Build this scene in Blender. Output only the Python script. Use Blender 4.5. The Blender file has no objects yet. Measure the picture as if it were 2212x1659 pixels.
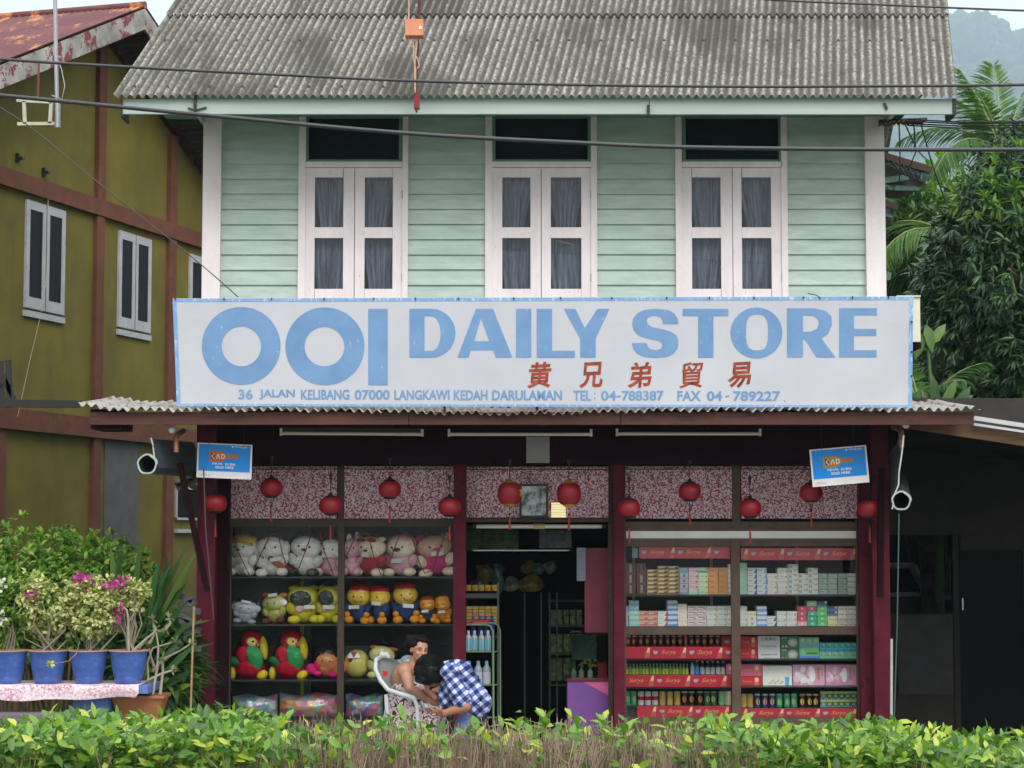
import bpy, bmesh, math, random
import numpy as np
from mathutils import Vector, Matrix, Euler
R = math.radians
random.seed(7)
rng = np.random.default_rng(7)
S = bpy.context.scene
C = S.collection
# ------------------------------------------------------------------ camera
# picture units: the photo measured 2212 x 1659; horizon at row 1166
F = 4400.0
TH = math.atan(336 / F)
CAM = Vector((0, 0, 2.0))
cd = bpy.data.cameras.new('camera')
cam = bpy.data.objects.new('camera', cd)
C.objects.link(cam)
cam.location = CAM
cam.rotation_euler = (math.pi / 2 + TH, 0, 0)
cd.sensor_width = 36
cd.lens = 36 * F / 2212
cd.clip_start = 0.1
cd.clip_end = 9000
S.camera = cam
# ------------------------------------------------------------------ world
SUN_EL, SUN_ROT = R(43), R(195)
wd = bpy.data.worlds.new('World')
S.world = wd
wd.use_nodes = True
nt = wd.node_tree
for n in list(nt.nodes): nt.nodes.remove(n)
wo = nt.nodes.new('ShaderNodeOutputWorld')
bg = nt.nodes.new('ShaderNodeBackground')
sk = nt.nodes.new('ShaderNodeTexSky')
sk.sky_type = 'NISHITA'
sk.sun_disc = False
sk.sun_elevation = SUN_EL
sk.sun_rotation = SUN_ROT
sk.dust_density = 2
hs = nt.nodes.new('ShaderNodeHueSaturation')
hs.inputs['Saturation'].default_value = 0.4
hs.inputs['Value'].default_value = 1.0
nt.links.new(sk.outputs[0], hs.inputs['Color'])
# cloud cover: a white overcast layer, brighter overhead, over the clear sky
tcw = nt.nodes.new('ShaderNodeTexCoord')
sp = nt.nodes.new('ShaderNodeSeparateXYZ'); nt.links.new(tcw.outputs['Generated'], sp.inputs[0])
mr = nt.nodes.new('ShaderNodeMapRange')
mr.inputs['From Min'].default_value = 0; mr.inputs['From Max'].default_value = 1
mr.inputs['To Min'].default_value = 7.4; mr.inputs['To Max'].default_value = 15.5
nt.links.new(sp.outputs[2], mr.inputs[0])
cn = nt.nodes.new('ShaderNodeTexNoise'); cn.inputs['Scale'].default_value = 3
nt.links.new(tcw.outputs['Generated'], cn.inputs['Vector'])
mm = nt.nodes.new('ShaderNodeMapRange'); mm.inputs['To Min'].default_value = .9; mm.inputs['To Max'].default_value = 1.12
nt.links.new(cn.outputs['Fac'], mm.inputs[0])
ml = nt.nodes.new('ShaderNodeMath'); ml.operation = 'MULTIPLY'
nt.links.new(mr.outputs[0], ml.inputs[0]); nt.links.new(mm.outputs[0], ml.inputs[1])
cl = nt.nodes.new('ShaderNodeMix'); cl.data_type = 'RGBA'; cl.blend_type = 'MULTIPLY'; cl.inputs[0].default_value = 1
cl.inputs[6].default_value = (.97, .985, 1, 1)
nt.links.new(ml.outputs[0], cl.inputs[7])
cx = nt.nodes.new('ShaderNodeMix'); cx.data_type = 'RGBA'; cx.inputs[0].default_value = .93
nt.links.new(hs.outputs[0], cx.inputs[6]); nt.links.new(cl.outputs[2], cx.inputs[7])
nt.links.new(cx.outputs[2], bg.inputs['Color'])
bg.inputs['Strength'].default_value = 0.105
nt.links.new(bg.outputs[0], wo.inputs['Surface'])
sd = bpy.data.lights.new('sun', 'SUN')
sd.energy = 1.5
sd.angle = R(38)
sd.color = (1, 0.97, 0.92)
sun = bpy.data.objects.new('sun', sd)
C.objects.link(sun)
sun.rotation_euler = (R(90) - SUN_EL, 0, R(15))
sun['kind'] = 'structure'
S.view_settings.view_transform = 'Standard'
S.view_settings.look = 'None'
S.view_settings.gamma = 1
S.view_settings.exposure = 0.5
S.cycles.max_bounces = 8
S.cycles.volume_bounces = 2
S.cycles.transparent_max_bounces = 16
# ------------------------------------------------------------------ picture -> place
def ray(px, py):
    u = (px - 1106) / F
    v = (829.5 - py) / F
    return Vector((u, math.cos(TH) - v * math.sin(TH), math.sin(TH) + v * math.cos(TH)))
def W(px, py, Y):
    d = ray(px, py)
    return CAM + d * (Y / d.y)
def hit(px, py, p0, n):
    d = ray(px, py)
    return CAM + d * ((p0 - CAM).dot(n) / d.dot(n))
# ------------------------------------------------------------------ materials
MATS = {}
def nodes_of(name):
    m = bpy.data.materials.new(name)
    m.use_nodes = True
    t = m.node_tree
    b = t.nodes['Principled BSDF']
    return m, t, b
def nd(t, typ, **kw):
    n = t.nodes.new(typ)
    for k, v in kw.items():
        if k.startswith('i_'):
            n.inputs[k[2:].replace('_', ' ')].default_value = v
        else: setattr(n, k, v)
    return n
def coords(t, kind='Object', scale=(1, 1, 1), rot=(0, 0, 0)):
    tc = nd(t, 'ShaderNodeTexCoord')
    mp = nd(t, 'ShaderNodeMapping')
    mp.inputs['Scale'].default_value = scale
    mp.inputs['Rotation'].default_value = rot
    t.links.new(tc.outputs[kind], mp.inputs[0])
    return mp.outputs[0]
def mixc(t, fac, a, b, mode='MIX'):
    m = nd(t, 'ShaderNodeMix', data_type='RGBA', blend_type=mode)
    for i, x in ((0, fac), (6, a), (7, b)):
        if isinstance(x, bpy.types.NodeSocket): t.links.new(x, m.inputs[i])
        elif i == 0: m.inputs[0].default_value = x
        else: m.inputs[i].default_value = (*x, 1)
    return m.outputs[2]
def ramp(t, fac, stops, interp='LINEAR'):
    r = nd(t, 'ShaderNodeValToRGB')
    cr = r.color_ramp
    cr.interpolation = interp
    while len(cr.elements) < len(stops): cr.elements.new(0.5)
    for e, (p, c) in zip(cr.elements, stops):
        e.position = p
        e.color = (*c, 1) if len(c) == 3 else c
    t.links.new(fac, r.inputs[0])
    return r.outputs[0]
def noise(t, vec, scale, detail=4, rough=.6):
    n = nd(t, 'ShaderNodeTexNoise')
    n.inputs['Scale'].default_value = scale
    n.inputs['Detail'].default_value = detail
    n.inputs['Roughness'].default_value = rough
    t.links.new(vec, n.inputs['Vector'])
    return n.outputs['Fac']
def bumpn(t, b, h, strength=.3, dist=.01):
    bm = nd(t, 'ShaderNodeBump')
    bm.inputs['Strength'].default_value = strength
    bm.inputs['Distance'].default_value = dist
    t.links.new(h, bm.inputs['Height'])
    t.links.new(bm.outputs[0], b.inputs['Normal'])
def mat(name, col, rough=.7, var=.12, scale=6, spots=None, spot_scale=20, spot_at=.62, bump=.15,
        metal=0, spec=.35, stretch=(1, 1, 1), coat=0, alpha=1):
    if name in MATS: return MATS[name]
    m, t, b = nodes_of(name)
    v = coords(t, 'Object', stretch)
    n1 = noise(t, v, scale)
    lo = tuple(max(0, c * (1 - var * 1.6)) for c in col)
    hi = tuple(min(1, c * (1 + var * 1.6)) for c in col)
    c = ramp(t, n1, [(.3, lo), (.7, hi)])
    if spots:
        n2 = noise(t, v, spot_scale, 5, .65)
        f = ramp(t, n2, [(spot_at - .04, (0, 0, 0)), (spot_at + .04, (1, 1, 1))])
        c = mixc(t, f, c, spots)
    t.links.new(c, b.inputs['Base Color'])
    b.inputs['Roughness'].default_value = rough
    b.inputs['Metallic'].default_value = metal
    b.inputs['Specular IOR Level'].default_value = spec
    b.inputs['Coat Weight'].default_value = coat
    b.inputs['Coat Roughness'].default_value = .15
    if bump: bumpn(t, b, noise(t, v, scale * 12, 3), bump, .004)
    MATS[name] = m
    return m
def flat(name, col, rough=.5, spec=.4, metal=0, coat=0):
    return mat(name, col, rough, .05, 9, bump=0, spec=spec, metal=metal, coat=coat)
def emit(name, col, s):
    if name in MATS: return MATS[name]
    m, t, b = nodes_of(name)
    b.inputs['Base Color'].default_value = (*col, 1)
    b.inputs['Emission Color'].default_value = (*col, 1)
    b.inputs['Emission Strength'].default_value = s
    MATS[name] = m
    return m
def glass(name, tint=(1, 1, 1), refl=.05, rough=.02):
    if name in MATS: return MATS[name]
    m, t, b = nodes_of(name)
    t.nodes.remove(b)
    o = t.nodes['Material Output']
    tr = nd(t, 'ShaderNodeBsdfTransparent'); tr.inputs[0].default_value = (*tint, 1)
    gl = nd(t, 'ShaderNodeBsdfGlossy'); gl.inputs['Roughness'].default_value = rough
    fr = nd(t, 'ShaderNodeFresnel'); fr.inputs['IOR'].default_value = 1.45
    mu = nd(t, 'ShaderNodeMath', operation='MULTIPLY'); mu.inputs[1].default_value = refl / .035
    mx = nd(t, 'ShaderNodeMixShader')
    t.links.new(fr.outputs[0], mu.inputs[0]); t.links.new(mu.outputs[0], mx.inputs[0])
    t.links.new(tr.outputs[0], mx.inputs[1]); t.links.new(gl.outputs[0], mx.inputs[2])
    t.links.new(mx.outputs[0], o.inputs['Surface'])
    MATS[name] = m
    return m
def leafmat(name, stops, rough=.45, trans=.35, spec=.4):
    """leaf: colour differs from leaf to leaf through the face attribute 'rnd'"""
    if name in MATS: return MATS[name]
    m, t, b = nodes_of(name)
    at = nd(t, 'ShaderNodeAttribute'); at.attribute_name = 'rnd'
    c = ramp(t, at.outputs['Fac'], stops)
    t.links.new(c, b.inputs['Base Color'])
    b.inputs['Roughness'].default_value = rough
    b.inputs['Specular IOR Level'].default_value = spec
    tl = nd(t, 'ShaderNodeBsdfTranslucent')
    c2 = mixc(t, 1.0, c, (1.0, 1.15, .5), 'MULTIPLY')
    t.links.new(c2, tl.inputs[0])
    mx = nd(t, 'ShaderNodeMixShader'); mx.inputs[0].default_value = trans
    o = t.nodes['Material Output']
    t.links.new(b.outputs[0], mx.inputs[1]); t.links.new(tl.outputs[0], mx.inputs[2])
    t.links.new(mx.outputs[0], o.inputs['Surface'])
    MATS[name] = m
    return m
# ------------------------------------------------------------------ objects
ORG = {}      # world origin of every object built, so children can be built in place
def tag(o, label=None, cat=None, group=None, kind=None):
    if label: o['label'] = label
    if cat: o['category'] = cat
    if group: o['group'] = group
    if kind: o['kind'] = kind
    return o
def thing(name, label, cat, loc=(0, 0, 0), group=None):
    o = bpy.data.objects.new(name, None)
    o.empty_display_size = .1
    C.objects.link(o)
    o.location = loc
    ORG[o.name] = Vector(loc)
    return tag(o, label, cat, group)
class MB:
    def __init__(s): s.v, s.f, s.m, s.s = [], [], [], []
    def add(s, vs, fs, m=0, smooth=False):
        k = len(s.v)
        s.v += [tuple(p) for p in vs]
        s.f += [tuple(i + k for i in f) for f in fs]
        s.m += [m] * len(fs)
        s.s += [smooth] * len(fs)
        return s
    def quad(s, a, b, c, d, m=0): return s.add([a, b, c, d], [(0, 1, 2, 3)], m)
    def box(s, c, d, m=0, rot=None):
        x, y, z = d[0] / 2, d[1] / 2, d[2] / 2
        vs = [Vector((i, j, k)) for i in (-x, x) for j in (-y, y) for k in (-z, z)]
        if rot is not None: vs = [rot @ p for p in vs]
        c = Vector(c)
        return s.add([p + c for p in vs], [(0, 1, 3, 2), (4, 6, 7, 5), (0, 4, 5, 1), (2, 3, 7, 6), (0, 2, 6, 4), (1, 5, 7, 3)], m)
    def pbox(s, x0, y0, x1, y1, Y, dep, m=0):
        """box whose front face, at distance Y, covers this picture rectangle"""
        a = W(x0, (y0 + y1) / 2, Y); b = W(x1, (y0 + y1) / 2, Y)
        t = W((x0 + x1) / 2, y0, Y).z; u = W((x0 + x1) / 2, y1, Y).z
        return s.box(((a.x + b.x) / 2, Y + dep / 2, (t + u) / 2), (b.x - a.x, dep, t - u), m)
    def bar(s, a, b, w, h, m=0):
        a, b = Vector(a), Vector(b)
        d = (b - a)
        L = d.length
        q = d.normalized().to_track_quat('Y', 'Z').to_matrix()
        return s.box((a + b) / 2, (w, L, h), m, q)
    def tube(s, pts, r, n=8, m=0, cap=True, smooth=True):
        pts = [Vector(p) for p in pts]
        rs = r if isinstance(r, (list, tuple)) else [r] * len(pts)
        vs, fs = [], []
        d0 = (pts[1] - pts[0]).normalized()
        up = Vector((0, 0, 1)) if abs(d0.z) < .9 else Vector((1, 0, 0))
        for i, p in enumerate(pts):
            d = (pts[min(i + 1, len(pts) - 1)] - pts[max(i - 1, 0)]).normalized()
            a = d.cross(up).normalized(); b = a.cross(d).normalized()
            up = b
            for k in range(n):
                t = 2 * math.pi * k / n
                vs.append(p + (a * math.cos(t) + b * math.sin(t)) * rs[i])
        for i in range(len(pts) - 1):
            for k in range(n):
                j = (k + 1) % n
                fs.append((i * n + k, i * n + j, (i + 1) * n + j, (i + 1) * n + k))
        s.add(vs, fs, m, smooth)
        if cap:
            s.add(vs[:n], [tuple(range(n))], m); s.add(vs[-n:], [tuple(range(n - 1, -1, -1))], m)
        return s
    def lathe(s, prof, c=(0, 0, 0), n=20, m=0, rot=None, smooth=True):
        vs, fs = [], []
        for r, z in prof:
            for k in range(n):
                t = 2 * math.pi * k / n
                p = Vector((r * math.cos(t), r * math.sin(t), z))
                if rot is not None: p = rot @ p
                vs.append(p + Vector(c))
        for i in range(len(prof) - 1):
            for k in range(n):
                j = (k + 1) % n
                fs.append((i * n + k, i * n + j, (i + 1) * n + j, (i + 1) * n + k))
        return s.add(vs, fs, m, smooth)
    def ell(s, c, r, m=0, rot=None, nu=14, nv=9):
        prof = []
        for i in range(nv + 1):
            a = -math.pi / 2 + math.pi * i / nv
            prof.append((max(1e-4, math.cos(a)), math.sin(a)))
        vs, fs = [], []
        for rr, z in prof:
            for k in range(nu):
                t = 2 * math.pi * k / nu
                p = Vector((rr * math.cos(t) * r[0], rr * math.sin(t) * r[1], z * r[2]))
                if rot is not None: p = rot @ p
                vs.append(p + Vector(c))
        for i in range(nv):
            for k in range(nu):
                j = (k + 1) % nu
                fs.append((i * nu + k, i * nu + j, (i + 1) * nu + j, (i + 1) * nu + k))
        return s.add(vs, fs, m, True)
    def prism(s, poly, ax, ay, n, o, th, m=0):
        """flat outline poly [(a,b)] in axes ax, ay from o, thickness th along n"""
        k = len(poly)
        v = [o + ax * a + ay * b for a, b in poly]
        v2 = [p + n * th for p in v]
        fs = [tuple(range(k)), tuple(range(2 * k - 1, k - 1, -1))]
        fs += [(i, i + k, (i + 1) % k + k, (i + 1) % k) for i in range(k)]
        return s.add(v + v2, fs, m)
    def build(s, name, mats, parent=None, label=None, cat=None, group=None, kind=None, origin=None, local=False):
        if not isinstance(mats, (list, tuple)): mats = [mats]
        me = bpy.data.meshes.new(name)
        if local: o0 = Vector((0, 0, 0))
        elif parent is not None: o0 = ORG[parent.name]
        elif origin is not None: o0 = Vector(origin)
        else:
            a = np.array(s.v); lo, hi = a.min(0), a.max(0)
            o0 = Vector(((lo[0] + hi[0]) / 2, (lo[1] + hi[1]) / 2, lo[2]))
        me.from_pydata([(p[0] - o0.x, p[1] - o0.y, p[2] - o0.z) for p in s.v], [], s.f)
        for m in mats: me.materials.append(m)
        me.polygons.foreach_set('material_index', s.m)
        me.polygons.foreach_set('use_smooth', s.s)
        me.update()
        o = bpy.data.objects.new(name, me)
        C.objects.link(o)
        if parent is not None: o.parent = parent
        elif not local: o.location = o0
        ORG[o.name] = o0
        return tag(o, label, cat, group, kind)
def copy_tree(o, parent=None):
    kids = [c for c in bpy.data.objects if c.parent == o]
    c = o.copy()
    C.objects.link(c)
    c.parent = parent
    for k in kids: copy_tree(k, c)
    return c
def split_islands(o):
    """one object for every separate piece of o, same name, parent and material"""
    me = o.data
    n = len(me.vertices); par = list(range(n))
    def find(a):
        while par[a] != a: par[a] = par[par[a]]; a = par[a]
        return a
    for p in me.polygons:
        v = p.vertices; r0 = find(v[0])
        for k in v[1:]: par[find(k)] = r0
    isl = {}
    for p in me.polygons: isl.setdefault(find(p.vertices[0]), []).append(p)
    co = [tuple(v.co) for v in me.vertices]
    name = o.name.split('.')[0]
    for ps in isl.values():
        idx = {}; fs = []
        for p in ps: fs.append([idx.setdefault(v, len(idx)) for v in p.vertices])
        m2 = bpy.data.meshes.new(name); m2.from_pydata([co[v] for v in idx], [], fs)
        for m in me.materials: m2.materials.append(m)
        m2.polygons.foreach_set('material_index', [p.material_index for p in ps]); m2.polygons.foreach_set('use_smooth', [p.use_smooth for p in ps])
        q = bpy.data.objects.new(name, m2); C.objects.link(q); q.parent = o.parent; q.location = o.location; ORG[q.name] = ORG[o.name]
    bpy.data.objects.remove(o)
FONTCACHE = {}
def text_geo(s, bold=0.0, shear=0.0):
    """letters as flat mesh data scaled to the unit box"""
    key = (s, bold, shear)
    if key in FONTCACHE: return FONTCACHE[key]
    cu = bpy.data.curves.new('t', 'FONT')
    cu.body = s; cu.size = 1; cu.offset = bold; cu.shear = shear; cu.resolution_u = 3
    cu.fill_mode = 'BOTH'
    ob = bpy.data.objects.new('t', cu)
    C.objects.link(ob)
    dg = bpy.context.evaluated_depsgraph_get()
    me = bpy.data.meshes.new_from_object(ob.evaluated_get(dg))
    vs = [Vector(v.co) for v in me.vertices]
    fs = [tuple(p.vertices) for p in me.polygons]
    bpy.data.objects.remove(ob); bpy.data.curves.remove(cu); bpy.data.meshes.remove(me)
    x0 = min(v.x for v in vs); x1 = max(v.x for v in vs); y0 = min(v.y for v in vs); y1 = max(v.y for v in vs)
    g = ([((v.x - x0) / (x1 - x0), (v.y - y0) / max(1e-6, y1 - y0)) for v in vs], fs)
    FONTCACHE[key] = g
    return g
def put_text(mb, s, o, ax, ay, m=0, bold=0.0, shear=0.0):
    """o lower-left corner, ax and ay full width and height vectors"""
    vs, fs = text_geo(s, bold, shear)
    mb.add([o + ax * a + ay * b for a, b in vs], fs, m)
def shape_geo(loops):
    cu = bpy.data.curves.new('c', 'CURVE')
    cu.dimensions = '2D'; cu.fill_mode = 'BOTH'
    for lp in loops:
        sp = cu.splines.new('POLY')
        sp.points.add(len(lp) - 1)
        for q, (a, b) in zip(sp.points, lp): q.co = (a * .01, b * .01, 0, 1)
        sp.use_cyclic_u = True
    ob = bpy.data.objects.new('c', cu)
    C.objects.link(ob)
    dg = bpy.context.evaluated_depsgraph_get()
    me = bpy.data.meshes.new_from_object(ob.evaluated_get(dg))
    vs = [(v.co.x * 100, v.co.y * 100) for v in me.vertices]
    fs = [tuple(p.vertices) for p in me.polygons]
    bpy.data.objects.remove(ob); bpy.data.curves.remove(cu); bpy.data.meshes.remove(me)
    return vs, fs
ORD = ['first', 'second', 'third', 'fourth', 'fifth', 'sixth', 'seventh', 'eighth', 'ninth', 'tenth', 'eleventh',
       'twelfth', 'thirteenth', 'fourteenth', 'fifteenth', 'sixteenth', 'seventeenth', 'eighteenth']
# ================================================================== MATERIALS OF THE PLACE
m_mint = mat('mint_boards', (.44, .545, .488), .6, .09, 3, spots=(.41, .50, .44), spot_scale=14, spot_at=.66, stretch=(1, 1, 5))
m_fascia = mat('pale_mint_board', (.37, .445, .415), .6, .08, 2, spots=(.38, .45, .38), spot_scale=9, spot_at=.68, stretch=(.4, 1, 3))
m_mintdark = mat('mint_trim', (.13, .26, .20), .6)
m_trim = mat('pinkish_white_paint', (.80, .73, .745), .55, .05, 4, spots=(.46, .38, .35), spot_scale=30, spot_at=.675, stretch=(2, 2, .7))
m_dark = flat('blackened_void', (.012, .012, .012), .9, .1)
m_screen = mat('dark_green_screen', (.008, .018, .016), .8, .2, 30, spec=.1)
m_maroon = mat('maroon_paint', (.085, .009, .022), .6, .15, 5, spots=(.04, .006, .012), spot_scale=9, spot_at=.62, spec=.12)
m_maroondk = mat('deep_maroon_beam', (.016, .003, .007), .7, .15, 5, spec=.08)
m_brownwood = mat('brown_window_frame', (.048, .030, .021), .55, .15, 8, stretch=(1, 1, 4))
m_brownlite = mat('lighter_brown_case_frame', (.085, .054, .036), .55, .15, 8)
m_rust = mat('red_brown_beam', (.085, .028, .020), .65, .2, 3, spots=(.05, .02, .015), spot_scale=6, spot_at=.6, stretch=(.5, 1, 3))
m_conc = mat('concrete', (.30, .29, .27), .9, .1, 2, spots=(.2, .19, .18), spot_scale=5)
m_iron = flat('dark_iron', (.03, .028, .028), .5, .4, .3)
m_white = mat('white_enamel', (.72, .72, .70), .4, .03, 5, bump=0)
m_cream = mat('cream_plastic', (.62, .62, .50), .45, .04, 5, bump=0)
m_glass = glass('window_glass', (.985, .995, .99), .008)
m_glassup = glass('upper_window_glass', (.8, .85, .9), .03)
def asbestos():
    m, t, b = nodes_of('weathered_cement_sheet')
    v = coords(t, 'Object')
    n1 = noise(t, v, 1.2, 3)
    base = ramp(t, n1, [(.3, (.29, .28, .25)), (.7, (.42, .405, .37))])
    n2 = noise(t, coords(t, 'Object', (1, .35, 1)), 38, 4, .75)
    c = mixc(t, ramp(t, n2, [(.42, (0, 0, 0)), (.62, (1, 1, 1))]), base, (.10, .098, .08))
    n3 = noise(t, v, 60, 2, .8)
    c = mixc(t, ramp(t, n3, [(.60, (0, 0, 0)), (.68, (1, 1, 1))]), c, (.60, .59, .54))
    n4 = noise(t, coords(t, 'Object', (1, .25, .25)), 1.7, 5, .7)
    c = mixc(t, ramp(t, n4, [(.50, (0, 0, 0)), (.62, (.8, .8, .8))]), c, (.085, .08, .072))
    # grime and painted-in shade in the valleys of the sheets
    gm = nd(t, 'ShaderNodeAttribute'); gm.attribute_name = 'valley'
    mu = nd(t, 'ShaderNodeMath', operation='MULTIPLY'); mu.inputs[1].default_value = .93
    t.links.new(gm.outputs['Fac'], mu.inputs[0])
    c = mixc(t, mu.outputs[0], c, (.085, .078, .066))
    t.links.new(c, b.inputs['Base Color'])
    b.inputs['Roughness'].default_value = .9
    b.inputs['Specular IOR Level'].default_value = .15
    bumpn(t, b, n2, .5, .006)
    return m
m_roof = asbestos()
def paintsheet():
    m, t, b = nodes_of('peeling_white_zinc')
    v = coords(t, 'Object')
    c = ramp(t, noise(t, v, 3), [(.3, (.34, .315, .285)), (.7, (.50, .47, .43))])
    c = mixc(t, ramp(t, noise(t, v, 9, 5), [(.55, (0, 0, 0)), (.6, (1, 1, 1))]), c, (.22, .17, .14))
    t.links.new(c, b.inputs['Base Color']); b.inputs['Roughness'].default_value = .6
    return m
m_zinc = paintsheet()
def fabric():
    m, t, b = nodes_of('maroon_and_pink_sprigged_cloth')
    v = coords(t, 'Object', (1, 1, 1))
    n = nd(t, 'ShaderNodeTexNoise'); n.inputs['Scale'].default_value = 74; n.inputs['Detail'].default_value = .5
    n.inputs['Distortion'].default_value = .7
    t.links.new(v, n.inputs['Vector'])
    c = ramp(t, n.outputs['Fac'], [(0, (.24, .045, .085)), (.46, (.27, .06, .10)), (.515, (.56, .44, .48)), (.6, (.64, .53, .57))])
    t.links.new(c, b.inputs['Base Color']); b.inputs['Roughness'].default_value = .9
    return m
m_fabric = fabric()

# ================================================================== GROUND
def corr(mb, x0, x1, rows, pitch, amp, m=0, seg=8, ph=0):
    """corrugated sheet: rows = [(xshift, y, z, nrmY, nrmZ)]"""
    n = int((x1 - x0) / pitch * seg)
    vs, fs = [], []
    for (sx, y, z, ny, nz) in rows:
        for i in range(n + 1):
            x = x0 + (x1 - x0) * i / n
            a = amp * math.cos(2 * math.pi * (x - x0) / pitch + ph)
            vs.append((x + sx, y + ny * a, z + nz * a))
    for r in range(len(rows) - 1):
        for i in range(n):
            k = r * (n + 1) + i
            fs.append((k, k + 1, k + n + 2, k + n + 1))
    mb.add(vs, fs, m, True)
    return n
def grid_sheet(name, x0, x1, y0, y1, z, m, kind='structure'):
    mb = MB()
    mb.quad((x0, y0, z), (x1, y0, z), (x1, y1, z), (x0, y1, z))
    return mb.build(name, m, kind=kind, origin=((x0 + x1) / 2, (y0 + y1) / 2, z))
m_soil = mat('bare_soil_and_grass', (.09, .085, .045), .95, .2, 1.5, spots=(.05, .09, .02), spot_scale=3, spot_at=.5)
m_asph = mat('asphalt', (.05, .05, .052), .9, .15, 3)
grid_sheet('ground', -4500, 5500, -90, 3600, -.06, m_soil)
grid_sheet('road', -120, 120, -4, 6.2, -.05, m_asph)
mb = MB(); mb.box((0, 6.35, .0), (240, .25, .14)); mb.build('kerb', m_conc, kind='structure')
mb = MB(); mb.box((0, 15.2, -.04), (7.4, 7.6, .08)); mb.build('pavement', m_conc, kind='structure')

# ================================================================== THE SHOP
YW = 17.6
shop = thing('shop_house', 'two storey timber shop house with mint boards above, pink white shutters and a maroon shopfront', 'shop house', (.27, 18, 0))
def zr(py, Y): return W(1106, py, Y).z
# cladding, lapped boards
zb, zt = 2.9, zr(235, YW)
step = 33.3 / 250.0
for (xa, xb) in ((470, 650), (874, 1054), (1284, 1466), (1697, 1878)):
    mb = MB()
    X0, X1 = W(xa, 440, YW).x, W(xb, 440, YW).x
    z = zr(640, YW) - .02 - step * 6
    k = 0
    while z < zt:
        j = random.uniform(-.003, .003)
        mb.add([(X0, YW + .02, z + j), (X1, YW + .02, z + j), (X1, YW + .002, z - .012 + j), (X0, YW + .002, z - .012 + j),
                (X0, YW + .024, z + step + .004), (X1, YW + .024, z + step + .004)],
               [(0, 1, 2, 3), (3, 2, 5, 4)])
        z += step
    mb.build('cladding', m_mint, shop)
# walls behind and around, floor slab of the upper storey
XL, XR = W(435, 440, YW).x, W(1917, 440, YW).x
mb = MB()
mb.box(((XL + XR) / 2, YW + 5.6, 4.45), (XR - XL, .12, 3.1))
mb.box((XL + .06, YW + 2.82, 4.45), (.12, 5.4, 3.1)); mb.box((XR - .06, YW + 2.82, 4.45), (.12, 5.4, 3.1))
mb.build('upper_side_wall', m_mint, shop)
mb = MB()
mb.box(((XL + XR) / 2, YW + 2.9, 2.93), (XR - XL - .02, 5.6, .1)); mb.build('upper_floor', m_maroondk, shop)
mb = MB()
mb.box(((XL + XR) / 2, YW + 2.95, 5.72), (XR - XL - .03, 5.2, .06)); mb.build('ceiling', m_dark, shop)
# corner posts
for nm, xa, xb, lb in (('a', 436, 475, 'pinkish white corner post with flaking paint'), ('b', 1872, 1914, 'pinkish white corner post')):
    mb = MB(); mb.pbox(xa, 236, xb, 900, YW - .05, .16)
    mb.build('corner_post', m_trim, shop, lb)
# windows with transom screens, shutters, panes, curtains
def curtmat():
    m, t, b = nodes_of('sheer_grey_curtain')
    v = coords(t, 'Object', (1, 1, .12))
    c = ramp(t, noise(t, v, 22, 3), [(.3, (.10, .105, .125)), (.7, (.46, .47, .50))])
    t.links.new(c, b.inputs['Base Color']); b.inputs['Roughness'].default_value = .9
    return m
m_curt = curtmat()
def curtain_strip(mb, xa, xb, z0, z1, Y, gath=.6, sh=0):
    """hanging cloth gathered towards the middle below"""
    n = 40
    vs, fs = [], []
    rows = 8
    xm = (xa + xb) / 2
    for r in range(rows + 1):
        f = r / rows
        w = 1 - (1 - gath) * math.sin(f * math.pi * .5) ** 1.5
        for i in range(n + 1):
            u = i / n
            x = xm + sh * f * 2 + (xa + (xb - xa) * u - xm) * w
            vs.append((x, Y + .018 * math.sin(u * 34 + f * 2 + sh * 90) + .01 * math.sin(u * 71 + sh * 200), z1 + (z0 - z1) * f))
    for r in range(rows):
        for i in range(n):
            k = r * (n + 1) + i
            fs.append((k, k + 1, k + n + 2, k + n + 1))
    mb.add(vs, fs, 0, True)
WN = [  # outer jambs, transom dark, leaves, panes
    (644, 881, 666, 862, (656, 764.5), (766, 869), ((679, 741), (787, 848))),
    (1048, 1290, 1070, 1270, (1060, 1168.5), (1170, 1277), ((1085, 1146), (1190, 1256))),
    (1460, 1702, 1481, 1682, (1472, 1582.5), (1584, 1690), ((1495, 1558), (1603, 1667)))]
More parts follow.
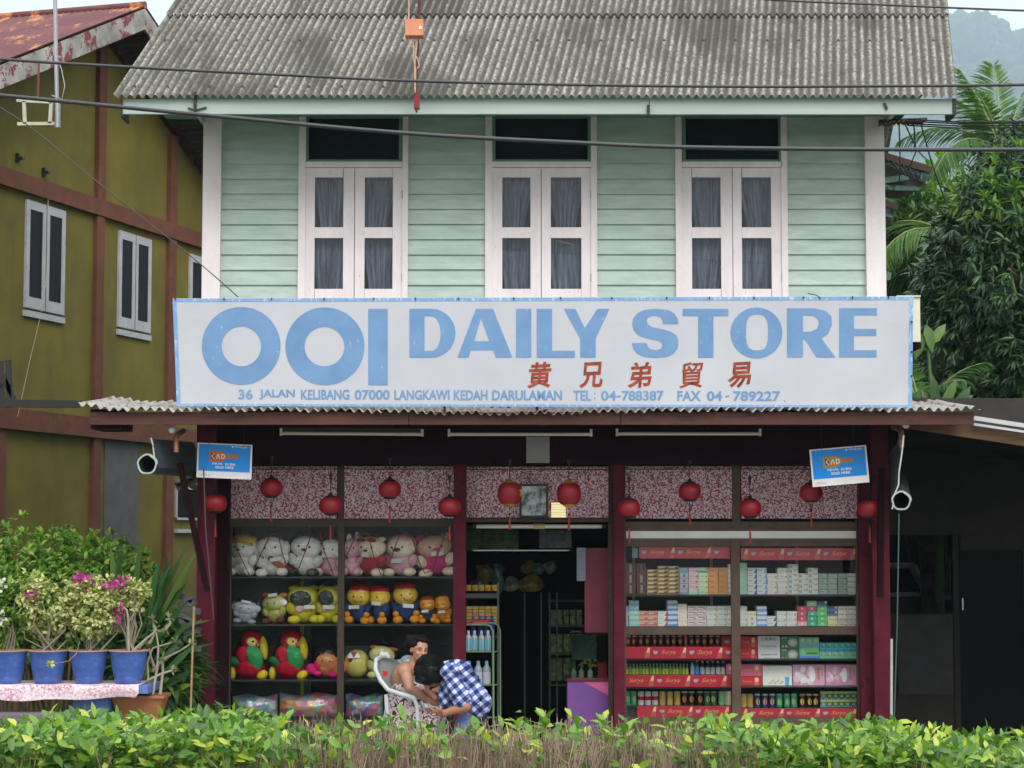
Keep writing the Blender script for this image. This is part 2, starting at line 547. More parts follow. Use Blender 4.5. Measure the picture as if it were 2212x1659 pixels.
for wi, (o0, o1, t0, t1, l0, l1, panes) in enumerate(WN):
    fr = MB()
    Yf = YW - .035
    fr.pbox(o0, 236, t0 - 7, 770, Yf, .1); fr.pbox(t1 + 7, 236, o1, 770, Yf, .1)
    fr.pbox(t0 - 7, 349, t1 + 7, 361, Yf, .1)
    win = fr.build('window', m_trim, shop)
    gi = MB()
    gi.pbox(t0 - 7, 236, t0, 349, Yf + .02, .07); gi.pbox(t1, 236, t1 + 7, 349, Yf + .02, .07)
    gi.pbox(t0, 344.5, t1, 349, Yf + .015, .08)
    gi.build('transom_trim', m_mintdark, win)
    MB().pbox(t0, 236, t1, 344.5, YW + .06, .02).build('transom_screen', m_screen, win)
    for li, (a, b) in enumerate((l0, l1)):
        pa, pb = panes[li]
        s = MB()
        Ys = YW - .012
        s.pbox(a, 363, pa, 770, Ys, .04); s.pbox(pb, 363, b, 770, Ys, .04)
        s.pbox(pa, 363, pb, 383, Ys + .002, .036); s.pbox(pa, 491, pb, 514, Ys + .002, .036); s.pbox(pa, 624, pb, 770, Ys + .002, .036)
        for hz in (420, 600):
            s.pbox((a - 3) if li == 0 else (b - 1), hz - 9, (a + 1) if li == 0 else (b + 3), hz + 9, Ys - .006, .01, 1)
        sh = s.build('shutter', [m_trim, m_rust], win)
        for (ya, yb) in ((383, 491), (514, 624)):
            MB().pbox(pa, ya, pb, yb, Ys + .022, .004).build('pane', m_glassup, win)
    x0, x1 = W(panes[0][0] - 12, 500, YW).x, W(panes[0][1] + 6, 500, YW).x
    for (pa, pb) in panes:
        c = MB()
        xa, xb = W(pa - 10, 500, YW).x, W(pb + 10, 500, YW).x
        curtain_strip(c, xa, xb, zr(493, YW), zr(378, YW), YW + .12, random.uniform(.5, .78), random.uniform(-.02, .02))
        curtain_strip(c, xa, xb, zr(650, YW), zr(503, YW), YW + .12, random.uniform(.62, .95), random.uniform(-.02, .02))
        c.build('curtain', m_curt, win)
# dark sheets added behind the curtains for the shade of the rooms
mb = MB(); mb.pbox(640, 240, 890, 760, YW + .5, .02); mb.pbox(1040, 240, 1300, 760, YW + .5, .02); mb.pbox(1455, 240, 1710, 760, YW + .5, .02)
mb.build('dark_room_backing', m_dark, shop)
mb = MB(); mb.tube([W(1201, 519, YW + .03), W(1243, 530, YW + .03)], .006, 5); mb.tube([W(1203, 517, YW + .03), W(1200, 548, YW + .03)], .005, 5)
mb.build('wooden_peg', mat('pale_stick', (.4, .3, .17)), shop)
# ---- roof
YE = 16.55
zE = zr(208, YE)
xl, xr = W(245, 212, YE).x, W(2068, 212, YE).x
pitch = .0688 * (16.55 / 16.6)
sl = R(38.5)
L = 4.7
cs, sn = math.cos(sl), math.sin(sl)
skew = .135           # the sheets were laid a little askew
def roofrow(d, lift=0):
    return (d * skew, YE + d * cs - lift * sn, zE + d * sn + lift * cs, -sn, cs)
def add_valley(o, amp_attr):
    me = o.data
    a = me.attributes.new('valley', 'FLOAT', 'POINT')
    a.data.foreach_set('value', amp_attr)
mb = MB()
dov = 1.62
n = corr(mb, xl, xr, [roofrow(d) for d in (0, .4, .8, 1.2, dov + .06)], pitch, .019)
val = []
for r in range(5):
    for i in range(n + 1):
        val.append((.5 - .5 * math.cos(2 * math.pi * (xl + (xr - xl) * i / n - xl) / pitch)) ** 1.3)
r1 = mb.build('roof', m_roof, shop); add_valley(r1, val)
mb = MB()
n = corr(mb, xl, xr, [roofrow(d, .018) for d in (dov - .03, 2.0, 2.5, 3.1, L)], pitch, .019)
xs0, xs1 = W(838, 30, 17.85).x - .24, W(1004, 30, 17.85).x - .24      # one older, blackened sheet
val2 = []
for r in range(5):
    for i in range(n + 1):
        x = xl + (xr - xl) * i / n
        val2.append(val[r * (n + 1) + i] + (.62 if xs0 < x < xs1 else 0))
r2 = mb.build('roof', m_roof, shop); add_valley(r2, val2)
mb = MB()
corr(mb, xl, xr, [(L * skew, YE + L * cs, zE + L * sn, sn, cs), (L * skew, YE + 2 * L * cs, zE + .1, sn, cs)], pitch, .0155, seg=6)
mb.build('rear_roof', m_roof, shop)
# one darker, newer sheet near the top
# gable boards so that the roof is closed at its ends
mb = MB()
for X in (XL + .0, XR - .03):
    a = Vector((X, YE + .3, zE - .02)); b = Vector((X + L * skew, YE + L * cs, zE + L * sn - .05)); c = Vector((X, YE + 2 * L * cs - .3, zE - .02))
    mb.prism([(0, 0), (b.y - a.y, b.z - a.z), (c.y - a.y, 0)], Vector((0, 1, 0)), Vector((0, 0, 1)), Vector((1, 0, 0)), a, .03)
split_islands(mb.build('gable_board', m_mint, shop))
# fasteners
mb = MB()
for fx in range(24):
    x = xl + (fx + .5) * (xr - xl) / 24
    x = xl + round((x - xl) / pitch) * pitch
    for d in (.14, 1.05):
        q = roofrow(d, .014)
        mb.ell((x + q[0], q[1], q[2]), (.013, .013, .02), nu=6, nv=4)
    q = roofrow(dov + .12, .034)
    mb.ell((x + q[0] , q[1], q[2]), (.014, .014, .022), 1, nu=6, nv=4)
split_islands(mb.build('roof_bolt', [m_iron, m_conc], shop))
# fascia
mb = MB()
mb.pbox(265, 214, 1402, 246, YE + .06, .035); mb.pbox(1403.5, 213.5, 2058, 246.5, YE + .062, .035)
mb.build('fascia', m_fascia, shop)
mb = MB()
mb.pbox(260, 215, 265, 252, YE + .05, .3); mb.pbox(2058, 213, 2066, 248, YE + .05, .3)
mb.build('fascia_end', m_iron, shop)
mb = MB(); mb.pbox(1398, 226, 1404, 248, YE + .03, .03); mb.build('gutter_bracket', m_iron, shop)
mb = MB(); mb.pbox(418, 198, 424, 240, YE + .03, .03)
a = W(406, 233, YE + .05); mb.bar(a, W(420, 238, YE + .05), .012, .012); mb.bar(W(424, 238, YE + .05), W(446, 232, YE + .05), .014, .012)
mb.build('gutter_bracket', m_iron, shop)
MB().bar(W(1910, 222, YE + .05), W(1916, 236, YE + .05), .012, .02).build('gutter_bracket', m_iron, shop)
# soffit & eave timbers
mb = MB(); mb.box(((xl + xr) / 2, YE + .62, zr(246, YE) + .2), (xr - xl - .5, 1.0, .02)); mb.build('soffit', m_mintdark, shop)

# ---- sign standing on the awning
NS = Vector((0, -1, -.14)).normalized()
P0 = W(1173, 880, 16.28)
def G(px, py, off=0.0):
    return hit(px, py, P0, NS) + NS * off
def Gq(mb, poly, off, m=0):
    mb.add([G(a, b, off) for a, b in poly], [tuple(range(len(poly)))], m)
sign = thing('shop_sign', 'long white hand painted signboard reading OOI DAILY STORE with blue border above the awning', 'shop sign', G(1173, 880))
EDG = [(373, 645), (1973, 640.5), (1970, 880), (382, 877)]
mb = MB()
q = [G(a, b) for a, b in EDG]; q2 = [p - NS * .06 for p in q]
mb.add(q + q2, [(0, 1, 2, 3), (7, 6, 5, 4), (0, 4, 5, 1), (1, 5, 6, 2), (2, 6, 7, 3), (3, 7, 4, 0)])
def signwhite():
    m, t, b = nodes_of('white_painted_tin')
    v = coords(t, 'Object', (1, 1, 1))
    c = ramp(t, noise(t, v, 1.3, 3), [(.3, (.50, .52, .58)), (.7, (.565, .58, .625))])
    c = mixc(t, ramp(t, noise(t, coords(t, 'Object', (.3, 1, 4)), 7, 5), [(.62, (0, 0, 0)), (.72, (.5, .5, .5))]), c, (.5, .5, .5))
    t.links.new(c, b.inputs['Base Color']); b.inputs['Roughness'].default_value = .5
    bumpn(t, b, noise(t, coords(t, 'Object', (2.2, 1, .5)), 1.6, 2), .5, .03)
    return m
m_sign = signwhite()
mb.build('sign_board', m_sign, sign)
def bluepaint(name, a, b_, thr=.58):
    m, t, b = nodes_of(name)
    v = coords(t, 'Object', (1.5, 1, 8))
    v2 = coords(t, 'Object', (7, 1, 2))
    c = ramp(t, noise(t, coords(t, 'Object'), 4, 3), [(.3, a), (.7, b_)])
    c = mixc(t, ramp(t, noise(t, v2, 6, 5, .7), [(thr + .04, (0, 0, 0)), (thr + .12, (1, 1, 1))]), c, (.50, .62, .78))
    t.links.new(c, b.inputs['Base Color']); b.inputs['Roughness'].default_value = .5
    return m
m_blue = bluepaint('faded_blue_lettering', (.14, .275, .50), (.18, .33, .56), .60)
m_bluebr = bluepaint('brushed_blue_border', (.16, .33, .62), (.24, .43, .72), .5)
mb = MB()
Gq(mb, [(373, 645), (1973, 640.5), (1973, 648), (374, 652)], .0022)
Gq(mb, [(382, 872), (1970, 875), (1970, 880), (382, 877)], .0022)
Gq(mb, [(373, 652), (381.5, 652), (390, 872), (382, 872)], .0022)
Gq(mb, [(1964, 648), (1973, 648), (1970, 875), (1962, 875)], .0022)
mb.build('border', m_bluebr, sign)
mb = MB()
for i in range(16):
    x = 392 + i * 103 + random.uniform(-20, 20)
    mb.box(G(x, 647 - x * .0025, .008), (.010, .01, .016))
for y in (695, 760, 812): mb.box(G(1969, y, .008), (.012, .01, .014))
a = G(1742, 646, .01); mb.tube([G(1772, 645, .01), G(1765, 638, .01), G(1745, 634, .0)], .004, 5)
split_islands(mb.build('nail', m_iron, sign))
def arc(cx, cy, rx, ry, n=56): return [(cx + rx * math.cos(2 * math.pi * k / n), cy + ry * math.sin(2 * math.pi * k / n)) for k in range(n)]
def sup(cx, cy, rx, ry, p=3.2, n=48):
    o = []
    for k in range(n):
        t = 2 * math.pi * k / n
        c, s_ = math.cos(t), math.sin(t)
        o.append((cx + rx * math.copysign(abs(c) ** (2 / p), c), cy + ry * math.copysign(abs(s_) ** (2 / p), s_)))
    return o
def rect(x0, y0, x1, y1): return [(x0, y0), (x1, y0), (x1, y1), (x0, y1)]
def half(x0, x1, y0, y1, rx, n=14):
    """bowl: straight left side, rounded right side"""
    o = [(x0, y0), (x1 - rx, y0)]
    for k in range(1, n): 
        t = -math.pi / 2 + math.pi * k / n
        o.append((x1 - rx + rx * math.cos(t), (y0 + y1) / 2 + (y1 - y0) / 2 * math.sin(t)))
    return o + [(x1 - rx, y1), (x0, y1)]
def s7(px, py): return ((1240 + px / 3.456) * .8848, (700 + py / 3.456) * .8848)
SS = [(1438, 315), (1433, 270), (1405, 225), (1350, 195), (1245, 185), (1150, 195), (1090, 225), (1055, 270), (1048, 320), (1062, 370),
      (1105, 412), (1180, 437), (1250, 450), (1295, 468), (1305, 492), (1292, 522), (1250, 535), (1212, 530), (1182, 510), (1170, 475),
      (1045, 475), (1058, 525), (1092, 565), (1150, 592), (1240, 600), (1340, 592), (1400, 562), (1432, 515), (1440, 465), (1425, 415),
      (1380, 380), (1300, 358), (1222, 342), (1182, 318), (1170, 290), (1180, 262), (1212, 248), (1252, 245), (1290, 258), (1306, 285), (1308, 315)]
LET = [[arc(521, 747, 85, 84), arc(521.5, 748, 42.5, 43)], [arc(702, 748, 85.5, 84), arc(701, 748.5, 43, 42.5)],
       [rect(795.5, 667, 837.5, 832)],
       [half(884.6, 984, 667, 772.5, 52), half(917, 952, 683, 758, 20)],
       [[(1028, 667), (1065, 667), (1107, 772.5), (1071, 772.5), (1065.5, 756.5), (1017, 756.5), (1012, 772.5), (988, 772.5)], [(1039, 687), (1024, 737), (1057, 737)]],
       [rect(1114.6, 667, 1147.6, 772.5)],
       [[(1159.4, 667), (1192.6, 667), (1192.6, 757.6), (1241.8, 757.6), (1241.8, 772.5), (1159.4, 772.5)]],
       [[(1218, 667), (1243, 667), (1263, 709), (1290.5, 667), (1316.6, 667), (1286.7, 731), (1286.7, 772.5), (1253.4, 772.5), (1253.4, 732)]],
       [[s7(*p) for p in SS]],
       [[(1474.4, 667), (1573.5, 667), (1573.5, 682.7), (1541, 682.7), (1541, 772.5), (1508, 772.5), (1508, 682.7), (1474.4, 682.7)]],
       [arc(1634, 719, 56, 55), sup(1635.3, 718, 23.7, 38.8, 3)],
       [[(1700, 666), (1760, 666), (1783, 671), (1796, 683), (1797, 702), (1788, 722), (1774, 731), (1805, 772), (1764, 772), (1739, 733.5), (1734.4, 733.5), (1734.4, 772), (1700, 772)],
        [(1734.4, 681), (1755, 682), (1766, 688), (1769, 698), (1765, 710), (1752, 716), (1734.4, 717)]],
       [[(1812.5, 665.6), (1894, 665.6), (1894, 681), (1844.6, 681), (1844.6, 710.4), (1893, 710.4), (1893, 725.7), (1844.6, 725.7), (1844.6, 756.5), (1893.5, 756.5), (1893.5, 771.8), (1812.5, 771.8)]]]
for lp in LET:
    vs, fs = shape_geo(lp)
    mb = MB(); mb.add([G(a, b, .0025) for a, b in vs], fs)
    mb.build('letter', m_blue, sign)
def sgn_text(mb, s, x0, x1, y0, y1, bold=.02, m=0, off=.0025, shear=0):
    vs, fs = text_geo(s, bold, shear)
    mb.add([G(x0 + (x1 - x0) * a, y1 + (y0 - y1) * b, off) for a, b in vs], fs, m)
mb = MB()
for s, a, b in (('36', 515, 546), ('JALAN', 560, 637), ('KELIBANG', 650, 755), ('07000', 766, 842), ('LANGKAWI', 852, 971), ('KEDAH', 980, 1053),
                ('DARULAMAN', 1063, 1214), ('TEL', 1238, 1277), ('04', 1298, 1331), ('788387', 1343, 1434), ('FAX', 1463, 1514),
                ('04', 1527, 1560), ('789227', 1583, 1686)):
    yo = (a - 515) * .0035
    mb = MB(); sgn_text(mb, s, a, b, 841 + yo, 863 + yo, .028); mb.build('address_word', m_blue, sign)
mb = MB()
for x, y in ((1285, 850), (1285, 860), (1695, 866)): Gq(mb, arc(x, y, 1.8, 1.8, 8), .0025)
for x in (1337, 1571): Gq(mb, [(x - 4.5, 855), (x + 4.5, 854), (x + 4.5, 857), (x - 4.5, 858)], .0025)
split_islands(mb.build('punctuation', m_blue, sign))
m_redch = mat('russet_brush_paint', (.30, .055, .025), .5, .3, 20, bump=0)
mb = MB()
for s, c in (('黄', 1166), ('兄', 1278), ('弟', 1383), ('貿', 1494), ('易', 1598)):
    vs, fs = text_geo(s, .012 if s == '貿' else .024)
    mb = MB(); mb.add([G(c - 25 + 50 * a + 5 * (b - .5), 838 - 56 * b - 2.5 * (a - .5), .0025) for a, b in vs], fs); mb.build('chinese_character', m_redch, sign)
# sign supports
mb = MB()
for x in (560, 960, 1160, 1700):
    g = G(x, 872, -.06)
    mb = MB(); mb.bar(g, (g.x, YW, g.z + .35), .03, .03); mb.box(G(x, 884, -.04), (.02, .02, .08)); mb.build('sign_bracket', m_iron, sign)

# ---- awning
YA = 16.15
za = zr(884.5, YA)
ax0, ax1 = W(168, 884, YA).x, W(2118, 884, YA).x
aw = MB()
pa = 19.6 / 272.5
rows = []
n = int((ax1 - ax0) / pa * 8)
vs, fs = [], []
for r, (y, dz) in enumerate(((YA, 0), (YA + .5, .05), (YA + 1.0, .1), (YW, .155))):
    for i in range(n + 1):
        x = ax0 + (ax1 - ax0) * i / n
        px = 168 + 1950 * i / n
        sag = .035 * math.exp(-((px - 168) / 60) ** 2) - .03 * math.exp(-((px - 1080) / 260) ** 2) + .012 * math.exp(-((px - 2090) / 40) ** 2)
        kink = .006 * math.sin(px * .045) + .004 * math.sin(px * .13)
        vs.append((x, y + .01 * math.sin(px * .02), za + dz + sag + kink + .0145 * math.cos(2 * math.pi * i / 8)))
for r in range(3):
    for i in range(n):
        k = r * (n + 1) + i
        fs.append((k, k + 1, k + n + 2, k + n + 1))
aw.add(vs, fs, 0, True)
awn = thing('awning', 'corrugated awning with a peeling white edge and long red brown front beam over the shopfront', 'awning', (.27, YA, 2.9))
aw.build('awning_sheet', m_zinc, awn)
mb = MB()
b0 = W(195, 890, YA + .06); b1 = W(2104, 890, YA + .06)
zt_, zb_ = za - .016, zr(917, YA + .06)
for i, (u0, u1) in enumerate(((0, .36), (.361, .6), (.601, 1))):
    xa, xb = b0.x + (b1.x - b0.x) * u0, b0.x + (b1.x - b0.x) * u1
    mb.box(((xa + xb) / 2, YA + .09 + i * .003, (zt_ + zb_) / 2), (xb - xa, .045, zt_ - zb_))
mb.build('front_beam', m_rust, awn)
mb = MB()
mb.pbox(196, 884, 262, 926, YA + .16, .5)
for x in (-2.6, -1.3, 0, 1.4, 2.7): mb.box((x + .27, YA + .8, za - .03), (.05, 1.35, .07))
mb.box((.27, YA + .85, za - .02), (6.6, .05, .05)); 
mb.build('awning_joist', m_maroondk, awn)
# little spout pipes at both ends of the beam
m_copper = flat('rusty_copper_pipe', (.30, .12, .07), .5, .4, .4)
for (x, y) in ((381, 942), (1947, 932)):
    mb = MB()
    p = W(x, y, YA + .25)
    mb.tube([p + Vector((0, .35, .06)), p + Vector((0, .1, .02)), p, p - Vector((0, 0, .13))], .022, 10, 0, cap=False)
    mb.ell(W(x + (10 if x > 999 else -10), y - 14, YA + .2), (.03, .03, .03), 1, nu=8, nv=5)
    mb.build('spout_pipe', [m_copper, m_white], awn)

# ---- ground floor posts, beams
YP = 17.5
mb = MB(); mb.pbox(424, 905, 463, 1690, YP - .08, .16); mb.build('shop_post', m_maroon, shop)
mb = MB(); mb.pbox(1887, 905, 1923, 1690, YP - .08, .16); mb.build('shop_post', m_maroon, shop)
mb = MB(); mb.pbox(463, 905, 492, 1690, YP + .1, .2); mb.build('door_jamb', m_maroondk, shop)
mb = MB(); mb.pbox(1858, 905, 1887, 1690, YP + .1, .2); mb.build('door_jamb', m_maroon, shop)
mb = MB(); mb.pbox(980, 1004, 1006, 1690, YP + .06, .2); mb.build('shop_post', m_maroon, shop)
mb = MB(); mb.pbox(1326, 1004, 1349, 1690, YP + .06, .2); mb.build('shop_post', m_maroon, shop)
mb = MB(); mb.pbox(425, 915, 1924, 1003, YP, .22); mb.build('header_beam', m_maroondk, shop)
# lower side walls, rear wall, floor
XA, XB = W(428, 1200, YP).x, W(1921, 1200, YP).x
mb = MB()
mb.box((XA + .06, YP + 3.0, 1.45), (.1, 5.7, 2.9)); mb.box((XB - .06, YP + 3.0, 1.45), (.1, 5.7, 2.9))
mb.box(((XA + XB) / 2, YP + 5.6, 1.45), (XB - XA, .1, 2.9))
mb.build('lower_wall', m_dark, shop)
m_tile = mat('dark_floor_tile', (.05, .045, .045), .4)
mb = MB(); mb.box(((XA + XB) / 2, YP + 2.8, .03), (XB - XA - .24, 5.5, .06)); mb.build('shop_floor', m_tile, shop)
# narrow beam between fabric and displays
YG = YP + .22
fr = MB()
def fb(x0, y0, x1, y1, d=.06, Y=YG, m=0): fr.pbox(x0, y0, x1, y1, Y, d, m)
# ================================================================== SHOPFRONT CASES
def case_frame(name, parent, rects, mt, Y=YG, d=.06):
    mb = MB()
    for r in rects: mb.pbox(*r[:4], Y + (r[4] if len(r) > 4 else 0), d)
    return mb.build(name, mt, parent)
lc = thing('display_case', 'brown framed glass display case full of plush toys behind the seated woman', 'display case', (-1.6, YG, 0))
rc = thing('display_case', 'brown framed glass display case stacked with cigarette cartons and drink cans', 'display case', (2.1, YG, 0))
case_frame('case_frame', lc, [(492, 1004, 498, 1690), (729, 1004, 743, 1690, -.01), (492.5, 1120, 980, 1137, .002), (978, 1137, 981, 1690), (498, 1557, 980, 1690, .004)], m_brownwood)
case_frame('case_frame', rc, [(1349, 1004, 1353, 1690), (1581, 1163, 1600, 1690, -.01), (1582, 1004, 1599, 1127, -.01), (1349.5, 1127, 1860, 1147, .002), (1353, 1163, 1852, 1180, .002),
                              (1852, 1004, 1860, 1690), (1353, 1354.5, 1852, 1371, .003), (1353, 1550, 1852, 1690, .004)], m_brownlite)
MB().pbox(1353, 1147, 1852, 1163, YG + .01, .04).build('white_board', m_white, rc)
for x0, x1, y0, y1, c in ((498, 729, 1137, 1557, lc), (743, 978, 1137, 1557, lc), (1353, 1581, 1180, 1354.5, rc), (1600, 1852, 1180, 1354.5, rc),
                          (1353, 1581, 1371, 1550, rc), (1600, 1852, 1371, 1550, rc)):
    MB().pbox(x0, y0, x1, y1, YG + .03, .004).build('glass_pane', m_glass, c)
# case backs: glass reflection put into the board's grey-green colour, and dark openings
YB = 18.45
m_backg = mat('reflection_toned_board', (.075, .10, .09), .5, .25, 3)
m_backk = flat('black_back_board', (.010, .012, .013), .6, .3)
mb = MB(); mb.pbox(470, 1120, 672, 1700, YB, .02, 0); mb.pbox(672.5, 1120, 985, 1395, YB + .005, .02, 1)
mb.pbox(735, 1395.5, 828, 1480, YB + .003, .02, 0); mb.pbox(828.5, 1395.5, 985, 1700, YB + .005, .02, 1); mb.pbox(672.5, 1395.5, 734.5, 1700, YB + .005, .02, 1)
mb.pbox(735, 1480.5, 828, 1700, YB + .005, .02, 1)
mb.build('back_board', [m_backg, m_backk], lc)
m_backb = flat('dark_blue_back_board', (.010, .018, .024), .5, .4)
mb = MB(); mb.pbox(1345, 1120, 1870, 1700, YB, .02); mb.build('back_board', m_backb, rc)
m_yelbar = flat('yellow_upright', (.50, .50, .06), .5)
mb = MB()
for (y0, y1) in ((1245, 1345), (1349, 1470), (1472, 1560)): mb.pbox(648, y0, 656, y1, YB - .03, .02)
mb.build('shelf_upright', m_yelbar, lc)
m_shelf = glass('shelf_glass', (.55, .7, .66), .12)
m_shelfk = flat('dark_shelf', (.018, .02, .02), .3, .5)
def shelf(x0, x1, y, par, m=m_shelfk, Y0=None, d=.5, t=.012):
    Y0 = Y0 or YG + .08
    a, b = W(x0, y, Y0), W(x1, y, Y0)
    MB().box(((a.x + b.x) / 2, Y0 + d / 2, a.z - t / 2), (b.x - a.x, d, t)).build('shelf', m, par)
    return a.z
YT = 18.0   # front line of the goods
zs1 = shelf(492, 980, 1246, lc, Y0=YG + .09); zs2 = shelf(492, 980, 1349, lc, Y0=YG + .09); zs3 = shelf(492, 980, 1469, lc, Y0=YG + .09); zs4 = shelf(492, 980, 1555, lc, Y0=YG + .09)
m_up = mat('grey_steel_upright', (.30, .36, .33), .4, .05, bump=0)
mb = MB()
for x in (1366, 1719, 1888 - 1, 1534, 1848 - 2):
    mb.pbox(x, 1180, x + 6, 1354, YB - .04, .02)
mb.build('shelf_upright', m_up, rc)
# fabric valances behind the lanterns
YF = YG - .03
def valance(x0, x1, lb, y0=1007, y1=1120):
    mb = MB()
    a, b = W(x0, 1060, YF), W(x1, 1060, YF)
    t, u = zr(y0, YF), zr(y1, YF)
    n = 50
    vs, fs = [], []
    for r, z in enumerate((t, t - .03, (t + u) / 2, u)):
        for i in range(n + 1):
            x = a.x + (b.x - a.x) * i / n
            vs.append((x, YF + .006 * math.sin(i * 1.1) * (r > 0) + .003 * math.sin(i * .37 + r), z))
    for r in range(3):
        for i in range(n):
            k = r * (n + 1) + i
            fs.append((k, k + 1, k + n + 2, k + n + 1))
    mb.add(vs, fs, 0, True)
    c = thing('curtain', lb, 'curtain', ((a.x + b.x) / 2, YF, u), 'sprigged curtains across the top of the shopfront')
    mb.build('cloth', m_fabric, c)
    MB().tube([(a.x - .01, YF - .012, t - .026), (b.x + .01, YF - .012, t - .026)], .004, 6).build('curtain_wire', m_iron, c)
valance(499, 728, 'pink and maroon sprigged curtain above the white toys, partly behind the straight sign')
valance(744, 980, 'pink and maroon sprigged curtain above the toy bears')
valance(1008, 1314, 'wide pink and maroon sprigged curtain over the doorway behind a framed picture', 1008, 1118)
valance(1351, 1581, 'pink and maroon sprigged curtain above the striped carton stacks beside the doorway')
valance(1601, 1851, 'pink and maroon sprigged curtain above white cartons, partly behind the tilted sign')
mb = MB(); mb.pbox(1006, 1119.5, 1326, 1128, YG, .05); mb.pbox(1314.5, 1004, 1326, 1119, YG + .003, .05); mb.pbox(1314.5, 1128.5, 1326, 1690, YG + .003, .05)
mb.build('door_frame', m_brownwood, shop)
MB().pbox(982, 1001, 1008, 1004, YG, .02).build('trim', m_brownwood, shop)
# framed picture and pale card on the middle curtain
def ink():
    m, t, b = nodes_of('misty_ink_picture')
    v = coords(t, 'Object')
    gr = nd(t, 'ShaderNodeSeparateXYZ'); t.links.new(v, gr.inputs[0])
    n = noise(t, v, 11, 4)
    c = ramp(t, n, [(.42, (.50, .58, .60)), (.52, (.22, .30, .30)), (.6, (.03, .06, .06))])
    t.links.new(c, b.inputs['Base Color']); b.inputs['Roughness'].default_value = .25
    return m
pf = thing('framed_picture', 'framed misty grey green picture hanging over the doorway between two gold capped lanterns', 'picture', W(1153, 1118, YF - .05))
mb = MB()
for r in ((1122, 1045, 1184, 1050), (1122, 1113.5, 1184, 1118.5), (1122, 1050, 1127, 1113.5), (1179.5, 1050, 1184, 1113.5)): mb.pbox(*r, YF - .06, .02)
mb.build('frame', m_brownwood, pf)
MB().pbox(1127, 1050, 1179.5, 1113.5, YF - .05, .006).build('print', ink(), pf)
def linedcard():
    m, t, b = nodes_of('cream_card_with_faint_lines')
    v = coords(t, 'Object')
    w_ = nd(t, 'ShaderNodeTexWave'); w_.inputs['Scale'].default_value = 14; w_.bands_direction = 'Z'
    w_.inputs['Distortion'].default_value = .6
    t.links.new(v, w_.inputs['Vector'])
    c = ramp(t, w_.outputs['Fac'], [(.0, (.45, .36, .16)), (.3, (.85, .74, .42))])
    t.links.new(c, b.inputs['Base Color'])
    t.links.new(c, b.inputs['Emission Color']); b.inputs['Emission Strength'].default_value = .55  # paper card, no lamp; its brightness is added as emission
    return m
tag(MB().pbox(1191, 1086, 1222, 1118, YF - .03, .04).build('glowing_card', linedcard()), 'small cream square card with an added glow below the right gold capped lantern', 'lamp')
# fluorescent lights under the awning
m_tube = mat('milky_tube', (.66, .65, .56), .35, .02, bump=0)
for i, (x0, x1, y, lb) in enumerate(((607, 912, 936, 'unlit strip light under the awning, above the toy windows'), (970, 1277, 938, 'unlit strip light under the awning, middle one above the grey notice'),
                              (1333, 1642, 937, 'unlit strip light under the awning, above the carton windows'))):
    Yl = 16.95
    a, b = W(x0, y, Yl), W(x1, y + (2 if i == 0 else 0), Yl)
    t_ = thing('strip_light', lb, 'strip light', (a + b) / 2, 'strip lights under the awning')
    MB().bar(a + Vector((0, .03, .035)), b + Vector((0, .03, .035)), .05, .03).build('fitting', m_brownwood if i == 0 else m_maroondk, t_)
    MB().tube([a, b], .014, 10).build('tube', m_tube, t_)
    for q in (a, b): MB().box(q + Vector((0, .01, .012)), (.02, .04, .06)).build('end_cap', m_white, t_)
# rolled blind over the door
bl = thing('rolled_blind', 'cream rolled up blind with a yellowed clip across the top of the doorway', 'blind', W(1165, 1142, YG + .1))
MB().tube([W(1029, 1137, YG + .1), W(1300, 1137, YG + .1)], .019, 12).build('roll', m_tube, bl)
MB().tube([W(1152, 1137, YG + .1), W(1177, 1137, YG + .1)], .025, 12).build('clip', mat('yellowed_plastic', (.50, .40, .18), .5), bl)
for xx in (1023, 1305): MB().tube([W(xx - 4, 1137, YG + .1), W(xx + 4, 1137, YG + .1)], .023, 10).build('bracket', m_iron, bl)
# notice on the beam
def notice():
    m, t, b = nodes_of('grey_notice_with_faint_print')
    w_ = nd(t, 'ShaderNodeTexWave'); w_.inputs['Scale'].default_value = 16; w_.bands_direction = 'Z'; w_.inputs['Distortion'].default_value = 3
    t.links.new(coords(t, 'Object'), w_.inputs['Vector'])
    c = ramp(t, w_.outputs['Fac'], [(.1, (.26, .26, .27)), (.5, (.34, .34, .34))])
    t.links.new(c, b.inputs['Base Color'])
    return m
tag(MB().pbox(1137, 943, 1187, 1000, YP - .012, .006).build('notice', notice()), 'faded grey paper notice pinned to the dark beam over the doorway', 'notice')

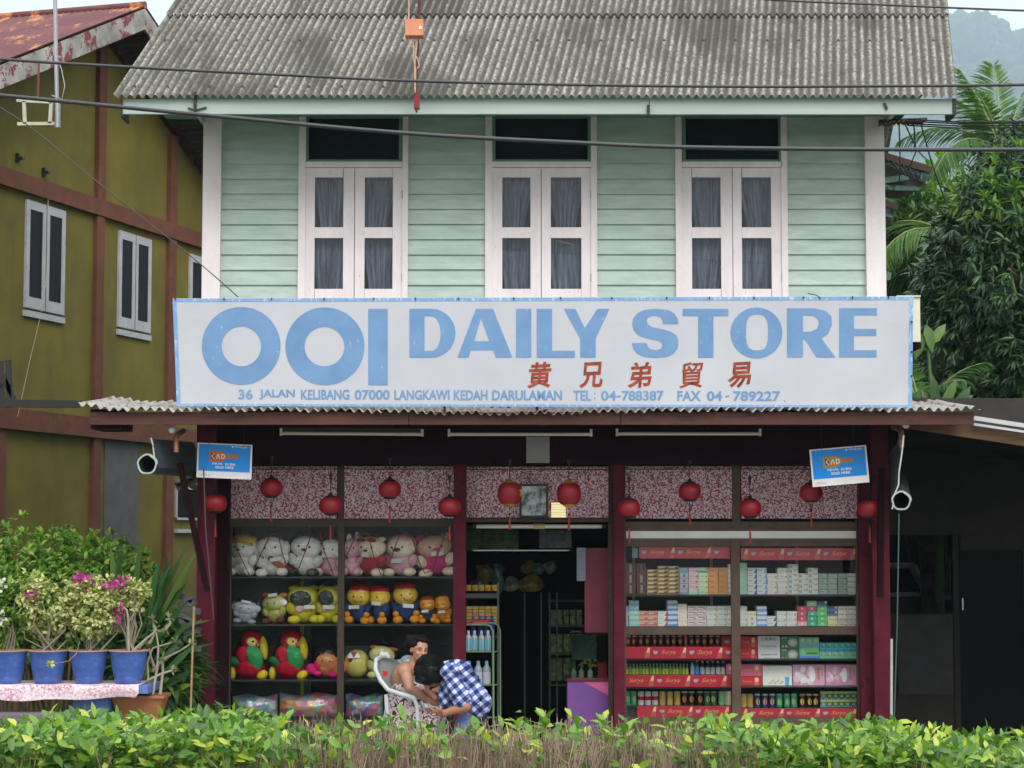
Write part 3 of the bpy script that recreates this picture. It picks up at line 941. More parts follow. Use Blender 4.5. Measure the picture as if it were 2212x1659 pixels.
# hanging blue card signs
m_signblue = mat('bright_blue_print', (.0, .27, .82), .35, .03, bump=0)
m_signwh = mat('white_print', (.84, .83, .85), .4, .03, bump=0)
m_orange = mat('orange_print', (.62, .16, .04), .4, .05, bump=0)
m_ochre = mat('ochre_print', (.50, .27, .04), .4, .05, bump=0)
m_printk = flat('black_print', (.02, .02, .02), .5)
def hang_sign(corners, Y, lb, tagm, cords):
    tl, tr, br, bl_ = [W(a, b, Y) for a, b in corners]
    c = (tl + tr + br + bl_) / 4
    ax = ((tr - tl) + (br - bl_)) / 2
    ay = ((tl - bl_) + (tr - br)) / 2
    o = c - ax / 2 - ay / 2
    t_ = thing('hanging_sign', lb, 'sign', c, 'blue card signs hung under the awning')
    nrm = Vector((0, -1, 0))
    def poly(mb, pts, off, m=0): mb.add([o + ax * a + ay * b + nrm * off for a, b in pts], [tuple(range(len(pts)))], m)
    mb = MB(); mb.prism(rect(0, 0, 1, 1), ax, ay, -nrm, o, .008); mb.build('card', m_signwh, t_)
    mb = MB(); poly(mb, rect(.03, .20, .97, .965), .003); mb.build('blue_panel', m_signblue, t_)
    mb = MB()
    poly(mb, [(.22, .50), (.24, .48), (.46, .48), (.54, .58), (.74, .59), (.76, .62), (.76, .66), (.74, .69), (.54, .70), (.46, .78), (.24, .78), (.22, .76)], .005)
    mb.build('tag_emblem', tagm, t_)
    mb = MB(); poly(mb, [(.26, .55), (.315, .55), (.315, .71), (.26, .71)], .007); mb.build('black_chip', m_printk, t_)
    mb = MB()
    def tx(s, x0, y0, w, h, bold=.03, m=0): put_text(mb, s, o + ax * x0 + ay * y0 + nrm * .009, ax * w, ay * h, m, bold)
    poly(mb, [(.262, .63), (.305, .71), (.32, .71), (.285, .63), (.32, .55), (.305, .55)], .009)
    poly(mb, [(.345, .56), (.365, .56), (.385, .665), (.405, .56), (.425, .56), (.395, .70), (.375, .70)], .009)
    tx('D', .44, .56, .075, .14, .05)
    tx('FONI', .565, .615, .18, .055, .03, 1)
    tx('DIJUAL', .28, .375, .20, .07); tx('DI SINI', .52, .375, .18, .07)
    tx('SOLD', .34, .28, .155, .07); tx('HERE', .52, .28, .155, .07)
    poly(mb, arc(.645, .915, .018, .028, 12), .009); tx('TELEKOM', .675, .90, .235, .035); tx('MALAYSIA', .80, .875, .11, .014, .02)
    tx('TARIF JUTA', .07, .095, .12, .018, .01, 2); tx('PENGEDAR KAD FONI', .05, .06, .20, .018, .01, 2)
    mb.build('printing', [m_signwh, m_orange if tagm is not m_orange else m_ochre, m_printk], t_)
    for fa, top in cords:
        p = o + ax * fa + ay
        MB().tube([p + Vector((0, 0, -.012)), W(top[0], top[1], Y - .1)], .0025, 5).build('cord', m_iron, t_)
hang_sign(((427, 956), (545, 961), (543, 1036), (424, 1031)), 16.7, 'straight hanging white edged blue card sign with orange tag emblem above the toy windows', m_orange, ((.22, (441, 918)), (.85, (528, 918))))
hang_sign(((1748, 971), (1871, 962), (1878, 1041), (1756, 1053)), 16.7, 'tilted hanging white edged blue card sign with ochre tag emblem above the carton windows', m_ochre, ((.22, (1772, 918)), (.78, (1843, 917))))

# ---- lanterns
m_lred = mat('red_lantern_silk', (.25, .003, .010), .5, .12, 8, bump=.25, spec=.5)
m_lcap = flat('dark_lantern_cap', (.012, .014, .013), .5)
m_gold = flat('gold_foil', (.62, .38, .03), .3, .6, .7)
def lantern(kind):
    t_ = thing('lantern', 'x', 'lantern', (0, 0, 0), 'red lanterns hung along the shopfront')
    prof = []
    H, Rr = (.066, .094) if kind == 'plain' else (.088, .101)
    for i in range(13):
        a = -1.08 + 2.16 * i / 12
        r = Rr * (math.cos(a) ** .62)
        prof.append((r, H * math.sin(a) / math.sin(1.08)))
    mb = MB()
    n = 40
    vs, fs = [], []
    for r, z in prof:
        for k in range(n):
            t = 2 * math.pi * k / n
            rr = r * (1 + (.018 if k % 2 else -.006))
            vs.append((rr * math.cos(t), rr * math.sin(t), z))
    for i in range(12):
        for k in range(n):
            j = (k + 1) % n
            fs.append((i * n + k, i * n + j, (i + 1) * n + j, (i + 1) * n + k))
    mb.add(vs, fs, 0, True)
    mb.build('lantern_body', m_lred, t_)
    cm = m_gold if kind == 'gold' else m_lcap
    MB().lathe([(.0, H + .045), (.012, H + .04), (.02, H + .02), (.052, H + .012), (.058, H - .012), (.06, H - .02)], n=20).build('top_cap', cm if kind == 'gold' else m_lcap, t_)
    MB().lathe([(.056, -H + .012), (.052, -H - .012), (.03, -H - .018), (0, -H - .018)], n=20).build('bottom_cap', cm, t_)
    mb = MB(); mb.tube([(0, 0, H + .04), (0, 0, H + .13)], .004, 6); mb.lathe([(.004, H + .13), (.016, H + .19), (.016, H + .2)], n=8); mb.build('hook', m_lcap, t_)
    mb = MB(); mb.tube([(0, 0, -H), (0, 0, -H - .075)], .0018, 5, 1); mb.ell((0, 0, -H - .085), (.011, .011, .013), 1, nu=8, nv=5)
    mb.tube([(0, 0, -H - .095), (0, 0, -H - .14), (.001, 0, -H - .215)], [.0045, .0075, .011], 8, 0); mb.build('tassel', [m_lred, m_lcap], t_)
    if kind == 'gold':
        mb = MB()
        for k in range(5):
            a = k * 1.26
            mb.ell((.055 + .016 * math.cos(a), -.083, .005 + .02 * math.sin(a)), (.010, .004, .012), nu=6, nv=4)
        mb.build('gold_emblem', m_gold, t_)
    return t_
LP = [(466, 1087, 0, 'before the post beside the toys'), (586, 1054, 0, 'high above the white plush toys'), (714, 1092, 0, 'low beside the toy window mullion'),
      (842, 1057, 0, 'high above the red shirted bear'), (971, 1095, 0, 'low, between bears and doorway'), (1101, 1066, 1, 'beside the picture over the bottle rack'),
      (1229, 1067, 1, 'above the glowing cream card'), (1359, 1098, 0, 'low, between doorway and cartons'), (1490, 1062, 0, 'high over the striped carton stacks'),
      (1620, 1098, 0, 'low beside the carton window mullion'), (1752, 1064, 0, 'behind the tilted blue sign'), (1878, 1099, 0, 'before the post beside the cartons')]
proto = {}
for x, y, g, lb in LP:
    k = 'gold' if g else 'plain'
    if k not in proto: o = proto[k] = lantern(k)
    else: o = copy_tree(proto[k])
    Yl = 17.1 if x not in (466, 1878) else 17.0
    o.location = W(x, y, Yl)
    o.rotation_euler = (0, 0, random.uniform(-.3, .3)) if not g else (0, 0, (.45 if x < 1200 else 3.2))
    o['label'] = ('red lantern with gold caps, ' if g else 'plain red lantern with dark caps, ') + lb

# ================================================================== GOODS: cartons, cans, bottles
GM = {}
def gm(col, rough=.45, coat=.0):
    col = tuple(min(.85, c * 1.5) for c in col)
    k = tuple(col)
    if k not in GM: GM[k] = mat('card_%s' % '_'.join('%02d' % int(c * 99) for c in col), col, rough, .04, 6, bump=0, coat=coat)
    return GM[k]
YQ = 17.97
GCACHE = {}
def carton_mesh(w, h, base, kind, c2, c3):
    d = .16
    mb = MB()
    g = .0012
    mb.box((0, d / 2, h / 2), (w - g, d, h - g), 0)
    y = -.0006
    def r(x0, x1, z0, z1, m): mb.add([(-w / 2 + w * x0, y, h * z0), (-w / 2 + w * x1, y, h * z0), (-w / 2 + w * x1, y, h * z1), (-w / 2 + w * x0, y, h * z1)], [(0, 1, 2, 3)], m)
    if kind == 'line': r(.08, .62, .3, .52, 1); r(.72, .94, .15, .5, 2)
    elif kind == 'wave': r(.05, .6, .12, .4, 1); r(.6, .95, .12, .75, 1); r(.1, .8, .62, .85, 2)
    elif kind == 'block': r(.12, .86, .12, .88, 1); r(.38, .62, .12, .88, 2)
    elif kind == 'num': r(.1, .2, .25, .8, 1); r(.24, .36, .25, .8, 1); r(.6, .95, .7, .95, 2)
    elif kind == 'half': r(0, 1, 0, .42, 1); r(.75, .96, .55, .95, 2)
    elif kind == 'mark': r(.4, .62, .3, .7, 1); r(0, 1, 0, .08, 2)
    elif kind == 'flag':
        mb.add([(w * .18, y, 0), (w * .5, y, 0), (w * .5, y, h * .95), (w * .34, y, h * .6)], [(0, 1, 2, 3)], 1); r(.1, .55, .45, .62, 2)
    return mb
def carton(x, z, w, h, base, kind, c2, c3, name, lb, cat, group, j=.002):
    k = (round(w, 3), round(h, 4), tuple(base), kind, tuple(c2), tuple(c3))
    if k not in GCACHE:
        o = carton_mesh(w, h, base, kind, c2, c3).build(name, [gm(base), gm(c2), gm(c3)], local=True)
        GCACHE[k] = o
    else:
        o = GCACHE[k].copy(); C.objects.link(o)
    o.location = (x + random.uniform(-j, j), YQ + random.uniform(0, .012), z)
    o.rotation_euler = (0, 0, random.uniform(-.02, .02))
    return tag(o, lb, cat, group)
WH, WH2, GRY = (.50, .52, .50), (.55, .53, .50), (.30, .33, .33)
GOLD, BRN, CRM = (.42, .30, .10), (.10, .05, .045), (.60, .54, .34)
PINK, GRN, ORG_, BLU = (.55, .40, .46), (.38, .52, .36), (.56, .27, .12), (.20, .32, .48)
AQ, RED, MAR, NAVY = (.28, .50, .44), (.50, .07, .09), (.30, .06, .10), (.06, .09, .20)
TEAL, BGRN, DGRN, SLATE = (.05, .30, .20), (.12, .42, .14), (.05, .14, .08), (.18, .25, .26)
def xx(v, o): return (o + v / 6.9125) * .8848
def stack(o, x0, x1, n, styles, shelfz, hh, where, cname):
    """columns given in zoomed-crop units, o = crop origin"""
    a, b = W(xx(x0, o), 1300, YQ).x, W(xx(x1, o), 1300, YQ).x
    for i in range(n):
        st = styles[min(i, len(styles) - 1)]
        carton((a + b) / 2, shelfz + i * hh + .0005, b - a, hh, st[0], st[1], st[2], st[3], 'cigarette_carton' ,
               '%s, %s up in %s' % (st[4] if len(st) > 4 else cname, ORD[i], where), 'carton', 'cartons stacked in the carton display case')
def S_(b, k, c2, c3, nm=None): return (b, k, c2, c3, nm) if nm else (b, k, c2, c3)
zA, zB = zr(1284, YQ), zr(1353, YQ)
shelf(1352, 1853, 1285.5, rc); shelf(1352, 1853, 1356, rc)
h = .0505
hA = (86 / 6.9125 * .8848) / 245.0
LA = '%s stack from the doorway, upper carton shelf'
A1 = [(190, 365, 3, [S_(BRN, 'block', (.08, .04, .04), (.34, .27, .25))], 'brown framed square carton', .0), (375, 545, 3, [S_(BRN, 'block', (.08, .04, .04), (.34, .27, .25))], 'brown framed square carton', 0),
      (555, 730, 6, [S_(GOLD, 'wave', BRN, (.55, .5, .42))], 'gold carton with brown lettering', 0), (738, 910, 7, [S_(GOLD, 'wave', BRN, (.55, .5, .42))], 'gold carton with brown lettering', 0),
      (915, 1092, 7, [S_(GOLD, 'wave', BRN, (.55, .5, .42))], 'gold carton with brown lettering', 0),
      (1100, 1248, 5, [S_((.30, .34, .42), 'half', (.18, .20, .32), GOLD), S_((.33, .34, .38), 'mark', BRN, NAVY), S_((.33, .34, .38), 'mark', BRN, NAVY), S_((.33, .34, .38), 'mark', BRN, NAVY), S_((.16, .36, .46), 'half', (.12, .26, .36), GOLD)], 'blue grey carton', 0),
      (1254, 1415, 5, [S_(GRN, 'half', (.30, .50, .38), (.5, .4, .4)), S_(PINK, 'line', (.48, .24, .34), RED)], 'pale pink carton', 0),
      (1420, 1582, 5, [S_((.36, .54, .40), 'line', (.2, .4, .3), GOLD), S_((.50, .56, .36), 'line', (.3, .45, .3), GOLD), S_((.5, .56, .36), 'line', (.3, .45, .3), GOLD), S_((.5, .56, .36), 'line', (.3, .45, .3), GOLD), S_((.32, .54, .42), 'half', TEAL, GOLD)], 'pale green carton', 0),
      (1588, 1755, 5, [S_(ORG_, 'line', (.46, .14, .06), GOLD)], 'orange carton', 0), (1760, 1922, 5, [S_(ORG_, 'line', (.46, .2, .08), GOLD)], 'orange carton', 0),
      (1926, 1985, 6, [S_(WH, 'half', (.36, .46, .46), GRY)], 'narrow white carton', 0)]
Hs = {3: (1180 - 660) / 3, 6: (1180 - 765) / 6, 7: (1180 - 705) / 7}
u2m = .8848 / 6.9125 / 245.0
for i, (a, b, n_, st, nm, _) in enumerate(A1):
    hh = (Hs[n_] if i < 5 else (1190 - 742) / 5 if n_ == 5 else (1190 - 685) / 6) * u2m
    stack(1500, a, b, n_, st, zA, hh, LA % ORD[i], nm)
A2 = [(186, 312, 6, [S_(AQ, 'half', (.30, .46, .34), GOLD)], 'aqua carton'), (315, 472, 5, [S_(WH, 'flag', NAVY, (.2, .25, .4))], 'white carton with dark flash'), (476, 642, 5, [S_(WH, 'flag', (.2, .3, .55), (.2, .32, .6))], 'white carton with blue flash'),
      (650, 822, 4, [S_(WH2, 'line', (.5, .40, .38), GOLD)], 'off white carton'), (826, 998, 5, [S_(WH2, 'line', (.45, .42, .4), GOLD)], 'off white carton'), (1002, 1168, 6, [S_(WH, 'num', (.2, .2, .21), GOLD)], 'white carton with grey numerals'),
      (1172, 1335, 4, [S_(WH, 'num', (.2, .2, .21), GOLD)], 'white carton with grey numerals'), (1338, 1508, 5, [S_(WH, 'num', (.2, .2, .21), GOLD)], 'white carton with grey numerals'),
      (1514, 1670, 4, [S_(SLATE, 'wave', (.3, .36, .34), (.4, .42, .2))], 'slate green carton'), (1674, 1835, 4, [S_(SLATE, 'wave', (.3, .36, .34), (.4, .42, .2))], 'slate green carton'), (1839, 1995, 4, [S_(SLATE, 'wave', (.3, .36, .34), (.4, .42, .2))], 'slate green carton'),
      (2000, 2155, 4, [S_(WH, 'line', (.25, .25, .25), GRY)], 'white carton with dark lettering')]
for i, (a, b, n_, st, nm) in enumerate(A2):
    hh = (1205 - {6: 700, 5: 762, 4: 855}[n_]) / n_ * u2m
    if i == 0: hh = (1205 - 680) / 6 * u2m
    stack(1780, a, b, n_, st, zA, hh, '%s stack beyond the mullion, upper carton shelf' % ORD[i], nm)
B1 = [(190, 240, 4, [S_((.4, .36, .42), 'half', BLU, RED)], 'narrow blue and pink carton'), (245, 412, 5, [S_((.30, .52, .46), 'half', (.2, .42, .38), WH), S_((.30, .52, .46), 'half', (.2, .42, .38), WH), S_((.30, .52, .46), 'half', (.2, .42, .38), WH), S_((.3, .45, .5), 'half', BLU, WH)], 'aqua carton'),
      (415, 568, 3, [S_((.52, .34, .30), 'wave', (.42, .10, .12), GOLD)], 'salmon pink carton'), (572, 728, 3, [S_((.52, .34, .30), 'wave', (.42, .10, .12), GOLD)], 'salmon pink carton'),
      (733, 892, 3, [S_(WH, 'flag', (.42, .06, .08), (.3, .4, .36))], 'white carton with red flash'), (897, 1066, 5, [S_((.42, .48, .56), 'half', (.10, .20, .42), WH)], 'blue and white carton'),
      (1070, 1228, 5, [S_((.56, .50, .44), 'line', (.55, .42, .38), CRM)], 'cream carton'), (1234, 1395, 4, [S_(WH2, 'wave', (.38, .28, .34), (.3, .14, .14))], 'white and mauve carton'), (1398, 1556, 4, [S_(WH2, 'wave', (.38, .28, .34), (.3, .14, .14))], 'white and mauve carton'),
      (1560, 1725, 4, [S_(WH, 'line', (.3, .36, .34), GOLD)], 'greenish white carton'), (1728, 1900, 4, [S_(WH, 'line', (.3, .36, .34), GOLD)], 'greenish white carton'), (1904, 1985, 4, [S_(WH, 'line', (.4, .3, .34), GOLD)], 'narrow white carton')]
for i, (a, b, n_, st, nm) in enumerate(B1):
    hh = {5: 86, 3: 85, 4: 85}[n_] * u2m
    if i == 6: hh = 74 * u2m
    stack(1500, a, b, n_, st, zB, hh, '%s stack from the doorway, lower carton shelf' % ORD[i], nm)
rd, tl, bg_, nv = S_((.44, .07, .12), 'mark', (.55, .4, .42), MAR, 'crimson carton'), S_(TEAL, 'mark', (.4, .5, .45), DGRN, 'teal carton'), S_(BGRN, 'mark', (.4, .55, .35), TEAL, 'bright green carton'), S_(NAVY, 'half', (.12, .16, .30), WH, 'navy carton')
cw = S_((.58, .50, .30), 'line', (.46, .32, .14), GOLD, 'cream yellow carton')
B2 = [(190, 302, 4, [S_(WH, 'line', (.36, .4, .38), GOLD)], 'white carton'), (306, 465, 3, [S_(WH, 'mark', (.2, .2, .2), WH), S_(WH, 'mark', (.2, .2, .2), WH), cw], 'dark spotted white carton'), (470, 636, 4, [S_((.45, .52, .58), 'half', (.16, .26, .52), WH)], 'white and blue carton'),
      (640, 800, 2, [S_(WH, 'flag', NAVY, GRY)], 'white carton with dark flash'), (806, 970, 3, [S_(WH, 'line', (.36, .42, .38), GOLD)], 'greenish white carton'), (974, 1142, 3, [S_(WH, 'line', (.36, .42, .38), GOLD)], 'greenish white carton'),
      (1150, 1312, 4, [S_((.55, .30, .34), 'mark', (.6, .5, .5), RED, 'pink carton'), rd, rd, rd], 'crimson carton'), (1318, 1480, 5, [tl, tl, tl, rd, S_((.30, .50, .30), 'mark', (.5, .6, .5), GRN, 'light green carton')], 'teal carton'),
      (1486, 1655, 5, [bg_, bg_, bg_, bg_, nv], 'bright green carton'), (1660, 1830, 4, [cw, cw, nv, nv], 'navy carton'), (1838, 2003, 4, [S_(WH2, 'line', (.3, .2, .25), GOLD)], 'white carton'), (2007, 2152, 4, [S_(WH2, 'line', (.3, .25, .25), GOLD)], 'white carton')]
for i, (a, b, n_, st, nm) in enumerate(B2):
    stack(1780, a, b, n_, st, zB, 84 * u2m, '%s stack beyond the mullion, lower carton shelf' % ORD[i], nm)
# red shelf strips with gold script
m_strip = mat('red_shelf_strip', (.40, .012, .035), .3, .05, 5, bump=0, coat=.6)
m_stripgold = mat('gold_script', (.55, .30, .08), .4, .05, bump=0)
m_silver = mat('grey_badge', (.30, .33, .34), .4, .05, bump=0)
m_packcr = mat('pale_gold_pack', (.62, .44, .22), .4, .05, bump=0)
def strip(x0, x1, y0, y1, ph, lb, tile=78.0):
    Ys = YG + .07
    a, b = W(x0, y0, Ys), W(x1, y1, Ys)
    t_ = thing('shelf_strip', lb, 'shelf strip', ((a.x + b.x) / 2, Ys, b.z), 'red shelf edge strips in the carton display case')
    MB().box(((a.x + b.x) / 2, Ys + .004, (a.z + b.z) / 2), (b.x - a.x, .006, a.z - b.z)).build('strip', m_strip, t_)
    mb = MB()
    H = a.z - b.z; Wt = tile / 248.0
    k = 0
    x = a.x - Wt * ph
    while x < b.x:
        def inside(u0, u1): return x + Wt * u0 >= a.x and x + Wt * u1 <= b.x
        o = Vector((x, Ys - .0015, b.z))
        X, Z = Vector((Wt, 0, 0)), Vector((0, 0, H))
        if inside(.06, .22):
            mb.add([o + X * p + Z * q for p, q in ((.07, .66), (.2, .66), (.21, .56), (.16, .38), (.1, .38), (.07, .5))], [tuple(range(6))], 1)
        if inside(.28, .7): put_text(mb, 'Surya', o + X * .29 + Z * .28, X * .40, Z * .46, 0, .005, .45)
        if inside(.8, .98):
            mb.add([o + X * p + Z * q for p, q in ((.87, .5), (.93, .95), (.98, .9), (.97, .5))], [(0, 1, 2, 3)], 2)
            mb.add([o + X * p + Z * q + Vector((0, .0004, 0)) for p, q in ((.82, .06), (.86, .5), (.97, .5), (.96, .06))], [(0, 1, 2, 3)], 3)
        x += Wt
    if mb.v: mb.build('strip_printing', [m_stripgold, m_silver, m_packcr, mat('dull_red_pack', (.42, .10, .08), .4)], t_)
strip(1381, 1581, 1181, 1206.5, 0, 'red and gold shelf strip hung at the top of the window beside the doorway')
strip(1600, 1851, 1184, 1210, .78, 'red and gold shelf strip hung at the top of the outer carton window')
strip(1353, 1581, 1397, 1423, .33, 'red and gold shelf strip below the dark red cans')
strip(1353, 1581, 1458, 1484, .22, 'red and gold shelf strip below the yellow and green bottles')
strip(1376, 1581, 1525, 1549, .45, 'red and gold shelf strip below the mixed drink cans, beside the doorway')
strip(1600, 1851, 1530, 1552, .8, 'red and gold shelf strip below the mixed drink cans, beyond the mullion')
for yy in (1398, 1424, 1459, 1485, 1526): shelf(1352, 1583, yy, rc, Y0=YG + .09)
for yy in (1424, 1483, 1530): shelf(1599, 1853, yy, rc, Y0=YG + .09)
# cans and bottles
def can_mesh(r, h_, body, top, mid, kind):
    mb = MB()
    mb.lathe([(0, 0), (r * .86, 0), (r, h_ * .06), (r, h_ * .9)], n=14, m=0)
    mb.lathe([(r, h_ * .9), (r * .84, h_ * .98), (r * .84, h_), (0, h_ * .985)], n=14, m=1)
    if kind == 'badge':
        n = 10
        pts = []
        for k in range(n):
            t = 2 * math.pi * k / n
            x, z = r * .62 * math.cos(t), h_ * .48 + h_ * .22 * math.sin(t)
            pts.append((x, -math.sqrt(max(0, r * r - x * x)) - .001, z))
        mb.add(pts, [tuple(range(n))], 2)
    elif kind == 'band':
        mb.lathe([(r * 1.01, h_ * .4), (r * 1.01, h_ * .66)], n=14, m=2)
    elif kind == 'wrap':
        mb.lathe([(r * 1.01, h_ * .08), (r * 1.01, h_ * .5)], n=14, m=2)
    return mb
def bottle_mesh(r, h_, body, top, mid, kind):
    mb = MB()
    mb.lathe([(0, 0), (r, 0), (r, h_ * .68), (r * .55, h_ * .80), (r * .40, h_ * .86)], n=12, m=0)
    mb.lathe([(r * .44, h_ * .82), (r * .44, h_ * .98), (0, h_)], n=12, m=1)
    mb.lathe([(r * 1.02, h_ * .06), (r * 1.02, h_ * .54)], n=12, m=2)
    return mb
def drink(fn, name, x, zb_, r, h_, body, top, mid, kind, lb, group, Y=YQ + .03):
    k = (name, round(r, 4), round(h_, 4), body, top, mid, kind)
    if k not in GCACHE:
        o = fn(r, h_, body, top, mid, kind).build(name, [gm(body, .25, .5), gm(top, .25), gm(mid, .3)], local=True); GCACHE[k] = o
    else: o = GCACHE[k].copy(); C.objects.link(o)
    o.location = (x, Y, zb_); o.rotation_euler = (0, 0, random.uniform(-.35, .35))
    return tag(o, lb, name.split('_')[-1], group)
SIL = (.45, .45, .46); DRED = (.16, .012, .02); KBL = (.015, .012, .012)
z1 = zr(1397.5, YQ)
for i, cx in enumerate((240, 340, 450, 560, 675, 790, 895, 1005, 1115, 1210, 1300, 1410, 1530, 1640, 1745)):
    X = W(xx(cx, 1500), 1390, YQ).x
    if i == 9: drink(can_mesh, 'drink_can', X, z1, .013, .105, (.5, .12, .16), (.5, .12, .16), RED, '', 'slim pink can between the dark red cans', 'dark red cans')
    else: drink(can_mesh, 'drink_can', X, z1, .0215, .098, DRED, (.5, .42, .4), (.42, .25, .06), 'badge', 'dark red can, %s from the doorway post, under the brown rail' % ORD[i], 'dark red cans')
z2 = zr(1458, YQ)
for i in range(19):
    X = W(xx(215 + i * 56.5, 1500), 1450, YQ).x
    c = ((.44, .44, .04), (.14, .32, .08), (.40, .42, .10))[i % 3]
    drink(bottle_mesh, 'drink_bottle', X, z2, .0135, .098, (.10, .22, .08), (.34, .38, .34), c, '', '%s small bottle, %s from the doorway post on its shelf' % (('yellow', 'green', 'olive')[i % 3], ORD[i] if i < 18 else 'last'), 'small yellow and green bottles')
for i, (cx, body, top, mid, r, h_) in enumerate(((1320, (.24, .46, .52), (.2, .42, .4), (.3, .4, .6), .018, .108), (1400, (.03, .05, .08), (.5, .52, .2), (.04, .22, .5), .022, .13), (1490, (.03, .03, .04), (.5, .5, .5), (.36, .38, .5), .02, .122),
                         (1580, (.03, .03, .04), (.5, .5, .5), (.46, .46, .32), .021, .12), (1665, (.03, .03, .04), (.5, .5, .5), (.38, .42, .5), .02, .12), (1755, (.03, .03, .04), (.5, .5, .5), (.5, .48, .42), .021, .12), (1838, (.03, .03, .04), (.5, .5, .5), (.5, .48, .42), .021, .12))):
    drink(bottle_mesh, 'drink_bottle', W(xx(cx, 1500), 1450, YQ).x, z2, r, h_, body, top, mid, '', '%s bottle, %s of the seven dark bottles beside the small bottles' % (('pale aqua', 'blue labelled', 'mauve labelled', 'cream labelled', 'pale blue labelled', 'white labelled', 'white labelled')[i], ORD[i]), 'bottles beside the yellow and green row')
z3 = zr(1525.5, YQ)
GC, KC, WR, DG, LG, CR = ('gold', (.40, .30, .09), (.42, .34, .14), (.45, .2, .05), 'badge'), ('black', KBL, (.5, .4, .3), (.48, .17, .03), 'badge'), ('white and red', (.46, .44, .44), (.5, .5, .5), (.30, .01, .03), 'band'), ('dark green', (.02, .10, .05), (.2, .3, .25), (.32, .34, .12), 'badge'), ('light green', (.20, .42, .22), (.4, .5, .4), (.35, .5, .35), ''), ('cream', (.52, .42, .28), (.5, .48, .4), (.56, .5, .4), '')
GN = ('green', (.04, .26, .10), (.2, .36, .2), (.25, .38, .2), 'badge')
NB = ('navy', (.03, .04, .12), (.5, .45, .3), (.45, .25, .12), 'badge')
YC = ('black and yellow', KBL, (.5, .38, .12), (.58, .36, .05), 'badge')
for i, (cx, k) in enumerate(((225, GN), (325, GN), (450, WR), (570, WR), (690, WR), (815, GC), (940, GC), (1065, GC), (1190, KC), (1305, KC), (1450, KC), (1565, DG), (1680, DG), (1815, LG), (1920, CR))):
    drink(can_mesh, 'drink_can', W(xx(cx, 1500), 1510, YQ).x, z3, .0285, .128, *k[1:4], k[4], '%s can, %s from the doorway post, lowest can shelf' % (k[0], ORD[i]), 'mixed drink cans')
z4 = zr(1531, YQ)
for i, (cx, k) in enumerate(((250, GC), (358, GC), (483, NB), (610, NB), (735, NB), (855, GN), (980, GN), (1103, GN), (1245, YC), (1355, YC), (1470, YC))):
    drink(can_mesh, 'drink_can', W(xx(cx, 1780), 1510, YQ).x, z4, .0285, .128, *k[1:4], k[4], '%s can, %s beyond the mullion, lowest can shelf' % (k[0], ORD[i]), 'mixed drink cans')
# larger boxes in the right window
def bigbox(o, x0, y0, x1, y1, base, draw, lb, name='gift_box', d=.2, org=1520):
    f = .8848 / 6.9125
    px0, px1 = xx(x0, o), xx(x1, o)
    py0, py1 = (org + y0 / 6.9125) * .8848, (org + y1 / 6.9125) * .8848
    a, b = W(px0, py0, YQ), W(px1, py1, YQ)
    mb = MB(); mb.box(((a.x + b.x) / 2, YQ + d / 2, (a.z + b.z) / 2), (b.x - a.x - .001, d, a.z - b.z - .001))
    mats = [gm(base)]
    O = Vector((a.x, YQ - .001, b.z)); X = Vector((b.x - a.x, 0, 0)); Z = Vector((0, 0, a.z - b.z))
    for it in draw:
        if it[0] == 'r': _, u0, v0, u1, v1, c = it; mb.add([O + X * u0 + Z * v0, O + X * u1 + Z * v0, O + X * u1 + Z * v1, O + X * u0 + Z * v1], [(0, 1, 2, 3)], len(mats)); mats.append(gm(c))
        elif it[0] == 'e': _, u, v, ru, rv, c = it; mb.add([O + Vector((0, -.0005 * len(mats), 0)) + X * (u + ru * math.cos(k * .524)) + Z * (v + rv * math.sin(k * .524)) for k in range(12)], [tuple(range(12))], len(mats)); mats.append(gm(c))
        elif it[0] == 't': _, s, u0, v0, u1, v1, c, bo = it; put_text(mb, s, O + Vector((0, -.002, 0)) + X * u0 + Z * v0, X * (u1 - u0), Z * (v1 - v0), len(mats), bo); mats.append(gm(c))
    return tag(mb.build(name, mats), lb, 'box', 'boxes stacked in the carton display case')
RC_ = (.42, .02, .035)
redd = [('e', .75, .68, .1, .22, (.6, .42, .22)), ('r', .64, .08, .84, .5, (.45, .12, .08)), ('t', 'Surya', .1, .35, .5, .65, (.55, .28, .08), .0)]
bigbox(1500, 1808, 230, 1985, 415, RC_, [('e', .5, .5, .25, .14, (.3, .32, .33))], 'red carton top of the pair at the end of the dark red cans')
bigbox(1500, 1885, 700, 1985, 880, (.44, .12, .18), [('e', .6, .6, .3, .14, (.34, .36, .37))], 'pinkish red carton at the end of the dark bottles')
bigbox(1780, 195, 235, 475, 425, RC_, redd, 'red and gold carton, upper of the pair beside the white lettered box')
bigbox(1780, 195, 430, 475, 622, RC_, redd, 'red and gold carton, lower of the pair beside the white lettered box')
bigbox(1780, 485, 225, 862, 632, (.50, .52, .54), [('t', '三馬牌石', .12, .80, .82, .93, (.05, .05, .05), .0), ('t', 'NO BURNT SKIN', .15, .54, .85, .60, (.12, .12, .14), 0), ('r', .25, .48, .75, .49, (.25, .25, .27)), ('t', 'NO BURNT SKIN', .15, .20, .85, .26, (.12, .12, .14), 0), ('r', .25, .1, .75, .11, (.25, .25, .27))], 'large white box with black lettering on the upper box shelf')
for i, (ya, yb) in enumerate(((232, 432), (437, 640))):
    bigbox(1780, 870, ya, 1178, yb, DGRN, [('e', .66, .5, .27, .38, (.30, .33, .28)), ('e', .66, .5, .16, .2, (.42, .44, .36)), ('r', .06, .8, .34, .92, (.3, .34, .2)), ('e', .12, .16, .05, .1, (.46, .5, .3)), ('e', .3, .16, .05, .1, (.46, .5, .3))], 'dark green box with pale oval, %s of the pair' % ('upper' if i == 0 else 'lower'))
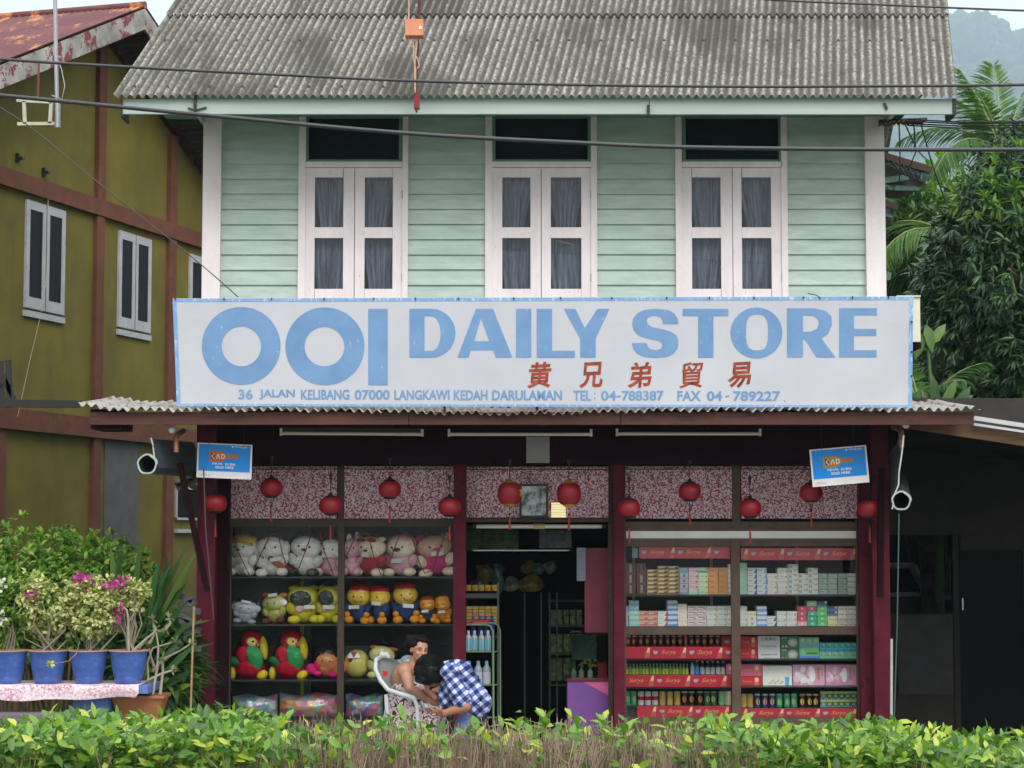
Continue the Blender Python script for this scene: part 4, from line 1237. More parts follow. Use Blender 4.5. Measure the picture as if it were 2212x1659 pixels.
bigbox(1780, 1185, 250, 1520, 418, (.20, .42, .28), [('r', 0, 0, 1, .3, (.16, .30, .46)), ('r', .32, .0, .34, 1, (.12, .3, .25)), ('r', .65, 0, .67, 1, (.12, .3, .25)), ('e', .16, .7, .1, .16, (.36, .5, .3)), ('e', .5, .7, .1, .16, (.36, .5, .3)), ('e', .83, .7, .1, .16, (.36, .5, .3))], 'aqua and blue box on top of the green fresh lettered box')
bigbox(1780, 1185, 420, 1520, 640, (.16, .44, .16), [('r', 0, 0, 1, .36, (.08, .22, .52)), ('r', .35, .48, .9, .62, (.05, .14, .08)), ('e', .18, .66, .1, .2, (.2, .44, .44)), ('r', .08, .14, .88, .2, (.5, .55, .6))], 'bright green box with blue lower band')
for r_, (ya, yb) in enumerate(((340, 488), (490, 640))):
    for c_ in range(6):
        xa = 1525 + c_ * 104.5
        bigbox(1780, xa, ya, xa + 103, yb, (.06, .40, .42) if r_ == 0 else (.18, .44, .30), [('r', 0, 0, 1, .26, (.06, .25, .5) if r_ == 0 else (.2, .38, .5)), ('e', .5, .62, .32, .22, (.04, .24, .30) if r_ == 0 else (.12, .32, .28)), ('e', .68, .74, .16, .12, (.42, .5, .12))], 'small %s box, %s after the bright green box, %s row' % ('turquoise' if r_ == 0 else 'pale green', ORD[c_], 'upper' if r_ == 0 else 'lower'))
bigbox(1780, 195, 702, 558, 900, (.46, .10, .18), redd, 'pinkish red carton, upper of the pair beside the white flower box')
bigbox(1780, 195, 905, 558, 1092, RC_, redd, 'red carton, lower of the pair beside the white flower box')
fl = [('r', .76, 0, .9, .48, (.08, .28, .52))] + [('e', .25 + .06 * k, .2 + .06 * ((k * 7) % 3), .03, .04, (.34, .32, .12)) for k in range(8)]
bigbox(1780, 565, 725, 1064, 1092, (.54, .54, .50), fl, 'white box with small olive flowers and a blue bar')
for i, (xa, xb) in enumerate(((1072, 1618), (1624, 2155))):
    rr = random.Random(4)
    dr = [('e', rr.uniform(.1, .62), rr.uniform(.15, .85), rr.uniform(.05, .1), rr.uniform(.08, .14), random.choice([(.62, .5, .56), (.6, .38, .48), (.5, .22, .36), (.64, .58, .62)])) for k in range(22)]
    dr += [('e', .6, .55, .1, .32, (.60, .62, .66)), ('r', .76, .35, .84, .9, (.30, .20, .10)), ('r', .9, .5, .93, .88, (.36, .14, .16))]
    bigbox(1780, xa, 708, xb, 1100, (.50, .26, .38), dr, 'pink flowered gift box, %s' % ('touching the white flower box' if i == 0 else 'at the outer end of its shelf'))
for r_, (ya, yb) in enumerate(((1160, 1296), (1298, 1432))):
    for c_ in range(6):
        xa = 1542 + c_ * 102
        bigbox(1780, xa, ya, xa + 101, yb, (.03, .12, .09) if c_ else (.06, .16, .26), [('r', 0, .72, 1, 1, (.38, .42, .10)), ('e', .5, .42, .28, .2, (.2, .3, .22)), ('e', .14, .1, .1, .07, (.4, .45, .2)), ('e', .85, .1, .1, .07, (.4, .45, .2))], 'small dark %s box with yellow lid band, %s after the cans, %s row' % ('green' if c_ else 'blue', ORD[c_], 'upper' if r_ == 0 else 'lower'))
MB().pbox(1354, 1526, 1374, 1550, YQ - .02, .1).build('ice_bucket', mat('clear_grey_plastic', (.26, .28, .27), .2), None, 'grey translucent tub at the doorway end of the lowest can shelf', 'tub')
tag(MB().pbox(1366, 1184, 1378, 1205, YQ, .08).build('small_box', gm(AQ)), 'small aqua box beside the top red shelf strip', 'box')
# ================================================================== NEIGHBOUR HOUSE ON THE LEFT
DL = Vector((.2975, 1, 0)).normalized()
NL = Vector((DL.y, -DL.x, 0))
A0 = W(0, 1166, 22.6); A0.z = 0
def L(px, py, off=0.0):
    """picture point -> (along, height) on the gable wall"""
    p = hit(px, py, A0 + NL * off, NL) - A0 - NL * off
    return p.dot(DL), p.z
def Lw(s_, z, off=0.0): return A0 + DL * s_ + NL * off + Vector((0, 0, z))
ROTL = Matrix((DL, NL, Vector((0, 0, 1)))).transposed()
def lbox(mb, s0, s1, z0, z1, o0, o1, m=0):
    mb.box(Lw((s0 + s1) / 2, (z0 + z1) / 2, (o0 + o1) / 2), (abs(s1 - s0), abs(o1 - o0), abs(z1 - z0)), m, ROTL)
def olive():
    m, t, b = nodes_of('olive_stucco')
    v = coords(t, 'Object')
    c = ramp(t, noise(t, v, 1.1, 4), [(.3, (.115, .09, .010)), (.7, (.185, .15, .016))])
    c = mixc(t, ramp(t, noise(t, coords(t, 'Object', (1, 1, .35)), 1.8, 5, .7), [(.5, (0, 0, 0)), (.75, (.75, .75, .75))]), c, (.085, .08, .018))
    t.links.new(c, b.inputs['Base Color']); b.inputs['Roughness'].default_value = .9
    bumpn(t, b, noise(t, v, 60, 3), .5, .006)
    return m
m_olive = olive()
m_lbeam = mat('red_brown_plaster_band', (.14, .048, .026), .8, .15, 4, spots=(.10, .04, .025), spot_scale=7, spot_at=.6)
hl = thing('neighbour_house', 'olive yellow house with red brown bands, white casement windows and a rusty red gable roof', 'house', A0)
# gable outline from the picture
OV = .58
sa, zaW = L(217, 92)                       # wall apex
ra_s, ra_z = L(314, 19, OV)                # rake apex
rl_s, rl_z = L(0, 142, OV)
slope = (ra_z - rl_z) / (ra_s - rl_s)
s_lo, s_hi = -7.0, 2 * ra_s + 7.0
def roofz(s_): return ra_z - abs(s_ - ra_s) * slope
DEP = 9.0
mb = MB()
pts = [(s_lo, 0), (s_hi, 0), (s_hi, roofz(s_hi) - .3), (ra_s, ra_z - .3), (s_lo, roofz(s_lo) - .3)]
mb.prism(pts, DL, Vector((0, 0, 1)), -NL, A0, .2)
wallL = mb.build('gable_wall', m_olive, hl)
mb = MB()
for s_ in (s_lo, s_hi - .2): mb.box(Lw(s_ + .1, roofz(s_lo) / 2 - .15, -DEP / 2), (.2, DEP, roofz(s_lo) - .3), 0, ROTL)
mb.build('side_wall', m_olive, hl)
# bands
b1t, b1b = L(100, 387)[1], L(100, 424)[1]
za1 = (L(0, 355)[1] + L(430, 500)[1]) / 2
ztop1 = L(223, 436)[1]; zbot1 = L(204, 465)[1]
mb = MB(); lbox(mb, s_lo, s_hi, zbot1, ztop1, -.02, .07); mb.build('upper_band', m_lbeam, hl)
ztop2, zbot2 = L(0, 880)[1], L(0, 926)[1]
mb = MB(); lbox(mb, s_lo, s_hi, zbot2, ztop2, -.02, .09); mb.build('lower_band', m_lbeam, hl)
for (xa, xb, za_, zb_) in ((205, 221, ztop1, None), (362, 377, ztop1, None)):
    s0, s1 = L(xa, 300)[0], L(xb, 300)[0]
    top = min(roofz(s0), roofz(s1)) - .28
    mb = MB(); lbox(mb, s0, s1, ztop1 + .002, top, -.02, .06); mb.build('pilaster', m_lbeam, hl)
    mb = MB(); lbox(mb, s0, s1, ztop2 + .002, zbot1 - .002, -.02, .055); mb.build('pilaster', m_lbeam, hl)
    mb = MB(); lbox(mb, s0, s1, 0, zbot2 - .002, -.02, .055); mb.build('pilaster', m_lbeam, hl)
s0, s1 = L(-6, 1100)[0], L(2, 1100)[0]
mb = MB(); lbox(mb, s0 - .2, s1, 0, zbot2 - .002, -.02, .055); mb.build('pilaster', m_lbeam, hl)
# grey rendered patch below
sA_, sB_ = L(222, 1150)[0], L(296, 1150)[0]
mb = MB(); lbox(mb, sA_, sB_, 0.0, zbot2 - .002, .0, .012); mb.build('grey_panel', mat('grey_render', (.115, .11, .115), .95, .1, 5), hl)
mb = MB(); lbox(mb, L(297, 1330)[0], L(345, 1330)[0], 0, L(320, 1316)[1], .0, .02); mb.build('grey_panel', mat('grey_render', (.12, .12, .12)), hl)
# windows
m_lwin = mat('grey_white_window_paint', (.42, .42, .44), .6, .08, 5, spots=(.25, .23, .22), spot_scale=14, spot_at=.66)
m_pane = flat('dark_louvre_glass', (.012, .014, .018), .45, .06)
for (xa, xb, yt0, yb0) in ((53, 136, 430, 664), (254.5, 323, 497, 706), (408, 470, 548, 720)):
    s0, s1 = L(xa, 500)[0], L(xb, 600)[0]
    z1 = L(xa, yt0)[1]; z0 = L(xa, yb0)[1]
    wd_ = s1 - s0
    mb = MB()
    f = .088 * wd_
    m_ = (s0 + s1) / 2
    for a, b in ((s0, s0 + f), (m_ - f, m_ + f), (s1 - f, s1)): lbox(mb, a, b, z0, z1, 0, .028)
    for a, b in ((s0 + f, m_ - f), (m_ + f, s1 - f)):
        lbox(mb, a, b, z0, z0 + .13, 0, .026); lbox(mb, a, b, z1 - .1, z1, 0, .026)
    lbox(mb, s0 - .01, s1 + .01, z0 - .10, z0 - .03, 0, .035)
    lbox(mb, m_ - .006, m_ + .006, z0, z1, .028, .030, 1)
    w_ = mb.build('window', [m_lwin, m_iron], hl)
    for a, b in ((s0 + f, m_ - f), (m_ + f, s1 - f)):
        mb = MB(); lbox(mb, a, b, z0 + .13, z1 - .1, .014, .018); mb.build('pane', m_pane, w_)
        mb = MB()
        for k in range(9):
            z = z0 + .18 + k * (z1 - z0 - .3) / 9
            mb.add([Lw(a, z, .012), Lw(b, z, .012), Lw(b, z + .06, .002), Lw(a, z + .06, .002)], [(0, 1, 2, 3)])
        mb.build('louvre', flat('dark_louvre', (.03, .034, .042), .5, .1), w_)
# lower window far right with awning bracket
mb = MB()
s0, s1 = L(378, 1085)[0], L(440, 1085)[0]; z0, z1 = L(378, 1118)[1], L(378, 1056)[1]
lbox(mb, s0, s1, z0, z1, .0, .02, 1)
for a, b, c, d in ((s0 - .03, s0, z0, z1), (s0, s1, z0 - .03, z0), (s0, s1, z1, z1 + .03)): lbox(mb, a, b, c, d, 0, .04)
lbox(mb, s0 - .02, s1, z0 - .2, z0 - .15, 0, .06)
mb.build('window', [m_lwin, m_dark], hl)
# roof: corrugated rusty red
def redroof():
    m, t, b = nodes_of('rusty_red_zinc')
    v = coords(t, 'Object')
    c = ramp(t, noise(t, v, 1.5, 4), [(.3, (.09, .022, .026)), (.7, (.165, .048, .05))])
    c = mixc(t, ramp(t, noise(t, coords(t, 'Object', (1.5, .5, 1)), 2.2, 6, .7), [(.56, (0, 0, 0)), (.63, (1, 1, 1))]), c, (.42, .17, .06))
    t.links.new(c, b.inputs['Base Color']); b.inputs['Roughness'].default_value = .7
    return m
m_redroof = redroof()
m_under = mat('dark_zinc_underside', (.06, .05, .05), .6)
RN = Vector((0, 0, 1))
def lroof(side):
    mb = MB()
    nn = int((DEP + OV) / .085)
    sl_ = math.atan(slope)
    run = 8.5 / math.cos(0)
    rows = [0, .02, .25, .5, .75, 1.0]
    vs, fs = [], []
    Lr = (ra_s - s_lo) if side < 0 else (s_hi - ra_s)
    seg = 4
    for r in rows:
        for i in range(nn * seg + 1):
            o = OV - i * .085 / seg
            zz = .018 * math.cos(2 * math.pi * i / seg + .78)
            s_ = ra_s + side * (Lr + .4) * r
            vs.append(Lw(s_, roofz(s_) + zz + .03, o))
    w_ = nn * seg + 1
    for r in range(len(rows) - 1):
        for i in range(w_ - 1):
            k = r * w_ + i
            fs.append((k, k + 1, k + 1 + w_, k + w_))
    mb.add(vs, fs, 0, True)
    return mb.build('roof', m_redroof, hl)
lroof(-1); lroof(1)
mb = MB()
mb.tube([Lw(ra_s, ra_z + .045, OV), Lw(ra_s, ra_z + .045, OV - DEP)], .05, 8); mb.build('ridge_cap', m_redroof, hl)
def bargemat():
    m, t, b = nodes_of('peeling_barge_board')
    v = coords(t, 'Object')
    c = ramp(t, noise(t, v, 2.5, 5), [(.35, (.20, .19, .17)), (.6, (.44, .42, .39))])
    c = mixc(t, ramp(t, noise(t, v, 4.5, 6, .7), [(.54, (0, 0, 0)), (.57, (1, 1, 1))]), c, (.20, .04, .045))
    t.links.new(c, b.inputs['Base Color']); b.inputs['Roughness'].default_value = .85
    return m
m_barge = bargemat()
bh = .25 + (L(311, 61, OV)[1] * -1 + ra_z) * 0
hb = abs(ra_z - L(311, 62, OV)[1])
for side in (-1, 1):
    mb = MB()
    Lr = (ra_s - s_lo) if side < 0 else (s_hi - ra_s)
    e = ra_s + side * Lr
    mb.prism([(ra_s, ra_z + .0), (e, roofz(e)), (e, roofz(e) - hb), (ra_s, ra_z - hb)], DL, RN, -NL, A0 + NL * OV, .03)
    mb.build('barge_board', m_barge, hl)
mb = MB()
e = s_hi
for side in (-1, 1):
    e = s_lo if side < 0 else s_hi
    mb.add([Lw(ra_s, ra_z - .04, OV - .04), Lw(e, roofz(e) - .04, OV - .04), Lw(e, roofz(e) - .04, -.1), Lw(ra_s, ra_z - .04, -.1)], [(0, 1, 2, 3)])
split_islands(mb.build('soffit', m_under, hl))
mb = MB()
for k in range(60):
    s_ = ra_s + .1 + k * .1
    if s_ > s_hi: break
    a = Lw(s_, roofz(s_) - .05, OV - .06); b = Lw(s_, roofz(s_) - .05, 0)
    mb.bar(a, b, .02, .03)
mb.build('purlin', m_under, hl)
for px, py in ((35, 341), (92, 372)):
    s_, z_ = L(px, py); mb = MB(); lbox(mb, s_ - .02, s_ + .02, z_ - .05, z_ + .05, 0, .04); lbox(mb, s_ - .01, s_ + .05, z_ - .02, z_ + .01, .04, .08); mb.build('hook', m_iron, hl)
# antenna mast with box bracket in front of the gable
Ym = 21.2
mast = thing('antenna_mast', 'thin grey metal mast with a square white bracket before the olive gable', 'mast', W(123, 275, Ym))
m_galv = flat('galvanised_pipe', (.36, .37, .39), .4, .5, .4)
mb = MB(); mb.tube([W(118, -60, Ym), W(121, 120, Ym), W(124, 262, Ym)], .022, 8); mb.tube([W(124.5, 224, Ym), W(124.5, 276, Ym)], .03, 8); mb.build('pole', m_galv, mast)
m_yw = mat('yellowed_white_metal', (.50, .48, .38), .5)
mb = MB()
for a, b in (((52, 219), (54, 268)), ((111, 221), (108, 267)), ((36, 217), (112, 221)), ((38, 268), (118, 267))): mb.bar(W(*a, Ym + .05), W(*b, Ym + .05), .035, .035)
mb.build('bracket', m_yw, mast)
MB().tube([W(84, 130, Ym + .1), W(83, 175, Ym + .1), W(82, 212, Ym + .1)], .012, 6).build('stay', flat('rust_rod', (.20, .06, .03), .7), mast)
MB().tube([W(125, 130, Ym - .02), W(133, 150, Ym - .02), W(140, 185, Ym - .02), W(134, 215, Ym - .02), W(112, 206, Ym - .02)], .006, 5).build('loose_wire', mat('pale_wire', (.4, .4, .36), .5), mast)
# dark steel frame at the left edge
Ys = 19.6
sf = thing('steel_rack', 'black steel bracket frame with a long arm jutting from the olive house', 'rack', W(10, 880, Ys))
mb = MB()
for a, b, w_ in (((18, 778), (21, 880), .05), ((3, 780), (4, 880), .04), ((-20, 834), (26, 834), .04), ((0, 800), (40, 878), .05), ((-40, 873), (172, 874), .06), ((2, 866), (180, 869), .03)):
    mb.bar(W(*a, Ys), W(*b, Ys), w_, w_)
mb.build('frame', m_iron, sf)

# ================================================================== RIGHT SIDE PORCH
rp = thing('side_shelter', 'dark open lean to with white metal roof edge and brown fascia beside the carton windows', 'shelter', (5.4, 18, 0))
Yr = 16.6
e0, e1 = W(2104, 903, Yr), W(2330, 937, Yr)
mb = MB(); mb.bar(e0, e1, .02, .035); mb.bar(e0 + Vector((0, .01, -.05)), e1 + Vector((0, .01, -.05)), .02, .02)
mb.build('roof_edge', mat('white_roof_edge', (.50, .50, .53), .35, .03, bump=0), rp)
mb = MB()
mb.bar(e0 + Vector((-.6, .1, -.02)), e1 + Vector((0, .1, -.11)), .04, .1)
mb.build('fascia', mat('raw_brown_timber', (.12, .065, .03), .7, .2, 5, stretch=(.3, 1, 4)), rp)
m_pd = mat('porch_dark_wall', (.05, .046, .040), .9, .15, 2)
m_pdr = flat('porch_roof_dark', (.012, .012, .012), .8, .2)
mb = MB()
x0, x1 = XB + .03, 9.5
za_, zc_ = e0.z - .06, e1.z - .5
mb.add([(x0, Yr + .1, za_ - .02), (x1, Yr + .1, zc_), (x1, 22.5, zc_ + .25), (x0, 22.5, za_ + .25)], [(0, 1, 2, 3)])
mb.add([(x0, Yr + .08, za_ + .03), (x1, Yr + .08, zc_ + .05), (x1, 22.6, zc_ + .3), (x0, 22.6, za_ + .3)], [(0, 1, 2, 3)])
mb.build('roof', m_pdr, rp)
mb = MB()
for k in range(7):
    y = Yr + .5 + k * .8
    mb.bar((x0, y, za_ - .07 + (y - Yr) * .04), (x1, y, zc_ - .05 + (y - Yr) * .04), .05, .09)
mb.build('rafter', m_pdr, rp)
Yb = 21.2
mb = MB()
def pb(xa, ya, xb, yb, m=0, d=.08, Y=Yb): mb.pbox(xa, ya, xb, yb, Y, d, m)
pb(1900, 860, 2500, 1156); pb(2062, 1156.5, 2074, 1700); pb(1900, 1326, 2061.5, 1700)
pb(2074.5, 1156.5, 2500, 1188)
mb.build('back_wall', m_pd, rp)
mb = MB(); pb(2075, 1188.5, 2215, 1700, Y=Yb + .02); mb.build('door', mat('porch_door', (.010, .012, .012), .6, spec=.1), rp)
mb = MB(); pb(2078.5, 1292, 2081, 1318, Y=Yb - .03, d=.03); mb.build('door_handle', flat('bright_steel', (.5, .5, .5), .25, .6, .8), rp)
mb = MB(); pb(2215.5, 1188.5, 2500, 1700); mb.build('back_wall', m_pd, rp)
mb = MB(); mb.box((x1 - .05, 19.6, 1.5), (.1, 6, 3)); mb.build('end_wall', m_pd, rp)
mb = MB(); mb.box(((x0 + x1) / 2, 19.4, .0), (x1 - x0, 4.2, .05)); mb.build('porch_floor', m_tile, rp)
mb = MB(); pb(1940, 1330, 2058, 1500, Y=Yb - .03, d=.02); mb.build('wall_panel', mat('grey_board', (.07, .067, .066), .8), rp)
# a parked car seen through the opening
m_car = mat('dull_silver_car_paint', (.55, .57, .60), .3, .03, bump=0, coat=.5)
Yc = 23.6
car = thing('parked_car', 'silver car in deep shade seen through the opening behind the porch', 'car', W(1960, 1420, Yc))
mb = MB()
def cq(px, py, y=0): return W(px, py, Yc + y)
mb.tube([cq(1850, 1221), cq(1972, 1221), cq(1988, 1252), cq(1996, 1287)], .035, 8)
mb.tube([cq(1850, 1290), cq(1920, 1284), cq(1990, 1284), cq(2052, 1291)], .03, 8)
mb.tube([cq(1972, 1224), cq(1994, 1262), cq(2003, 1290)], .05, 8)
mb.build('window_frame', m_car, car)
mb = MB()
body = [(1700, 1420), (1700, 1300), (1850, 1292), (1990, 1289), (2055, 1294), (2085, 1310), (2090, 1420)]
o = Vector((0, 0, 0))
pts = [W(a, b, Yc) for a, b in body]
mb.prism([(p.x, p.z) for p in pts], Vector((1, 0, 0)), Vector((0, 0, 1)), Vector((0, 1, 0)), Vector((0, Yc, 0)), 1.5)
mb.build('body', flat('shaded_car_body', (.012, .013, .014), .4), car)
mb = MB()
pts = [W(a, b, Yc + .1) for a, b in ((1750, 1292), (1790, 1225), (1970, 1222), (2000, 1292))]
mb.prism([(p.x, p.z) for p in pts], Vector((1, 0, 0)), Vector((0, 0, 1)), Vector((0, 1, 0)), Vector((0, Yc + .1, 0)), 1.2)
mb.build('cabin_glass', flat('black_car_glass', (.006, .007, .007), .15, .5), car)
mb = MB()
for px in (1770, 2020):
    c_ = W(px, 1420, Yc - .02)
    mb.lathe([(0, -.09), (.3, -.09), (.3, .09), (0, .09)], c_, 20, 0, Matrix.Rotation(math.pi / 2, 3, 'X'))
mb.build('wheel', m_iron, car)
mb = MB(); mb.box((6, 25.6, 1.5), (9, .1, 3.0)); mb.box((6, 23.8, 3.05), (9, 3.7, .1)); 
mb.build('rear_shed', m_pdr, rp)
# rolled metal sheets hanging at both ends of the shopfront
m_roll = mat('dull_zinc_roll', (.10, .13, .14), .35, .15, 6, metal=.5, spec=.5)
m_rolledge = mat('pale_roll_edge', (.42, .47, .44), .5, .1, 12)
def rollsheet(a, b, r, lb, cord=None):
    a, b = Vector(a), Vector(b)
    t_ = thing('rolled_blind', lb, 'rolled blind', (a + b) / 2)
    d = (b - a).normalized(); u = d.cross(Vector((0, 0, 1))).normalized(); v_ = u.cross(d)
    mb = MB()
    vs, fs = [], []
    N = 64
    for e in (0, 1):
        p = a if e == 0 else b
        for k in range(N + 1):
            t = 2 * math.pi * 2.2 * k / N
            rr = r * (1 - .16 * k / N) * (1 + .03 * math.sin(t * 5))
            vs.append(p + (u * math.cos(t) + v_ * math.sin(t)) * rr)
    fs = [(k, k + 1, k + N + 2, k + N + 1) for k in range(N)]
    mb.add(vs, fs, 0, True)
    mb.build('roll', m_roll, t_)
    mb = MB()
    mb.tube([vs[k] for k in range(N + 1)], .0045, 5); mb.build('rim', m_rolledge, t_)
    if cord: MB().tube(cord, [.008] + [.007] * (len(cord) - 1), 6).build('torn_edge', m_rolledge, t_)
    return t_
Yq = 16.3
c0 = [W(1952, 940, Yq - .0), W(1948, 980, Yq), W(1942, 1020, Yq), W(1941, 1047, Yq), W(1935, 1062, Yq), W(1927, 1078, Yq), W(1930, 1088, Yq), W(1927, 1100, Yq)]
ro = rollsheet(W(1947, 1082, Yq), W(1938, 1030, 18.0), .078, 'grey roll of zinc blind hung beside the carton windows', c0)
mb = MB(); p = [W(1950, 936, Yq), W(1922, 980, Yq + .9), W(1925, 1075, Yq + .5), W(1933, 1075, Yq)]
mb.add(p, [(0, 1, 2, 3)]); mb.build('hanging_flap', m_roll, ro)
ro = rollsheet(W(318, 1003, Yq), W(410, 1012, 17.6), .082, 'grey roll of zinc blind hung between toy windows and olive house', [W(326, 946, Yq), W(330, 960, Yq), W(333, 985, Yq), W(338, 1005, Yq)])
mb = MB(); p = [W(327, 948, Yq), W(420, 955, Yq + .8), W(425, 1016, Yq + .8), W(341, 1010, Yq)]
vs, fs = [], []
for i in range(13):
    for j in range(9):
        a = p[0].lerp(p[1], i / 12); b = p[3].lerp(p[2], i / 12); q = a.lerp(b, j / 8); q.y += .02 * math.sin(j * 2.4); vs.append(q)
for i in range(12):
    for j in range(8): fs.append((i * 9 + j, i * 9 + j + 1, i * 9 + j + 10, i * 9 + j + 9))
mb.add(vs, fs, 0, True); mb.build('hanging_flap', m_roll, ro)
# cords, prop pole, battens
m_cord = flat('green_grey_cord', (.06, .12, .11), .6)
tag(MB().tube([W(1942, 1110, Yq), W(1938, 1350, Yq + .2), W(1930, 1600, Yq + .5)], .006, 5).build('blind_cord', m_cord), 'long green cord hanging below the zinc roll by the cartons', 'cord')
tag(MB().tube([W(440, 1012, Yq), W(444, 1140, Yq), W(462, 1340, Yq)], .006, 5).build('blind_cord', flat('grey_cord', (.05, .045, .045), .6)), 'thin grey cord hanging before the maroon post by the toys', 'cord')
tag(MB().bar(W(388, 1000, 16.6), W(448, 1278, 16.6), .045, .045).build('wooden_prop', flat('maroon_prop', (.014, .004, .006), .8, .05)), 'slanting dark maroon prop leaning on the post beside the toys', 'prop')
tag(MB().bar(W(1904, 1010, 16.9), W(1901, 1290, 16.9), .05, .05).build('wooden_prop', flat('maroon_prop', (.014, .004, .006), .8, .05)), 'dark maroon strut hanging on the post beside the cartons', 'prop')
tag(MB().tube([W(1926, 1380, 17.2), W(1925, 1700, 17.2)], .012, 8).build('downpipe', mat('pale_grey_pipe', (.42, .42, .44), .4)), 'thin pale pipe up the maroon post by the dark porch', 'pipe')
bt = thing('batten_bracket', 'crossed pale battens fixed low between the olive house and shop post', 'batten', W(420, 1060, 18.5))
mb = MB(); mb.bar(W(382, 1055, 18.3), W(482, 1013, 18.3), .05, .05); mb.bar(W(412, 1048, 18.4), W(490, 1082, 18.4), .06, .05); mb.build('batten', mat('pale_batten', (.16, .13, .10), .8), bt)
mb = MB()
for k in range(6): mb.ell(W(384 + k * 13, 1045 - k * 5.5, 18.25), (.035, .03, .02), nu=8, nv=4)
mb.build('sheet_scrap', m_iron, bt)
# small house gable seen past the right corner (green barge boards)
sh_ = thing('tiled_eave', 'small dark eave with peeling green boards past the upper corner post', 'eave', W(1950, 400, 20.5))
Yz = 20.5
mb = MB()
for (a, b, h_) in (((1900, 334), (2012, 368), .07), ((1900, 436), (1938, 449), .06)): mb.bar(W(*a, Yz), W(*b, Yz), .05, h_)
mb.build('eave_tile', flat('dark_eave_tile', (.07, .04, .03), .8), sh_)
m_pg = mat('peeling_green_board', (.11, .22, .18), .8, .2, 6, spots=(.03, .05, .04), spot_scale=8, spot_at=.55)
mb = MB()
def pq(pts, y=0.0, th=.04): 
    q = [W(a, b, Yz + y) for a, b in pts]
    mb.prism([(p.x, p.z) for p in q], Vector((1, 0, 0)), Vector((0, 0, 1)), Vector((0, 1, 0)), Vector((0, Yz + y, 0)), th)
pq([(1900, 342), (2002, 372), (2006, 386), (1900, 350)], .02); pq([(1900, 385), (1962, 376), (1964, 388), (1900, 398)], .03)
pq([(1990, 372), (2012, 372), (2004, 398), (1988, 392)], .0); pq([(1900, 398), (1990, 404), (1985, 412), (1900, 410)], .05)
pq([(1900, 448), (1932, 454), (1928, 470), (1900, 464)], .04)
pq([(1900, 583 - 8), (1926, 590), (1924, 605), (1900, 603)], .03)
split_islands(mb.build('barge_board', m_pg, sh_))
mb = MB(); pq([(1900, 350), (1998, 380), (1992, 400), (1960, 412), (1900, 405)], .12, .5); pq([(1900, 445), (1935, 455), (1926, 478), (1900, 470)], .12, .5); mb.build('soffit', m_under, sh_)
mb = MB()
for k in range(5): mb.tube([W(1925 + k * 13, 345 + k * 6, Yz - .05), W(1945 + k * 10, 372 + k * 5, Yz - .1), W(1960 + k * 9, 380 + k * 3, Yz - .05)], .008, 4)
mb.build('tangled_wire', m_iron, sh_)
# cream box on the wall behind the sign
cb = thing('meter_cabinet', 'cream box cabinet sticking out behind the end of the signboard', 'cabinet', W(1964, 740, 17.7))
MB().pbox(1940, 641, 1988, 738, 17.4, .5).build('cabinet_body', m_cream, cb)
MB().pbox(1938, 638, 1989, 641, 17.38, .54).build('cabinet_lid', m_cream, cb)
MB().pbox(1935, 740, 1990, 752, 17.45, .4).build('bracket', m_maroondk, cb)
# insulators and service wires at the right corner
ins = thing('insulator_rack', 'row of brown insulators with thin service wires at the upper corner post by the trees', 'insulators', W(1915, 262, 17.4))
mb = MB()
for k in range(9):
    p = W(1906 + k * 10, 266 - (k > 1) * 3, 17.35 + k * .06)
    mb.lathe([(0, -.03), (.03, -.03), (.018, 0), (.034, .03), (0, .03)], p, 10, 0, Matrix.Rotation(math.pi / 2, 3, 'Y'))
mb.build('insulator', flat('brown_porcelain', (.06, .02, .015), .25, .6), ins)
mb = MB(); mb.bar(W(1903, 262, 17.45), W(2000, 258, 17.9), .03, .03); mb.build('rack_bar', m_iron, ins)
mb = MB()
for k, (ya, yb) in enumerate(((262, 265), (267, 270), (271, 275), (258, 262))):
    mb.tube([W(1960, ya, 17.5), W(2080, (ya + yb) / 2 + 4, 17), W(2260, yb, 16.2)], .006, 5)
for a, b, c_ in (((1942, 270), (1944, 330), (1943, 396)), ((1955, 268), (1980, 322), (1996, 340)), ((1974, 268), (1978, 330), (1960, 372)), ((1990, 270), (2012, 350), (2040, 430)), ((1912, 268), (1910, 300), (1912, 340))):
    mb.tube([W(*a, 17.7), W(*b, 18.6), W(*c_, 20.2)], .007, 5)
mb.build('service_wire', m_iron, ins)
# ---- overhead cables
m_cable = flat('black_cable_sheath', (.035, .036, .042), .45, .5)
def cable(pts, Y, r, lb, name='overhead_cable', cat='cable', m=m_cable):
    P = [W(a, b, Y) for a, b in pts]
    out = []
    for i in range(len(P) - 1):
        p0 = P[max(i - 1, 0)]; p1 = P[i]; p2 = P[i + 1]; p3 = P[min(i + 2, len(P) - 1)]
        for k in range(8):
            t = k / 8
            out.append(.5 * ((2 * p1) + (-p0 + p2) * t + (2 * p0 - 5 * p1 + 4 * p2 - p3) * t * t + (-p0 + 3 * p1 - 3 * p2 + p3) * t ** 3))
    out.append(P[-1])
    return tag(MB().tube(out, r, 8).build(name, m), lb, cat)
cable([(-400, 172), (0, 206), (435, 248), (880, 288), (1240, 308), (1480, 318), (1860, 322.5), (2212, 323), (2600, 318)], 11.0, .0115, 'thick black cable crossing low in front of the upper windows')
cable([(-400, 92), (0, 127.5), (300, 146), (640, 163), (900, 175), (1240, 183), (1600, 187), (1860, 186), (2212, 183), (2600, 172)], 11.6, .009, 'black cable crossing in front of the grey roof')
cable([(1000, -40), (1640, -2), (1900, 10), (2212, 23), (2600, 36)], 12.0, .0065, 'thin cable crossing the topmost part of the grey roof')
